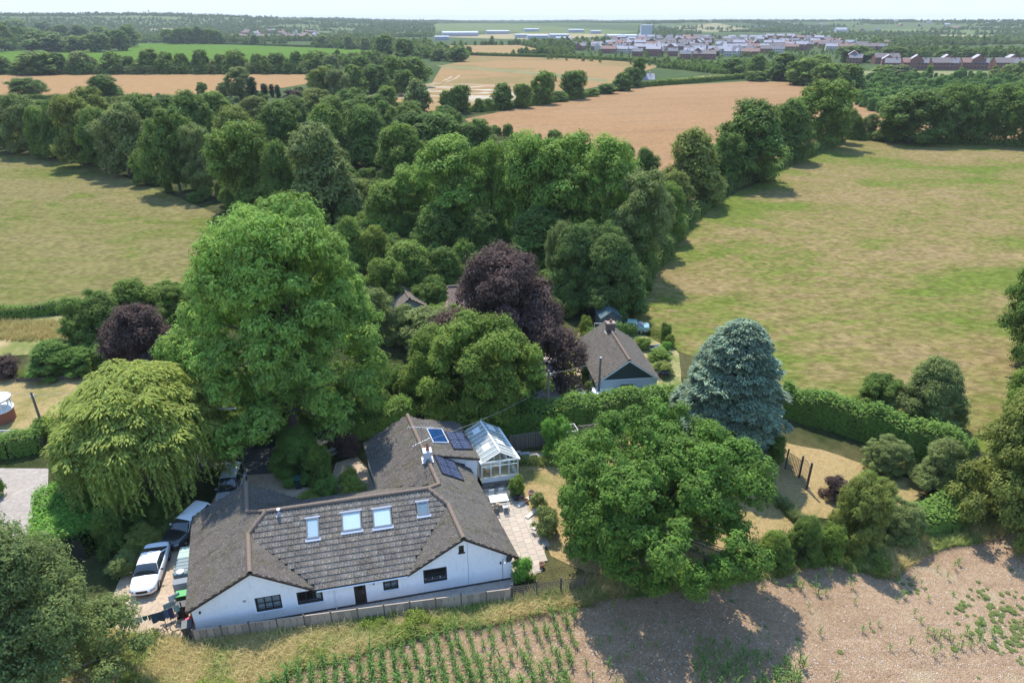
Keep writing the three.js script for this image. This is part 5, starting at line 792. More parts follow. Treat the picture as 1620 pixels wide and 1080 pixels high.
{ // white garden frame by the hedge
  const a = survey(886, 712), t = thingAt(a, 0.25), m = std(0.62, 0.6, 0.56); for (const [x, z] of [[0, 0], [1.7, 0], [0, -1.2], [1.7, -1.2]]) part(t, 'upright', box(0.06, 1.9, 0.06, x, 0.95, z), m); part(t, 'top_rail', merged([box(1.64, 0.06, 0.06, 0.85, 1.87, 0), box(1.64, 0.06, 0.06, 0.85, 1.87, -1.2), box(0.06, 0.06, 1.14, 0, 1.87, -0.6), box(0.06, 0.06, 1.14, 1.7, 1.87, -0.6)]), m); put(t, 'pergola', 'pale open timber frame standing against the long hedge', 'pergola');
}
{ // garden gate with arch and lattice panel
  const a = survey(1243, 742), b = survey(1264, 756), c = survey(1276, 774), m = std(0.08, 0.07, 0.06), f = thingAt(a, -Math.atan2(b.z - a.z, b.x - a.x)), L = a.distanceTo(b); for (let i = 0; i <= L / 0.16; i++) part(f, 'lath', box(0.035, 1.8, 0.02, 0, 0.95, 0), m).position.x = i * 0.16; for (let k = 0; k < 10; k++) part(f, 'cross_lath', box(L, 0.035, 0.02, L / 2, 0, 0.022), m).position.y = 0.15 + k * 0.18; part(f, 'post', box(0.1, 2.1, 0.1, -0.05, 1.05, 0), m); put(f, 'lattice_fence', 'dark lattice panel to the left of the garden gate', 'fence');
  const g = thingAt(b, -Math.atan2(c.z - b.z, c.x - b.x)), M = b.distanceTo(c); part(g, 'post', box(0.12, 2.3, 0.12, 0, 1.15, 0), m); part(g, 'post', box(0.14, 2.7, 0.14, M, 1.35, 0), m); for (let i = 1; i < 8; i++) part(g, 'bar', tubeOf([V3((M * i) / 8, 0.15, 0), V3((M * i) / 8, 1.9 + 0.35 * Math.sin((Math.PI * i) / 8), 0)], 0.014), m); part(g, 'arch', tubeOf(Array.from({ length: 13 }, (_, i) => V3((M * i) / 12, 1.9 + 0.4 * Math.sin((Math.PI * i) / 12), 0)), 0.025), m); part(g, 'rail', tubeOf([V3(0, 0.15, 0), V3(M, 0.15, 0)], 0.02), m); put(g, 'garden_gate', 'black iron garden gate with arched top in the back garden', 'gate');
}

// ---------------------------------------------------------------- cars
const PAINT_W = new THREE.MeshPhysicalMaterial({ color: rgb(0.82, 0.82, 0.82), roughness: 0.35, clearcoat: 1, clearcoatRoughness: 0.05 }), PAINT_K = new THREE.MeshPhysicalMaterial({ color: rgb(0.012, 0.012, 0.015), roughness: 0.3, clearcoat: 1, clearcoatRoughness: 0.04 }), PAINT_S = new THREE.MeshPhysicalMaterial({ color: rgb(0.55, 0.57, 0.58), roughness: 0.35, metalness: 0.4, clearcoat: 1 });
const CARGLASS = new THREE.MeshPhysicalMaterial({ color: rgb(0.02, 0.026, 0.03), roughness: 0.05, clearcoat: 1, clearcoatRoughness: 0.02 }), TYRE = std(0.02, 0.02, 0.02, 0.9), ALLOY = std(0.5, 0.5, 0.52, 0.3, { metalness: 0.8 });
// Lofted shell: stations along z (front at +z), each with half-width and heights; smooth.
function loft(st, ring) { // st: list of parameters, ring(p) -> list of [x, y, z]
  const rows = st.map(ring), n = rows[0].length, p = [], ix = []; rows.forEach((r) => r.forEach((q) => p.push(...q)));
  for (let i = 0; i < rows.length - 1; i++) for (let k = 0; k < n - 1; k++) { const a = i * n + k; ix.push(a, a + n, a + 1, a + 1, a + n, a + n + 1); }
  const g = new THREE.BufferGeometry(); g.setAttribute('position', new THREE.Float32BufferAttribute(p, 3)); g.setIndex(ix); g.computeVertexNormals(); return g;
}
const interp = (tab, z) => { let i = 0; while (i < tab.length - 2 && z > tab[i + 1][0]) i++; const [a, va] = tab[i], [b, vb] = tab[i + 1]; return lerp(va, vb, clamp((z - a) / (b - a))); };
function car(o) {
  const g = new THREE.Group(), { L, W, paint, roofPaint = paint } = o, h = L / 2, Z = Array.from({ length: 41 }, (_, i) => lerp(-h, h, i / 40));
  const belt = o.belt, half = (z) => (W / 2) * interp([[-h, 0.80], [-h + 0.25, 0.93], [-h + 0.8, 0.99], [0, 1], [h - 1.0, 0.985], [h - 0.45, 0.93], [h - 0.12, 0.78], [h, 0.62]], z), top = (z) => interp(belt, z), low = (z) => interp([[-h, 0.42], [-h + 0.3, 0.24], [h - 0.3, 0.2], [h, 0.34]], z);
  const body = loft(Z, (z) => { const w = half(z), t = top(z), b = low(z), m = lerp(b, t, 0.55), R = [[0, b], [w * 0.8, b], [w * 0.96, b + 0.05], [w, m - 0.1], [w * 0.995, m + 0.05], [w * 0.965, t - 0.09], [w * 0.90, t - 0.02], [w * 0.72, t + 0.015], [w * 0.4, t + 0.035], [0, t + 0.045]]; return [...R, ...R.slice(0, -1).reverse().map(([x, y]) => [-x, y])].map(([x, y]) => [x, y, z]); });
  const caps = [-h, h].map((z) => { const w = half(z), t = top(z), b = low(z); return faces([[V3(-w * 0.8, b, z), V3(w * 0.8, b, z), V3(w, lerp(b, t, 0.5), z), V3(w * 0.9, t - 0.02, z), V3(0, t + 0.04, z), V3(-w * 0.9, t - 0.02, z), V3(-w, lerp(b, t, 0.5), z)]]); });
  part(g, 'body', body, paint); part(g, 'bumper', caps[1], paint); part(g, 'rear_panel', caps[0], paint);
  // glasshouse
  const [zr0, zr1, zf1, zf0] = o.house, rh = o.roof, GZ = Array.from({ length: 25 }, (_, i) => lerp(zr0, zf0, i / 24)), gh = (z) => { const f = z < zr1 ? Math.sin(((z - zr0) / (zr1 - zr0)) * Math.PI / 2) : z > zf1 ? Math.cos(((z - zf1) / (zf0 - zf1)) * Math.PI / 2 * 0.98) : 1; return f; };
  const glassRing = (grow) => (z) => { const f = Math.pow(gh(z), 0.8), b = top(z) - 0.03, t = lerp(b, rh - 0.02 * Math.abs(z) , f) + grow, w = half(z) * 0.90 + grow, wt = lerp(w, half(z) * 0.70, f) + grow; const R = [[w, b], [lerp(w, wt, 0.5) + 0.015, lerp(b, t, 0.5)], [wt, t - 0.06 * f], [wt * 0.85, t - 0.012], [wt * 0.45, t + 0.008], [0, t + 0.012]]; return [...R, ...R.slice(0, -1).reverse().map(([x, y]) => [-x, y])].map(([x, y]) => [x, y, z]); };
  part(g, 'glass', loft(GZ, glassRing(0)), CARGLASS);
  const roofZ = Array.from({ length: 13 }, (_, i) => lerp(zr1 - 0.05, zf1 + 0.08, i / 12)); part(g, 'roof', loft(roofZ, (z) => glassRing(0.012)(z).slice(2, -2)), roofPaint);
  // pillars: strips of the glasshouse shell
  const strip = (za, zb, dz) => { const list = []; for (const s of [1, -1]) { const q = []; for (let i = 0; i <= 4; i++) { const f = i / 4, z = lerp(za, zb, f); const r = glassRing(0.014)(clamp(z, zr0 + 0.02, zf0 - 0.02)), pa = r[0], pm = r[1], pt = r[2]; const k = f < 0.5 ? [lerp(pa[0], pm[0], f * 2), lerp(pa[1], pm[1], f * 2)] : [lerp(pm[0], pt[0], f * 2 - 1), lerp(pm[1], pt[1], f * 2 - 1)]; q.push(V3(s * k[0], k[1], z)); } for (let i = 0; i < 4; i++) list.push(s > 0 ? [q[i], q[i + 1], q[i + 1].clone().add(V3(0, 0, dz)), q[i].clone().add(V3(0, 0, dz))] : [q[i], q[i].clone().add(V3(0, 0, dz)), q[i + 1].clone().add(V3(0, 0, dz)), q[i + 1]]); } return faces(list); };
  part(g, 'front_pillars', strip(zf0 - 0.05, zf1 + 0.02, 0.09), roofPaint); part(g, 'middle_pillars', strip((zf1 + zr1) / 2 - 0.1, (zf1 + zr1) / 2 - 0.15, 0.08), CARGLASS); part(g, 'rear_pillars', strip(zr0 + 0.1, zr1 - 0.05, o.estate ? 0.12 : 0.22), roofPaint);
  for (const z of [h - 0.86, -h + 0.95]) for (const s of [-1, 1]) { const w = new THREE.Group(); w.name = 'wheel'; w.position.set(s * (W / 2 - 0.105), 0.33, z); g.add(w); part(w, 'tyre', new THREE.TorusGeometry(0.255, 0.085, 10, 24).scale(1, 1, 1.25).rotateY(Math.PI / 2), TYRE); part(w, 'rim', merged([cyl(0.235, 0.235, 0.1, 20).rotateZ(Math.PI / 2), ...Array.from({ length: 5 }, (_, k) => box(0.125, 0.2, 0.06, 0, 0.12, 0).rotateX((k * 2 * Math.PI) / 5))]), ALLOY); part(w, 'arch', new THREE.CylinderGeometry(0.37, 0.37, 0.12, 24, 1, false, -Math.PI / 2, Math.PI).rotateZ(Math.PI / 2).rotateX(0).translate(0, 0.0, 0), BLACK).scale.set(1.02, 1, 1); }
  for (const s of [-1, 1]) { const f = V3(s * half(h - 0.28) * 0.80, top(h - 0.28) - 0.13, h - 0.22); part(g, 'headlight', rbox(0.34, 0.13, 0.34, 0.05).rotateY(s * 0.62).rotateX(0.15).translate(f.x, f.y, f.z), new THREE.MeshPhysicalMaterial({ color: rgb(0.18, 0.19, 0.2), roughness: 0.1, clearcoat: 1 })); part(g, 'tail_light', rbox(0.3, 0.16, 0.12, 0.04).translate(s * half(-h + 0.1) * 0.75, top(-h) - 0.16, -h + 0.03), std(0.3, 0.01, 0.01, 0.2)); const mz = zf0 - 0.42; part(g, 'mirror', rbox(0.2, 0.13, 0.1, 0.04).translate(s * (W / 2 + 0.08), top(mz) + 0.05, mz), o.mirror ?? paint); part(g, 'lower_intake', rbox(0.3, 0.12, 0.06, 0.02).rotateY(s * 0.5).translate(s * W * 0.33, 0.36, h - 0.11), BLACK); }
  part(g, 'grille', rbox(W * 0.40, 0.2, 0.08, 0.03).translate(0, 0.60, h - 0.005), BLACK); part(g, 'badge_bar', rbox(W * 0.42, 0.03, 0.05, 0.01).translate(0, 0.71, h - 0.01), ALLOY); part(g, 'number_plate', box(0.5, 0.11, 0.02, 0, 0.43, h + 0.035), std(0.7, 0.7, 0.68)); part(g, 'front_intake', rbox(W * 0.5, 0.1, 0.06, 0.02).translate(0, 0.31, h - 0.0), BLACK); part(g, 'wiper', merged([tubeOf([V3(0.1, top(zf0) + 0.06, zf0 - 0.02), V3(0.6, top(zf0) + 0.09, zf0 - 0.06)], 0.012), tubeOf([V3(-0.5, top(zf0) + 0.06, zf0 - 0.02), V3(0.05, top(zf0) + 0.09, zf0 - 0.06)], 0.012)]), BLACK);
  return g;
}
{
  const saloon = { L: 4.7, W: 1.86, roof: 1.42, house: [-1.75, -0.75, 0.35, 1.12], belt: [[-2.35, 0.86], [-2.2, 1.0], [-1.6, 1.02], [0, 0.96], [1.1, 0.93], [1.8, 0.84], [2.2, 0.72], [2.35, 0.55]] };
  const place = (c, u, v, u2, v2, name, label) => { const a = survey(u, v), b = survey(u2, v2); c.position.copy(a).lerp(b, 0.5); c.rotation.y = Math.atan2(a.x - b.x, a.z - b.z); put(c, name, label, 'car', 'cars parked by the white house'); };
  place(car({ ...saloon, paint: PAINT_W, mirror: BLACK }), 229, 940, 251, 879, 'parked_car', 'white saloon car parked on the gravel drive');
  const est = { L: 4.65, W: 1.82, roof: 1.48, estate: true, house: [-2.2, -1.85, 0.3, 1.05], belt: [[-2.32, 0.9], [-2.2, 1.0], [-1.6, 1.0], [0, 0.97], [1.05, 0.95], [1.8, 0.86], [2.18, 0.74], [2.32, 0.56]] };
  place(car({ ...est, paint: PAINT_K, roofPaint: PAINT_W, mirror: PAINT_W }), 276, 864, 322, 818, 'parked_car', 'black estate car with white roof half hidden by the house roof');
  place(car({ ...est, roof: 1.9, paint: PAINT_S }), 360, 800, 374, 762, 'parked_car', 'silver car showing only its windscreen behind the left roof');
  place(car({ ...est, L: 4.2, roof: 1.6, paint: PAINT_W }), 925, 637, 958, 640, 'parked_car', 'white vehicle roof seen over the long hedge by the bungalow');
  place(car({ ...saloon, paint: new THREE.MeshPhysicalMaterial({ color: rgb(0.22, 0.36, 0.34), roughness: 0.35, clearcoat: 1 }) }), 984, 522, 1010, 524, 'parked_car', 'pale teal car parked behind the bungalow near the sheds');
}
// ---------------------------------------------------------------- washing line
{
  const a = survey(198, 1012), b = survey(292, 986), H1 = 1.75, dir = V3().subVectors(b, a), L = dir.length(); dir.normalize(); const turn = -Math.atan2(dir.z, dir.x);
  const ln = thingAt(a, turn), sag = (x) => H1 - 0.25 * Math.sin((Math.PI * clamp(x / L))); part(ln, 'line', tubeOf(Array.from({ length: 17 }, (_, i) => V3((L * i) / 16, sag((L * i) / 16), 0)), 0.006, 0.006, 4), std(0.5, 0.5, 0.5)); part(ln, 'post', cyl(0.04, 0.045, 1.9, 8, -0.05, 0.95, 0), DARKWOOD); part(ln, 'post', cyl(0.04, 0.045, 1.9, 8, L + 0.05, 0.95, 0), DARKWOOD); part(ln, 'prop', tubeOf([V3(L * 0.72, 0, 0.5), V3(L * 0.7, sag(L * 0.7) + 0.02, 0)], 0.025), DARKWOOD); put(ln, 'washing_line', 'washing line strung across the gravel below the white car', 'washing line');
  const R = rng(31), cloth = (x, w, h, c, name, label) => { const nx = 10, ny = 6, p = [], ix = []; for (let j = 0; j <= ny; j++) for (let i = 0; i <= nx; i++) { const u = i / nx, v = j / ny; p.push((u - 0.5) * w * (1 - 0.06 * v), -v * h, 0.06 * Math.sin(u * 9 + x * 3) * v + 0.025 * Math.sin(u * 23)); } for (let j = 0; j < ny; j++) for (let i = 0; i < nx; i++) { const q = j * (nx + 1) + i; ix.push(q, q + nx + 1, q + 1, q + 1, q + nx + 1, q + nx + 2); } const g = new THREE.BufferGeometry(); g.setAttribute('position', new THREE.Float32BufferAttribute(p, 3)); g.setIndex(ix); g.computeVertexNormals(); const t = thingAt(a.clone().addScaledVector(dir, x).setY(sag(x)), turn); part(t, 'cloth', g, new THREE.MeshStandardMaterial({ color: rgb(...c), roughness: 0.95, side: THREE.DoubleSide })); for (const k of [-0.4, 0.4]) part(t, 'peg', box(0.02, 0.09, 0.03, k * w, 0.0, 0), std(0.5, 0.4, 0.25)); put(t, name, label, 'laundry', 'washing on the line'); };
  const items = [[0.12, 0.22, 0.5, [0.05, 0.09, 0.07], 'shirt', 'small dark green garment at the left end of the washing line'], [0.42, 0.24, 0.4, [0.12, 0.16, 0.13], 'shirt', 'grey green garment next to the left end of the washing line'], [0.7, 0.2, 0.45, [0.25, 0.1, 0.14], 'sock', 'maroon small garment on the washing line'], [0.95, 0.16, 0.38, [0.55, 0.5, 0.55], 'sock', 'pale lilac small garment on the washing line'], [1.16, 0.16, 0.42, [0.40, 0.32, 0.5], 'sock', 'purple small garment on the washing line'], [1.38, 0.2, 0.4, [0.62, 0.62, 0.66], 'shirt', 'white small garment in the middle of the washing line'], [1.7, 0.32, 0.3, [0.02, 0.14, 0.12], 'shirt', 'teal green garment on the washing line'], [2.0, 0.16, 0.36, [0.06, 0.06, 0.06], 'sock', 'black small garment left of the big dark towel'], [2.55, 0.85, 0.62, [0.035, 0.06, 0.085], 'towel', 'large dark slate towel on the washing line'], [3.15, 0.32, 0.6, [0.06, 0.13, 0.2], 'towel', 'blue towel right of the large dark towel'], [3.52, 0.34, 0.75, [0.07, 0.05, 0.11], 'trousers', 'dark purple trousers near the right end of the washing line'], [3.95, 0.4, 0.45, [0.22, 0.36, 0.33], 'towel', 'pale green cloth at the right end of the washing line']];
  const k = L / 4.25; for (const i of items) cloth(i[0] * k, i[1] * k * 1.1, i[2] * 1.25, ...i.slice(3));
  [[272, 975, [0.32, 0.42, 0.4], 'pale grey green sheet hung beside the washing line'], [280, 962, [0.5, 0.5, 0.58], 'white sheet hung behind the washing line by the bins']].forEach(([u, v, c, l]) => { const t = thingAt(survey(u, v), turn + 0.3); part(t, 'sheet', rbox(0.7, 0.5, 0.02, 0.008, 0, 1.0, 0), std(...c, 0.95)); part(t, 'stand', merged([tubeOf([V3(-0.36, 0, 0.3), V3(-0.33, 1.25, 0)], 0.012), tubeOf([V3(0.36, 0, 0.3), V3(0.33, 1.25, 0)], 0.012), tubeOf([V3(-0.36, 0, -0.3), V3(-0.33, 1.25, 0)], 0.012), tubeOf([V3(0.36, 0, -0.3), V3(0.33, 1.25, 0)], 0.012)]), METAL); put(t, 'clothes_airer', l, 'laundry'); });
}
// ---------------------------------------------------------------- bins and clutter by the left wall
const turnH = Math.atan2(-HD.z, HD.x);
function bin(p, turn, c, lid, label) { const t = thingAt(p, turn), m = std(...c, 0.5), l = std(...lid, 0.5); const b = loft([0, 0.15, 0.6, 0.9, 1.0], (y) => { const w = lerp(0.21, 0.29, y), d = lerp(0.24, 0.35, y); return [[-w, y, -d], [w, y, -d], [w, y, d], [-w, y, d], [-w, y, -d]]; }); part(t, 'body', b, m); const li = part(t, 'lid', rbox(0.62, 0.08, 0.76, 0.03, 0, 1.03, 0.0), l); part(li, 'handle', tubeOf([V3(-0.25, 1.0, -0.4), V3(0.25, 1.0, -0.4)], 0.02), BLACK); for (const x of [-0.22, 0.22]) part(t, 'wheel', cyl(0.11, 0.11, 0.06, 14).rotateZ(Math.PI / 2).translate(x, 0.11, -0.3), TYRE); put(t, 'wheelie_bin', label, 'bin', 'wheelie bins'); }
bin(survey(473, 771), 0.1, [0.01, 0.06, 0.045], [0.02, 0.09, 0.07], 'green wheelie bin beside the dark ball shaped bush');
bin(P(-0.9, 2.7, 0), turnH + 1.6, [0.01, 0.05, 0.02], [0.03, 0.30, 0.06], 'wheelie bin with bright green lid beside the left wall');
bin(P(-0.85, 1.7, 0), turnH + 1.6, [0.012, 0.012, 0.013], [0.02, 0.02, 0.02], 'black wheelie bin next to the bright green lid');
bin(P(-0.45, -0.15, 0), turnH + 0.1, [0.06, 0.065, 0.07], [0.05, 0.055, 0.06], 'grey wheelie bin at the front left corner of the house');
{
  const tank = thingAt(P(-0.9, 5.2, 0), turnH), tm = std(0.13, 0.18, 0.19, 0.55); part(tank, 'shell', merged([rbox(1.0, 1.1, 1.8, 0.12, 0, 0.75, 0), ...[-0.7, -0.35, 0, 0.35, 0.7].map((z) => rbox(1.06, 1.16, 0.12, 0.06, 0, 0.75, z))]), tm); part(tank, 'lid', cyl(0.24, 0.24, 0.1, 18, 0, 1.37, 0.72), std(0.75, 0.77, 0.78)); part(tank, 'stand', box(1.0, 0.2, 1.7, 0, 0.1, 0), std(0.4, 0.39, 0.37)); put(tank, 'oil_tank', 'ribbed blue grey oil tank with white lid beside the left wall', 'tank');
  const cold = thingAt(P(-0.85, 7.0, 0), turnH); part(cold, 'frame', merged([box(0.9, 0.9, 0.06, 0, 0.45, 0.6), box(0.9, 0.9, 0.06, 0, 0.45, -0.6), box(0.06, 0.9, 1.14, 0.42, 0.45, 0), box(0.06, 0.9, 1.14, -0.42, 0.45, 0)]), std(0.24, 0.32, 0.27, 0.6)); for (const z of [-0.3, 0.3]) part(cold, 'lid', box(0.92, 0.04, 0.58, 0, 0.94, z), std(0.27, 0.36, 0.31, 0.5)); put(cold, 'storage_box', 'pale green storage box behind the oil tank', 'box');
  const pan = thingAt(P(-1.0, 3.75, 0), turnH + 0.05); part(pan, 'cabinet', rbox(0.9, 1.15, 0.5, 0.02, 0, 0.58, 0), std(0.30, 0.34, 0.37, 0.6)); part(pan, 'top', box(0.94, 0.04, 0.54, 0, 1.18, 0), std(0.2, 0.22, 0.235)); put(pan, 'storage_cabinet', 'grey cabinet between the oil tank and the bins', 'cabinet');
  const red = thingAt(P(-0.5, 0.85, 0), turnH + 0.2); part(red, 'tub', loft([0, 0.3, 0.42], (y) => { const w = 0.24 + y * 0.15; return Array.from({ length: 13 }, (_, k) => [Math.cos(k * Math.PI / 6) * w, y, Math.sin(k * Math.PI / 6) * w]); }), std(0.45, 0.03, 0.05, 0.5)); part(red, 'contents', cyl(0.24, 0.24, 0.1, 12, 0, 0.38, 0), std(0.5, 0.1, 0.12)); put(red, 'red_tub', 'red plastic tub beside the left corner of the house', 'tub');
  const bike = thingAt(survey(266, 1003), 0.6); for (const x of [-0.5, 0.5]) part(bike, 'wheel', new THREE.TorusGeometry(0.32, 0.025, 6, 20).translate(x, 0.34, 0), BLACK); part(bike, 'frame', merged([tubeOf([V3(-0.5, 0.34, 0), V3(-0.15, 0.8, 0), V3(0.38, 0.82, 0), V3(0.5, 0.34, 0)], 0.02), tubeOf([V3(-0.5, 0.34, 0), V3(0, 0.34, 0), V3(0.38, 0.82, 0)], 0.02), tubeOf([V3(0, 0.34, 0), V3(-0.18, 0.9, 0)], 0.02), tubeOf([V3(0.38, 0.8, 0), V3(0.36, 0.98, 0)], 0.018)]), DARKWOOD); part(bike, 'saddle', rbox(0.26, 0.06, 0.13, 0.025, -0.18, 0.93, 0), BLACK); part(bike, 'handlebar', tubeOf([V3(0.36, 0.98, -0.25), V3(0.36, 0.98, 0.25)], 0.015), BLACK); put(bike, 'bicycle', 'dark bicycle standing in the weeds below the washing line', 'bicycle');
}
// ---------------------------------------------------------------- lamp, poles, wires
{
  const t = thingAt(survey(501, 765)); part(t, 'post', merged([cyl(0.035, 0.05, 2.5, 10, 0, 1.25, 0), cyl(0.09, 0.11, 0.3, 10, 0, 0.15, 0)]), BLACK); part(t, 'lantern', new THREE.CylinderGeometry(0.19, 0.12, 0.34, 6, 1, true).translate(0, 2.68, 0), new THREE.MeshPhysicalMaterial({ color: rgb(0.7, 0.75, 0.78), roughness: 0.15, transmission: 0.8, thickness: 0 })); part(t, 'lantern_cap', new THREE.ConeGeometry(0.24, 0.2, 6).translate(0, 2.95, 0), std(0.16, 0.18, 0.2, 0.5)); put(t, 'lamp_post', 'black garden lamp post in front of the ball shaped bush', 'lamp post');
  const wood = std(0.20, 0.155, 0.115), pole = (u, vb, vt, label, arms) => { const b = survey(u, vb), h = heightAt(b, vt), p = thingAt(b); part(p, 'shaft', cyl(0.1, 0.14, h, 10, 0, h / 2, 0), wood); if (arms) { part(p, 'insulator', merged([cyl(0.05, 0.05, 0.14, 8, 0.16, h - 0.35, 0), cyl(0.05, 0.05, 0.14, 8, -0.16, h - 0.55, 0)]), FRAMEW); part(p, 'bracket', box(0.5, 0.06, 0.06, 0, h - 0.48, 0), METAL); } else part(p, 'cap', cyl(0.12, 0.12, 0.06, 10, 0, h + 0.03, 0), METAL); put(p, 'utility_pole', label, 'pole', 'utility poles'); return b.clone().setY(h - 0.3); };
  const A = pole(866, 672, 586, 'tall wooden pole carrying wires in front of the lane end', true), B = pole(946, 640, 566, 'plain wooden pole in front of the bungalow', false), C = pole(72, 690, 620, 'weathered pole on the neighbour lawn left of the willow', true);
  const wireM = std(0.30, 0.30, 0.30, 0.5), wire = (a, b, sag, label) => { const m = new THREE.Mesh(tubeOf(Array.from({ length: 25 }, (_, i) => { const f = i / 24, p = a.clone().lerp(b, f); p.y -= sag * 4 * f * (1 - f); return p; }), 0.013, 0.013, 5), wireM); put(m, 'wire', label, 'wire', 'overhead wires'); };
  wire(A, V3(-7.5, 6.6, -61), 0.5, 'upper overhead wire from the tall pole to the left'); wire(A.clone().setY(A.y - 1.1), V3(-5.5, 4.5, -63), 0.5, 'middle overhead wire from the tall pole'); wire(A.clone().setY(A.y - 1.4), P(17.62, 10, 5.9), 0.4, 'lower overhead wire from the tall pole to the chimney'); wire(C, V3(-62, 6.5, -58), 0.5, 'overhead wire leaving the neighbour pole to the left'); wire(C, V3(-24, 7.4, -56), 0.6, 'overhead wire from the neighbour pole towards the willow'); wire(A, B, 0.2, 'short wire between the two poles by the bungalow');
  const rod = new THREE.Mesh(tubeOf([survey(328, 646, 6.2), survey(374, 646, 6.2)], 0.07, 0.07, 6), FRAMEW); put(rod, 'wire', 'short thick pale cable over the shaded lane', 'wire', 'overhead wires');
}

// ---------------------------------------------------------------- other buildings near by
function gabled(o) { // origin at front left corner of the plan; ridge along z (depth) ; returns group with wall, gable, roof planes
  const g = thingAt(o.at, o.turn ?? 0), { w, d, e, r } = o, ov = o.ov ?? 0.25, p = (x, y, z) => V3(x, y, z);
  part(g, 'wall', merged([box(w, e, 0.2, w / 2, e / 2, -0.1), box(w, e, 0.2, w / 2, e / 2, -d + 0.1), box(0.2, e, d - 0.4, 0.1, e / 2, -d / 2), box(0.2, e, d - 0.4, w - 0.1, e / 2, -d / 2)]), o.wall);
  for (const z of [-0.0, -d]) part(g, 'gable', faces([[p(0, e, z), p(w, e, z), p(w / 2, r - 0.08, z)], [p(w / 2, r - 0.08, z - 0.12), p(w, e, z - 0.12), p(0, e, z - 0.12)]].slice(0, 1)), o.gable ?? o.wall);
  const k = (r - e) / (w / 2), lowY = e - ov * k;
  for (const s of [-1, 1]) { const xe = s < 0 ? -ov : w + ov, q = [p(xe, lowY, ov), p(w / 2, r, ov), p(w / 2, r, -d - ov), p(xe, lowY, -d - ov)], dn = q.map((v) => v.clone().setY(v.y - 0.12)); part(g, 'roof', faces([q, [...dn].reverse(), ...q.map((v, i) => [v, dn[i], dn[(i + 1) % 4], q[(i + 1) % 4]])]), FELT); const list = [], T = flatTile(o.tw ?? 0.3, (o.tl ?? 0.26) * 1.05), R = rng(3 + s); coursed(q, s < 0 ? q[3] : q[0], s < 0 ? q[0] : q[3], o.tw ?? 0.3, o.tl ?? 0.26, (m) => { const t = T.clone().applyMatrix4(m), uv = t.attributes.uv, du = R() * 7; for (let i = 0; i < uv.count; i++) uv.setXY(i, uv.getX(i) * 0.117 + du, uv.getY(i) * 0.117 + du * 1.3); list.push(t); }); part(g, 'small_tiles', merged(list), o.tile).userData.kind = 'stuff'; }
  const n = Math.round((d + 2 * ov) / 0.44); for (let i = 0; i < n; i++) { const c = part(g, 'ridge_tile', capGeo, RIDGE); c.position.set(w / 2, r + 0.03, ov - (i + 0.5) * ((d + 2 * ov) / n)); }
  return g;
}
{ // bungalow with dark green gable beyond the hedge
  const a = survey(943, 636), b = survey(1042, 622), w = 6.4, turn = -Math.atan2(b.z - a.z, b.x - a.x) * 0.4;
  const g = gabled({ at: a, turn: turn + 0.02, w, d: 9.5, e: 2.5, r: 4.75, wall: std(0.62, 0.63, 0.63), gable: std(0.035, 0.055, 0.052, 0.7), tile: brownTile });
  const ch = new THREE.Group(); ch.name = 'chimney'; ch.position.set(3.2, 4.5, -7.6); g.add(ch); part(ch, 'stack', box(0.9, 1.3, 0.7, 0, 0.35, 0), std(0.17, 0.12, 0.09)); part(ch, 'cap', box(1.02, 0.12, 0.82, 0, 1.06, 0), std(0.26, 0.2, 0.16)); part(ch, 'pot', cyl(0.12, 0.15, 0.35, 12, 0, 1.29, 0), std(0.3, 0.12, 0.07)); part(ch, 'flashing', box(1.1, 0.12, 0.9, 0, -0.1, 0), std(0.5, 0.52, 0.55, 0.5));
  for (const s of [0, 1]) part(g, 'bargeboard', faces([[V3(s ? 6.65 : -0.25, 2.32, 0.27), V3(3.2, 4.78, 0.27), V3(3.2, 4.6, 0.27), V3(s ? 6.65 : -0.25, 2.14, 0.27)]]), FRAMEW);
  part(g, 'gable_board', box(6.3, 0.1, 0.06, 3.2, 2.5, 0.04), FRAMEW); part(g, 'window', box(1.4, 1.0, 0.04, 3.2, 1.4, 0.03), CARGLASS);
  put(g, 'bungalow', 'small bungalow with dark green gable beyond the long hedge', 'house');
}
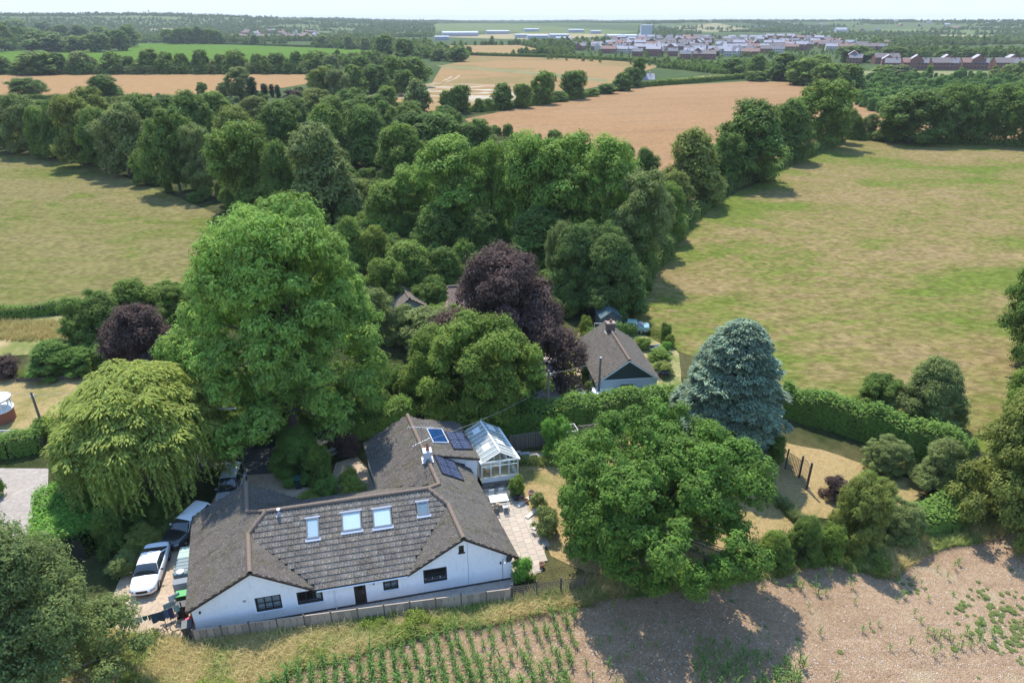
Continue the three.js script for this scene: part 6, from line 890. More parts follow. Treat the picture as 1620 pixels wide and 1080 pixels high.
{ // house behind the copper beech: warm pinkish roofs
  const pink = new THREE.MeshPhysicalMaterial({ specularIntensity: 0.2, map: tileTex, color: rgb(1.4, 1.05, 0.9), roughness: 0.9 }), cream = std(0.46, 0.36, 0.26), a = survey(702, 506), turn = 0.12;
  const g = gabled({ at: a, turn: turn + Math.PI / 2 + 0.2, w: 8, d: 12, e: 3.7, r: 6.2, wall: cream, tile: pink, tw: 0.34, tl: 0.32 }); g.position.set(a.x, 0, a.z);
  g.rotation.y = -Math.PI / 2 + 0.12; g.position.x += 0.9; part(g, 'window', box(0.04, 1.2, 1.4, 8.03, 3.4, -3), CARGLASS); const ch = new THREE.Group(); ch.name = 'chimney'; ch.position.set(4, 5.8, -9.5); g.add(ch); part(ch, 'stack', box(0.9, 1.8, 0.8, 0, 0.5, 0), std(0.3, 0.14, 0.09)); part(ch, 'pot', cyl(0.13, 0.16, 0.5, 10, 0, 1.62, 0), std(0.36, 0.12, 0.06));
  put(g, 'house', 'two storey house with pinkish roof behind the copper beech', 'house');
  const p = gabled({ at: survey(703, 520), turn: 0.1, w: 4, d: 3, e: 2.2, r: 3.5, wall: cream, tile: pink }); put(p, 'porch', 'small pinkish roofed porch at the foot of the hidden house', 'porch');
  const s = gabled({ at: survey(625, 508), turn: 0.35, w: 4.2, d: 5, e: 1.7, r: 3.0, wall: std(0.33, 0.33, 0.35), tile: new THREE.MeshPhysicalMaterial({ specularIntensity: 0.2, map: tileTex, color: rgb(1.0, 0.88, 0.78), roughness: 0.9 }) }); put(s, 'garage', 'small garage roof between the big ash and the copper beech', 'garage');
  const teal = std(0.02, 0.05, 0.055); panelFence(survey(632, 472), survey(690, 462), 5, 1.8, [teal, std(0.025, 0.055, 0.06), BLACK], 'dark teal board fence behind the small garage', 6);
}
{ // sheds behind the bungalow
  const dk = std(0.025, 0.03, 0.032, 0.8), roofT = std(0.06, 0.10, 0.105, 0.6);
  const shed = (u, v, w, d, h, r, wall, roof, turn, label) => { const t = thingAt(survey(u, v), turn); part(t, 'wall', merged([box(w, h, 0.06, 0, h / 2, 0), box(w, h, 0.06, 0, h / 2, -d), box(0.06, h, d - 0.08, -w / 2 + 0.03, h / 2, -d / 2), box(0.06, h, d - 0.08, w / 2 - 0.03, h / 2, -d / 2)]), wall); for (const s of [-1, 1]) part(t, 'roof', faces([[V3(s * (w / 2 + 0.12), h - 0.05, 0.12), V3(0, r, 0.12), V3(0, r, -d - 0.12), V3(s * (w / 2 + 0.12), h - 0.05, -d - 0.12)], [V3(s * (w / 2 + 0.12), h - 0.11, -d - 0.12), V3(0, r - 0.06, -d - 0.12), V3(0, r - 0.06, 0.12), V3(s * (w / 2 + 0.12), h - 0.11, 0.12)]]), roof); part(t, 'gable', faces([[V3(-w / 2, h, 0.02), V3(w / 2, h, 0.02), V3(0, r - 0.06, 0.02)]]), wall); part(t, 'door', box(0.8, 1.8, 0.04, 0, 0.92, 0.06), std(0.12, 0.13, 0.13)); put(t, 'shed', label, 'shed', 'sheds behind the bungalow'); };
  shed(956, 502, 3.2, 3.4, 2.1, 2.9, dk, std(0.10, 0.12, 0.14, 0.5), 0.25, 'black shed with grey roof farthest behind the bungalow'); shed(966, 524, 2.6, 2.8, 1.9, 2.8, std(0.10, 0.115, 0.115), roofT, 0.15, 'smaller shed with teal roof in front of the black shed');
  const fr = thingAt(survey(940, 527)); for (const x of [0, 0.9, 1.8]) part(fr, 'hoop_post', box(0.06, 1.4, 0.06, x, 0.7, 0), FRAMEW); part(fr, 'rail', merged([box(1.9, 0.05, 0.05, 0.9, 1.38, 0.02), box(1.9, 0.05, 0.05, 0.9, 0.7, 0.06)]), FRAMEW); put(fr, 'garden_railing', 'pale garden railing beside the teal shed', 'railing');
  const lean = thingAt(survey(931, 556), 0.05); part(lean, 'panel', rbox(1.2, 0.06, 1.8, 0.02, 0, 1.6, 0).rotateZ(0.15), FRAMEW); for (const x of [-0.5, 0.5]) part(lean, 'leg', box(0.05, 1.55, 0.05, x, 0.77, 0.7), FRAMEW); put(lean, 'white_canopy', 'white canopy against the left side of the bungalow', 'canopy');
  [[1000, 528.5, 'dark wheelbarrow', 'dark wheelbarrow on the lawn behind the bungalow']].forEach(([u, v, , l]) => { const t = thingAt(survey(u - 2, v + 4), 0.5); part(t, 'tray', loft([0.35, 0.6], (y) => { const w = y * 0.6; return [[-w * 1.4, y, -w], [w * 1.4, y, -w], [w * 1.4, y, w], [-w * 1.4, y, w], [-w * 1.4, y, -w]]; }), dk); part(t, 'wheel', new THREE.TorusGeometry(0.16, 0.05, 8, 16).translate(0.65, 0.2, 0), TYRE); part(t, 'handle', merged([tubeOf([V3(0.6, 0.22, 0.12), V3(-0.9, 0.6, 0.28)], 0.02), tubeOf([V3(0.6, 0.22, -0.12), V3(-0.9, 0.6, -0.28)], 0.02)]), METAL); part(t, 'leg', merged([box(0.04, 0.4, 0.04, -0.4, 0.2, 0.2), box(0.04, 0.4, 0.04, -0.4, 0.2, -0.2)]), METAL); put(t, 'wheelbarrow', l, 'wheelbarrow'); });
  const pd = thingAt(survey(1036, 552), 0.2); part(pd, 'basin', rbox(1.6, 0.35, 1.1, 0.1, 0, 0.17, 0), std(0.25, 0.25, 0.26)); part(pd, 'water', box(1.3, 0.02, 0.8, 0, 0.355, 0), CARGLASS); put(pd, 'stone_trough', 'grey stone trough in the bungalow garden', 'trough');
  const bag = thingAt(survey(1041, 594), 0.3); part(bag, 'bag', rbox(0.9, 0.4, 0.6, 0.15, 0, 0.2, 0), std(0.4, 0.08, 0.07)); part(bag, 'top', rbox(0.7, 0.12, 0.45, 0.05, 0, 0.44, 0), std(0.6, 0.58, 0.56)); put(bag, 'garden_bag', 'red garden bag beside the bungalow path', 'bag');
  const dust = thingAt(survey(1051, 597), 0.1); part(dust, 'body', rbox(0.8, 0.7, 0.8, 0.08, 0, 0.35, 0), BLACK); part(dust, 'lid', rbox(0.86, 0.08, 0.86, 0.03, 0, 0.73, 0), std(0.05, 0.05, 0.055)); put(dust, 'compost_bin', 'black compost bin beside the red garden bag', 'bin');
  const R = rng(18); for (let k = 0; k < 12; k++) { const p = survey(lerp(914.5, 918, k / 11), lerp(556, 622, k / 11)), t = thingAt(p); part(t, 'flagstone', rbox(0.6, 0.06, 0.45, 0.02, 0, 0.02, 0), std(0.40 + 0.08 * R(), 0.36, 0.30)); put(t, 'stepping_stone', `stepping stone in the bungalow path, ${ORD[k]} from the far end`, 'stone', 'stepping stones'); }
}
// ---------------------------------------------------------------- neighbour at the left edge
{
  const t = thingAt(survey(2, 664)), br = std(0.30, 0.12, 0.07), ring = (r0, h0, h1, m, n) => part(t, n, new THREE.CylinderGeometry(r0, r0, h1 - h0, 24, 1, true).translate(0, (h0 + h1) / 2, 0), m); part(t, 'brick_base', cyl(1.25, 1.25, 1.2, 28, 0, 0.6, 0), br); part(t, 'sill', cyl(1.36, 1.36, 0.12, 28, 0, 1.26, 0), FRAMEW); ring(1.15, 1.32, 2.3, GLASS, 'glazing'); for (let k = 0; k < 10; k++) part(t, 'mullion', box(0.07, 1.0, 0.07, Math.cos(k * 0.628) * 1.17, 1.82, Math.sin(k * 0.628) * 1.17), FRAMEW); part(t, 'roof', merged([cyl(1.4, 1.4, 0.14, 28, 0, 2.38, 0), new THREE.ConeGeometry(1.35, 0.4, 28).translate(0, 2.65, 0)]), std(0.45, 0.48, 0.52, 0.5)); put(t, 'bay_window', 'round glazed brick bay at the left edge of the picture', 'bay window');
  const b = thingAt(survey(10, 697), 0.06), wm = std(0.66, 0.67, 0.66, 0.6); for (let k = 0; k < 3; k++) part(b, 'seat_slat', box(1.7, 0.04, 0.13, 0, 0.45, -0.15 + k * 0.15), wm); for (let k = 0; k < 11; k++) part(b, 'back_slat', box(0.05, 0.45, 0.03, -0.75 + k * 0.15, 0.72, -0.28), wm); part(b, 'back_rail', box(1.76, 0.07, 0.05, 0, 0.97, -0.28), wm); for (const x of [-0.8, 0.8]) for (const z of [-0.24, 0.22]) part(b, 'leg', box(0.07, 0.44, 0.07, x, 0.22, z), wm); for (const x of [-0.83, 0.83]) part(b, 'armrest', box(0.07, 0.05, 0.5, x, 0.66, -0.02), wm); put(b, 'garden_bench', 'pale garden bench behind the low hedge at the left edge', 'bench');
  const bed = (u, v, w, d, label, seed, flower) => { const q = thingAt(survey(u, v), 0.12), tm = std(0.12, 0.10, 0.085); part(q, 'side_board', box(w, 0.34, 0.05, 0, 0.17, 0), tm); part(q, 'side_board', box(w, 0.34, 0.05, 0, 0.17, -d), tm); for (const x of [-w / 2, w / 2]) { part(q, 'end_board', box(0.05, 0.34, d - 0.06, x, 0.17, -d / 2), tm); part(q, 'corner_post', box(0.08, 0.7, 0.08, x, 0.35, 0.06), tm); } part(q, 'soil', box(w - 0.06, 0.04, d - 0.08, 0, 0.28, -d / 2), std(0.06, 0.045, 0.03)); put(q, 'raised_bed', label, 'raised bed', 'raised beds');
    const R = rng(seed), L = new Leaves(2200), c = [1, 1, 1]; for (let i = 0; i < 2200; i++) { tint(R, c, 0.7); const y = 0.3 + Math.pow(R(), 1.5) * 0.75; L.add((R() - 0.5) * (w - 0.1), y, -d * R(), (R() - 0.5) * 1.2, 0.7, (R() - 0.5) * 1.2, R() - 0.5, 0.5, R() - 0.5, 0.17, 0.07, c[0], c[1], c[2]); } const m = new THREE.Mesh(L.build(), flower); m.position.copy(q.position); m.rotation.y = 0.12; put(m, 'vegetable_plants', `leafy planting growing in the ${label.split(' ').slice(0, 3).join(' ')}`, 'plants', null, 'stuff'); };
  bed(52, 602, 3.3, 1.5, 'left raised bed of dark boards on the neighbour lawn', 4, SP.lime.mat); bed(104, 599, 2.5, 1.5, 'middle raised bed with a trellis behind it', 5, SP.green.mat); bed(156, 594, 2.5, 1.4, 'right raised bed nearest the willow', 6, SP.olive.mat);
  const tr = thingAt(survey(101, 590), 0.12), tw = std(0.2, 0.16, 0.12); for (let k = 0; k < 9; k++) part(tr, 'stake', box(0.04, 1.4 + 0.1 * (k % 3), 0.04, -0.9 + k * 0.225, 0.7, 0), tw); part(tr, 'cross_rail', merged([box(2, 0.04, 0.03, 0, 1.1, 0.03), box(2, 0.04, 0.03, 0, 0.7, 0.03)]), tw); put(tr, 'trellis', 'wooden stake trellis behind the middle raised bed', 'trellis');
  // bench and path slab in the courtyard
  const be = thingAt(survey(527, 724), 0.6), bw = std(0.3, 0.26, 0.22); for (let k = 0; k < 4; k++) part(be, 'seat_slat', box(1.3, 0.04, 0.1, 0, 0.43, -0.18 + k * 0.12), bw); for (const x of [-0.58, 0.58]) for (const z of [-0.16, 0.16]) part(be, 'leg', box(0.06, 0.41, 0.06, x, 0.205, z), bw); part(be, 'backrest', box(1.3, 0.3, 0.04, 0, 0.72, -0.26), bw); put(be, 'garden_bench', 'weathered wooden bench in the shaded courtyard', 'bench');
}
// ---------------------------------------------------------------- field edge: grasses, weeds, maize, stones
function blades(seed, n, h, lean, w, cols) { const R = rng(seed), p = [], c = [], ix = []; for (let i = 0; i < n; i++) { const a = R() * 6.283, r = 0.16 * R(), x = Math.cos(a) * r, z = Math.sin(a) * r, b = R() * 6.283, hh = h * (0.5 + 0.7 * R()), l = lean * hh * (0.4 + R()), dx = Math.cos(b), dz = Math.sin(b), q = p.length / 3, k = cols[Math.floor(R() * cols.length)], t = 0.75 + 0.5 * R(); p.push(x - dz * w, 0, z + dx * w, x + dz * w, 0, z - dx * w, x + dx * l * 0.4 - dz * w * 0.7, hh * 0.6, z + dz * l * 0.4 + dx * w * 0.7, x + dx * l * 0.4 + dz * w * 0.7, hh * 0.6, z + dz * l * 0.4 - dx * w * 0.7, x + dx * l, hh * 0.95, z + dz * l); for (let j = 0; j < 5; j++) c.push(k[0] * t, k[1] * t, k[2] * t); ix.push(q, q + 1, q + 2, q + 1, q + 3, q + 2, q + 2, q + 3, q + 4); } const g = new THREE.BufferGeometry(); g.setAttribute('position', new THREE.Float32BufferAttribute(p, 3)); g.setAttribute('color', new THREE.Float32BufferAttribute(c, 3)); g.setIndex(ix); return g; }
const BLADE = leafMat(1, 1, 1, 0.35);
function sow(name, label, geo, mat, n, seed, where, size) { const R = rng(seed), m4 = new THREE.Matrix4(), q = new THREE.Quaternion(), up = V3(0, 1, 0), list = []; for (let tries = 0; list.length < n && tries < n * 40; tries++) { const p = where(R); if (p) list.push(p); } const im = new THREE.InstancedMesh(geo, mat, list.length); list.forEach((p, i) => { q.setFromAxisAngle(up, R() * 6.283); const s = size[0] + (size[1] - size[0]) * R() * R(); im.setMatrixAt(i, m4.compose(p, q, V3(s, s * (0.7 + 0.6 * R()), s))); }); put(im, name, label, name.replace(/_/g, ' '), null, 'stuff'); }
const inVerge = (R) => { const u = R() * 1900 - 100, v = 820 + R() * 330, p = survey(u, v); return inside(VERGE, p.x, p.z) && !inside(SOIL, p.x, p.z) ? p : null; };
const drift = (p, k, s) => fbm(p.x / s + k, p.z / s + k * 2, 3);
const DRY = [[0.62, 0.48, 0.20], [0.70, 0.55, 0.26], [0.52, 0.43, 0.16], [0.45, 0.41, 0.14]], FRESH = [[0.22, 0.29, 0.07], [0.30, 0.36, 0.09], [0.18, 0.25, 0.06], [0.43, 0.41, 0.13]];
sow('dry_grass', 'tall dry grass on the rough strip beside the fence', blades(1, 16, 0.62, 0.95, 0.012, DRY), BLADE, 11000, 2, (R) => { const p = inVerge(R); return p && drift(p, 3, 3) > 0.40 + 0.2 * R() ? p : null; }, [0.6, 1.3]);
sow('green_grass', 'rough green grass and weeds on the field edge strip', blades(2, 14, 0.5, 0.9, 0.018, FRESH), BLADE, 11000, 3, (R) => { const p = inVerge(R); return p && drift(p, 3, 3) < 0.42 + 0.2 * R() ? p : null; }, [0.6, 1.4]);
{ const R = rng(44), L = new Leaves(240), c = [1, 1, 1]; for (let i = 0; i < 240; i++) { const a = R() * 6.283, r = 0.38 * Math.sqrt(R()), y = 0.75 * R() * (1 - r); tint(R, c, 0.6); L.add(Math.cos(a) * r, y + 0.04, Math.sin(a) * r, (R() - 0.5) * 1.2, 0.8, (R() - 0.5) * 1.2, Math.cos(a), 0.3, Math.sin(a), 0.15, 0.075, c[0], c[1], c[2]); }
  sow('weed_clumps', 'leafy weeds scattered along the field edge', L.build(), SP.lime.mat, 420, 5, (R) => { const p = inVerge(R); return p && drift(p, 20, 2.5) > 0.55 ? p : null; }, [0.5, 1.5]); 
  sow('field_weeds', 'low green weeds sprouting on the bare soil', L.build().scale(1.15, 0.5, 1.15), SP.grey.mat, 260, 6, (R) => { const p = survey(820 + R() * 900, 830 + R() * 280); if (!inside(SOIL, p.x, p.z)) return null; const a = survey(1440, 930), b = survey(1600, 990), c2 = survey(1420, 908); const d = Math.min(p.distanceTo(a) / 1.3, p.distanceTo(b) / 4.2, p.distanceTo(c2) / 1.4); return R() < (d < 1 ? (1 - d) : 0.006) ? p : null; }, [0.2, 0.6]); }
{ const st = new THREE.IcosahedronGeometry(0.045, 0); st.scale(1, 0.6, 0.8); sow('stones', 'pale flints strewn over the bare field', st, std(0.60, 0.55, 0.48), 2800, 7, (R) => { const p = survey(380 + R() * 1500, 845 + R() * 330); p.y = 0.01; return inside(SOIL, p.x, p.z) ? p : null; }, [0.4, 1.4]); sow('soil_clods', 'crumbling clods of earth on the bare field', new THREE.IcosahedronGeometry(0.09, 0).scale(1, 0.55, 0.8), std(0.34, 0.25, 0.18), 7000, 8, (R) => { const p = survey(380 + R() * 1500, 845 + R() * 330); p.y = 0.0; return inside(SOIL, p.x, p.z) ? p : null; }, [0.35, 1.3]); }
{ // maize plants: arching ribbon leaves on a stalk
  const maize = (seed) => { const R = rng(seed), p = [], ix = [], c = []; const rib = (y, a, L, up) => { const q0 = p.length / 3, t = 0.8 + 0.4 * R(); for (let i = 0; i <= 4; i++) { const f = i / 4, r = L * f, yy = y + up * Math.sin(f * 2.2) * L - 0.28 * L * f * f, w = 0.038 * (1 - f * f * 0.95), x = Math.cos(a) * r, z = Math.sin(a) * r; p.push(x - Math.sin(a) * w, yy, z + Math.cos(a) * w, x + Math.sin(a) * w, yy, z - Math.cos(a) * w); c.push(t, t, t, t, t, t); } for (let i = 0; i < 4; i++) { const q = q0 + i * 2; ix.push(q, q + 1, q + 2, q + 1, q + 3, q + 2); } }; const H = 0.85; for (let k = 0; k < 9; k++) rib(0.1 + k * 0.085, k * 2.6 + R(), 0.34 + 0.24 * R(), 0.75); const g = new THREE.BufferGeometry(); g.setAttribute('position', new THREE.Float32BufferAttribute(p, 3)); g.setAttribute('color', new THREE.Float32BufferAttribute(c, 3)); g.setIndex(ix); return { leaves: g, stalk: tubeOf([V3(0, -0.02, 0), V3(0, H, 0)], 0.018, 0.006, 5) }; };
  const kinds = [maize(1), maize(2), maize(3)], ml = leafMat(0.16, 0.27, 0.06, 0.4), ms = std(0.16, 0.2, 0.07), R = rng(66), spots = [];
  const ax = V3(0.30, 0, 0.954), bx = V3(0.954, 0, -0.30), o = survey(640, 1040);          // sowing rows run away from the camera
  for (let i = -12; i < 60; i++) for (let j = -48; j < 60; j++) { const p = o.clone().addScaledVector(bx, i * 0.70 + 0.25 * (vnoise(i * 3.1, j * 0.15) - 0.5)).addScaledVector(ax, j * 0.17); if (!inside(SOIL, p.x, p.z)) continue; const y = -(p.y - EYE), d = depthOf(p); const u = 810 + 1080 * p.x / d, v = 540 + 1080 * (Math.cos(PITCH) * y + Math.sin(PITCH) * p.z) / d; if (v > 1130 || u < 380 || u > 1700) continue;
    let den = u < 760 ? 0.95 : u < 910 ? 0.55 : u < 1000 ? 0.10 : u < 1100 ? 0.02 : 0.03; if (u > 1100 && u < 1270 && v > 1010 + (u - 1100) * 0.25) den = 0.55; if (u > 1470 && v > 1000) den = 0.42; if (u > 1060 && u < 1330 && v < 945) den = 0.14; if (u < 560 && v < 1062) den *= 0.75; if (R() < den) { p.x += (R() - 0.5) * 0.22; p.z += (R() - 0.5) * 0.2; spots.push([p, u, v]); } }
  spots.sort((a, b) => (b[2] > 1095 ? -1e5 : b[2]) - (a[2] > 1095 ? -1e5 : a[2]));
  spots.slice(0, 300).forEach(([p, u]) => { const k = kinds[Math.floor(R() * 3)], t = thingAt(p, R() * 6.283); t.scale.setScalar(0.55 + 0.55 * R()); part(t, 'leaves', k.leaves, ml); part(t, 'stalk', k.stalk, ms); put(t, 'maize_plant', u < 930 ? 'young maize plant in the rows below the verge' : u < 1400 ? 'young maize plant standing on the bare soil under the oak shadow' : 'young maize plant in the sparse rows at the lower right', 'maize plant', u < 930 ? 'maize in the left rows' : u < 1400 ? 'maize below the oak' : 'maize at the lower right'); });
  const rest = spots.slice(300); let i0 = 0; sow('maize_crop', 'remaining young maize plants in the rows at the bottom edge', kinds[1].leaves, ml, rest.length, 9, () => rest[i0++]?.[0] ?? null, [0.5, 1.0]);
}
{ // wild flowers and tall grass in the garden corners
  const at = (u0, u1, v0, v1) => (R) => survey(u0 + (u1 - u0) * R(), v0 + (v1 - v0) * R());
  sow('meadow_grass', 'uncut flowery grass strip below the paddock hedge', blades(7, 14, 0.7, 0.4, 0.016, [...FRESH, ...DRY]), BLADE, 1800, 12, at(-60, 130, 508, 540), [0.6, 1.4]);
  sow('border_plants', 'mixed border plants beside the garden path', blades(8, 12, 0.6, 0.5, 0.03, [...FRESH, [0.2, 0.2, 0.22], [0.14, 0.2, 0.1]]), BLADE, 420, 13, (R) => { const f = R(); return survey(1222 + 60 * f + 14 * R(), 786 + 58 * f + 10 * R()); }, [0.7, 1.5]);
  sow('border_plants', 'green border plants in front of the dark board fence', blades(9, 12, 0.5, 0.5, 0.035, FRESH), BLADE, 360, 14, at(812, 950, 726, 738), [0.6, 1.2]);
  sow('border_plants', 'shady undergrowth under the willow by the gravel', blades(10, 12, 0.5, 0.6, 0.035, FRESH), BLADE, 900, 15, at(165, 300, 800, 860), [0.6, 1.4]);
  sow('border_plants', 'undergrowth on the field fence right of the oak', blades(11, 14, 0.9, 0.6, 0.03, [...FRESH, [0.2, 0.2, 0.09]]), BLADE, 1500, 16, (R) => { const u = 1180 + 440 * R(); return survey(u, 890 - (u - 1180) * 0.16 - 26 * R()); }, [0.6, 1.5]);
}
// ---------------------------------------------------------------- scrub, far woods, town
{
  const woods = area([[-60, 246], [60, 244], [200, 279], [374, 348], [440, 400], [640, 470], [700, 520], [900, 520], [1000, 505], [1040, 410], [1080, 350], [990, 245], [760, 200], [690, 184], [580, 160], [420, 148], [0, 165], [-60, 170]]);
  sow('undergrowth', 'dark tangle of undergrowth on the floor of the wood', shapes('bush')[1].crown, SP.dark.mat, 1400, 51, (r) => { const p = survey(-60 + 1150 * r(), 150 + 360 * Math.pow(r(), 1.3)); return inside(woods, p.x, p.z) ? p : null; }, [0.9, 2.2]);
  const bank = area([[300, 640], [360, 600], [520, 590], [660, 600], [840, 600], [845, 630], [740, 638], [640, 645], [545, 668], [450, 700], [330, 708], [270, 700]]);
  sow('undergrowth', 'dark leafy undergrowth along the lane beneath the big ash', shapes('bush')[2].crown, SP.dark.mat, 260, 52, (r) => { const p = survey(270 + 580 * r(), 590 + 120 * r()); return inside(bank, p.x, p.z) ? p : null; }, [0.6, 1.5]);
}
{
  const S = shapes('far'), sc = area([[1400, 108], [1620, 122], [1900, 128], [1900, 205], [1560, 200], [1425, 196], [1330, 154], [1370, 124]]), R = rng(71);
  sow('scrub_woodland', 'dense bright green scrub beyond the row of spreading trees', S[2].crown, leafMat(0.20, 0.33, 0.07), 1700, 72, (r) => { const p = survey(1330 + 600 * r(), 120 + 70 * r()); return inside(sc, p.x, p.z) && p.z < -235 ? p : null; }, [0.24, 0.5]);
  const keep = Object.values(LAND), town = area([[860, 94], [1000, 60], [1300, 58], [1430, 92], [1360, 100], [1050, 106]]), town2 = area([[375, 62], [380, 54], [500, 54], [505, 62]]), works = area([[680, 72], [690, 46], [1010, 46], [1010, 64], [860, 70]]), terr = area([[1330, 122], [1330, 90], [1900, 92], [1900, 124]]);
  const clear = (x, z) => [...keep, town, town2, works, terr].some((q) => inside(q, x, z));
  const low = (seed) => growTree({ seed, H: 12, W: 12, leaves: 420, leaf: 1.9, tuft: 1.3, per: 7, lobes: 12, lobeR: 0.2, clear: 0, profile: 'dome', limbs: 20 }).crown;
  [['dark', 31, 0.5, 1.0], ['green', 32, 0.5, 1.0], ['grey', 33, 0.45, 0.9]].forEach(([sp, seed, a, b], i) => sow('far_woodland', ['dark', 'mid green', 'grey green'][i] + ' woodland covering the far valley and hills', low(seed), SP[sp].mat, 21000, seed, (r) => {
    const D = 560 * Math.pow(12, Math.pow(r(), 1.15)), w = (r() * 2 - 1) * 0.86, x = Math.sin(w) * D, z = -Math.cos(w) * D; if (clear(x, z)) return null; const n = fbm(x / 190 + 4, z / 190 + 1, 3), m = fbm(x / 700, z / 700, 2); return n + 0.4 * (m - 0.5) > 0.515 - 0.06 * sstep(1500, 2600, D) ? V3(x, relief(x, z) - 1.2, z) : null; }, [a, b]));
  const conif = growTree({ seed: 35, H: 18, W: 7, leaves: 300, leaf: 2.0, tuft: 1.2, per: 6, lobes: 12, lobeR: 0.22, clear: 0, profile: 'cone', limbs: 20 }).crown;
  sow('hilltop_pines', 'dark conifers along the left skyline hill', conif, SP.yew.mat, 700, 36, (r) => { const w = -0.66 + 0.36 * r(), D = 3300 + 500 * r(), x = Math.sin(w) * D, z = -Math.cos(w) * D; return V3(x, relief(x, z) - 3, z); }, [0.6, 0.95]);
  // houses: one mesh each, wall and roof by colour
  const dwelling = (w, d, e, r, wall, roof) => { const f = [], c = [], add = (q, k) => { const g = faces([q]); f.push(g); for (let i = 0; i < g.attributes.position.count; i++) c.push(...k); }, p = V3; const a = [p(0, 0, 0), p(w, 0, 0), p(w, 0, -d), p(0, 0, -d)], t = a.map((v) => v.clone().setY(e)), m = [p(-0.2, r, -d / 2), p(w + 0.2, r, -d / 2)];
    add([a[0], a[1], t[1], t[0]], wall); add([a[2], a[3], t[3], t[2]], wall); add([a[1], a[2], t[2], p(w, r - 0.15, -d / 2), t[1]], wall); add([a[3], a[0], t[0], p(0, r - 0.15, -d / 2), t[3]], wall); add([p(-0.2, e - 0.1, 0.3), p(w + 0.2, e - 0.1, 0.3), m[1], m[0]], roof); add([m[0], m[1], p(w + 0.2, e - 0.1, -d - 0.3), p(-0.2, e - 0.1, -d - 0.3)], roof);
    const k = w * 0.7; for (const [x, z, ww] of [[k, -d / 2, 0.7]]) { const ch = box(ww, 1.5, 0.7, x, r + 0.4, z).toNonIndexed(); f.push(ch); for (let i = 0; i < ch.attributes.position.count; i++) c.push(...wall); } const dark = [0.05, 0.055, 0.06]; for (const y of [1.2, 3.9]) if (y + 1 < e) for (let x = 1; x < w - 1.4; x += 2.6) { const g = box(1.3, 1.1, 0.06, x + 0.65, y + 0.5, 0.04).toNonIndexed(); f.push(g); for (let i = 0; i < g.attributes.position.count; i++) c.push(...dark); }
    const g = mergeGeometries(f.map((x) => { x.deleteAttribute('uv'); return x; })); g.setAttribute('color', new THREE.Float32BufferAttribute(c, 3)); return g; };
  const HM = new THREE.MeshStandardMaterial({ vertexColors: true, roughness: 0.85 }), brick = [0.24, 0.115, 0.085], cream = [0.50, 0.45, 0.38], slate = [0.19, 0.175, 0.18], tile = [0.30, 0.17, 0.13], brown = [0.21, 0.165, 0.145], slateL = [0.34, 0.32, 0.34], white = [0.5, 0.48, 0.45];
  const kinds = [dwelling(11, 8, 5.2, 8.6, brick, slate), dwelling(18, 8, 5.2, 8.6, brick, tile), dwelling(15, 8, 5.2, 8.4, cream, slateL), dwelling(22, 8.5, 5.4, 9.0, brick, brown), dwelling(13, 8, 5.2, 8.6, white, slate), dwelling(16, 9, 7.6, 11, brick, slateL)];
  const hp = (u, v, k, turn, label, group) => { const m = new THREE.Mesh(kinds[k], HM), p = survey(u, v); m.position.set(p.x, relief(p.x, p.z), p.z); m.rotation.y = turn; put(m, 'town_house', label, 'house', group); return m; };
  // the brick terrace row beyond the scrub
  [1342, 1357, 1384, 1398, 1413, 1428, 1443, 1458, 1474, 1490, 1506, 1522, 1538, 1556, 1574, 1592, 1610].forEach((u, i) => hp(u, i < 3 ? 101 : 110 + 0.4 * Math.sin(i), [0, 5, 3, 0, 5, 1][i % 6], -0.25 + 0.5 * ((i * 7) % 3 - 1) * 0.4 + (i % 3 === 1 ? 1.4 : 0), `brick house beyond the scrub, ${ORD[i]} from the left in its row`, 'brick row beyond the scrub'));
  let n = 0; const rows = [[62, 1010, 1330], [65.5, 960, 1300], [69, 930, 1380], [72.5, 905, 1400], [76, 900, 1390], [80, 920, 1400], [84.5, 950, 1240], [89, 1000, 1180], [94, 1075, 1125]];
  rows.forEach(([v, u0, u1], r) => { let c = 0; for (let u = u0; u < u1 && n < 240; ) { hp(u, v + 0.5 * (R() - 0.5), [0, 2, 1, 3, 2, 0, 5, 4][Math.floor(R() * 8)], (R() < 0.7 ? -0.2 : 1.2) + (R() - 0.5) * 0.4, `town house, ${ORD[c]} from left in the ${ORD[r]} town row from the back`, `town row ${ORD[r]}`); n++; c++; u += (9 + 10 * R()) * (1.0 + 0.05 * r); } });
  for (let k = 0; k < 40; k++) hp(372 + 135 * (k % 20) / 20 + 5 * R(), (k < 20 ? 52 : 59) + 4 * R(), [1, 1, 3, 0, 2][k % 5], R() * 3, `tiny village house, ${ORD[k % 20]} from left in the ${k < 20 ? 'back' : 'front'} row beyond the tree block`, 'village beyond the tree block');
  for (let k = 0; k < 22; k++) hp(1120 + 480 * ((k + 0.5 * R()) / 22), 46 + 9 * R(), [4, 2, 1, 0][k % 4], R() * 3, `lone house on the far wooded slope, ${ORD[k]} from left`, 'houses on the far slope');
  // works units
  const unit = (w, d, h) => { const g = dwelling(w, d, h, h + d * 0.06, [0.42, 0.44, 0.46], [0.40, 0.43, 0.46]); return g; }, units = [unit(62, 34, 8), unit(44, 26, 7), unit(28, 20, 7), unit(90, 44, 9)];
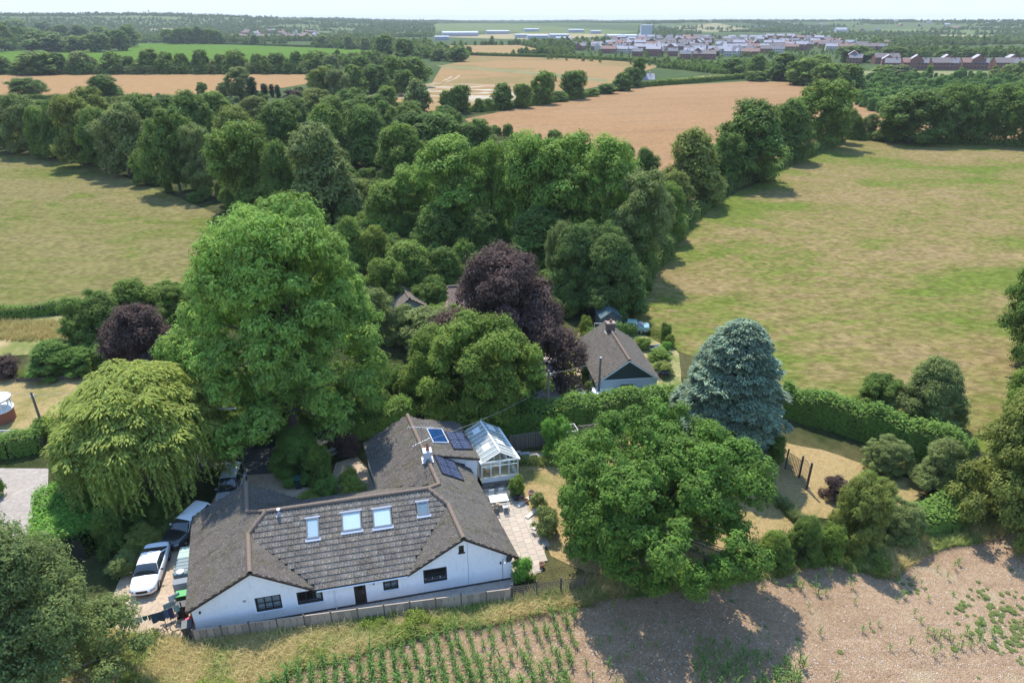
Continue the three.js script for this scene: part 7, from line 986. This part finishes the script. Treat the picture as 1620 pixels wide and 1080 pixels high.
  [[688, 64, 2, 'low white works unit at the left end of the industrial estate'], [700, 57, 3, 'very long grey blue warehouse on the industrial estate'], [770, 55, 0, 'second long warehouse right of the longest one'], [815, 60, 2, 'small white unit left of the town'], [835, 62, 1, 'white unit in front of the small one'], [830, 53, 1, 'flat white unit behind the estate'], [870, 60, 1, 'white industrial unit above the town edge'], [900, 54, 1, 'bluish unit on the right of the estate'], [935, 55, 2, 'small grey unit beside the bluish one'], [962, 63, 0, 'long pale unit at the edge of the town'], [1012, 60, 2, 'pale block right of the long pale unit'], [880, 66, 2, 'small bright unit closest to the town']].forEach(([u, v, k, l]) => { const m = new THREE.Mesh(units[k], HM), p = survey(u, v); m.position.set(p.x, relief(p.x, p.z), p.z); m.rotation.y = 0.12; put(m, 'warehouse', l, 'warehouse', 'industrial estate'); });
  const tower = new THREE.Mesh(dwelling(24, 20, 26, 27, [0.42, 0.44, 0.47], [0.3, 0.32, 0.35]), HM), tp = survey(1014, 60); tower.position.copy(tp); put(tower, 'tower_block', 'pale square tower block above the town', 'building');
  const wh = new THREE.Mesh(dwelling(9, 7, 3.4, 6.6, white, slateL), HM), wp = survey(1012, 135); wh.position.copy(wp); put(wh, 'cottage', 'white cottage at the top corner of the wheat field', 'house');
  const wv = new THREE.Mesh(dwelling(30, 16, 9, 14, white, slateL), HM), vp = survey(1322, 55.5); wv.position.set(vp.x, relief(vp.x, vp.z), vp.z); put(wv, 'hillside_house', 'large white house among trees on the far hillside', 'house');
  sow('town_trees', 'small garden trees between the town houses', low(37), SP.green.mat, 500, 38, (r) => { const p = survey(860 + 560 * r(), 60 + 46 * r()); return inside(town, p.x, p.z) ? p : null; }, [0.25, 0.55]);
  sow('roadside_bushes', 'green bushes between the stubble and the town', low(39), SP.green.mat, 1500, 40, (r) => { const f = r(), p = survey(840 + 420 * f, 74 + 42 * f + 26 * (r() - 0.5)); return inside(town, p.x, p.z) || keep.some((q) => inside(q, p.x, p.z)) ? null : p; }, [0.25, 0.5]);
}
renderer.render(scene, camera);
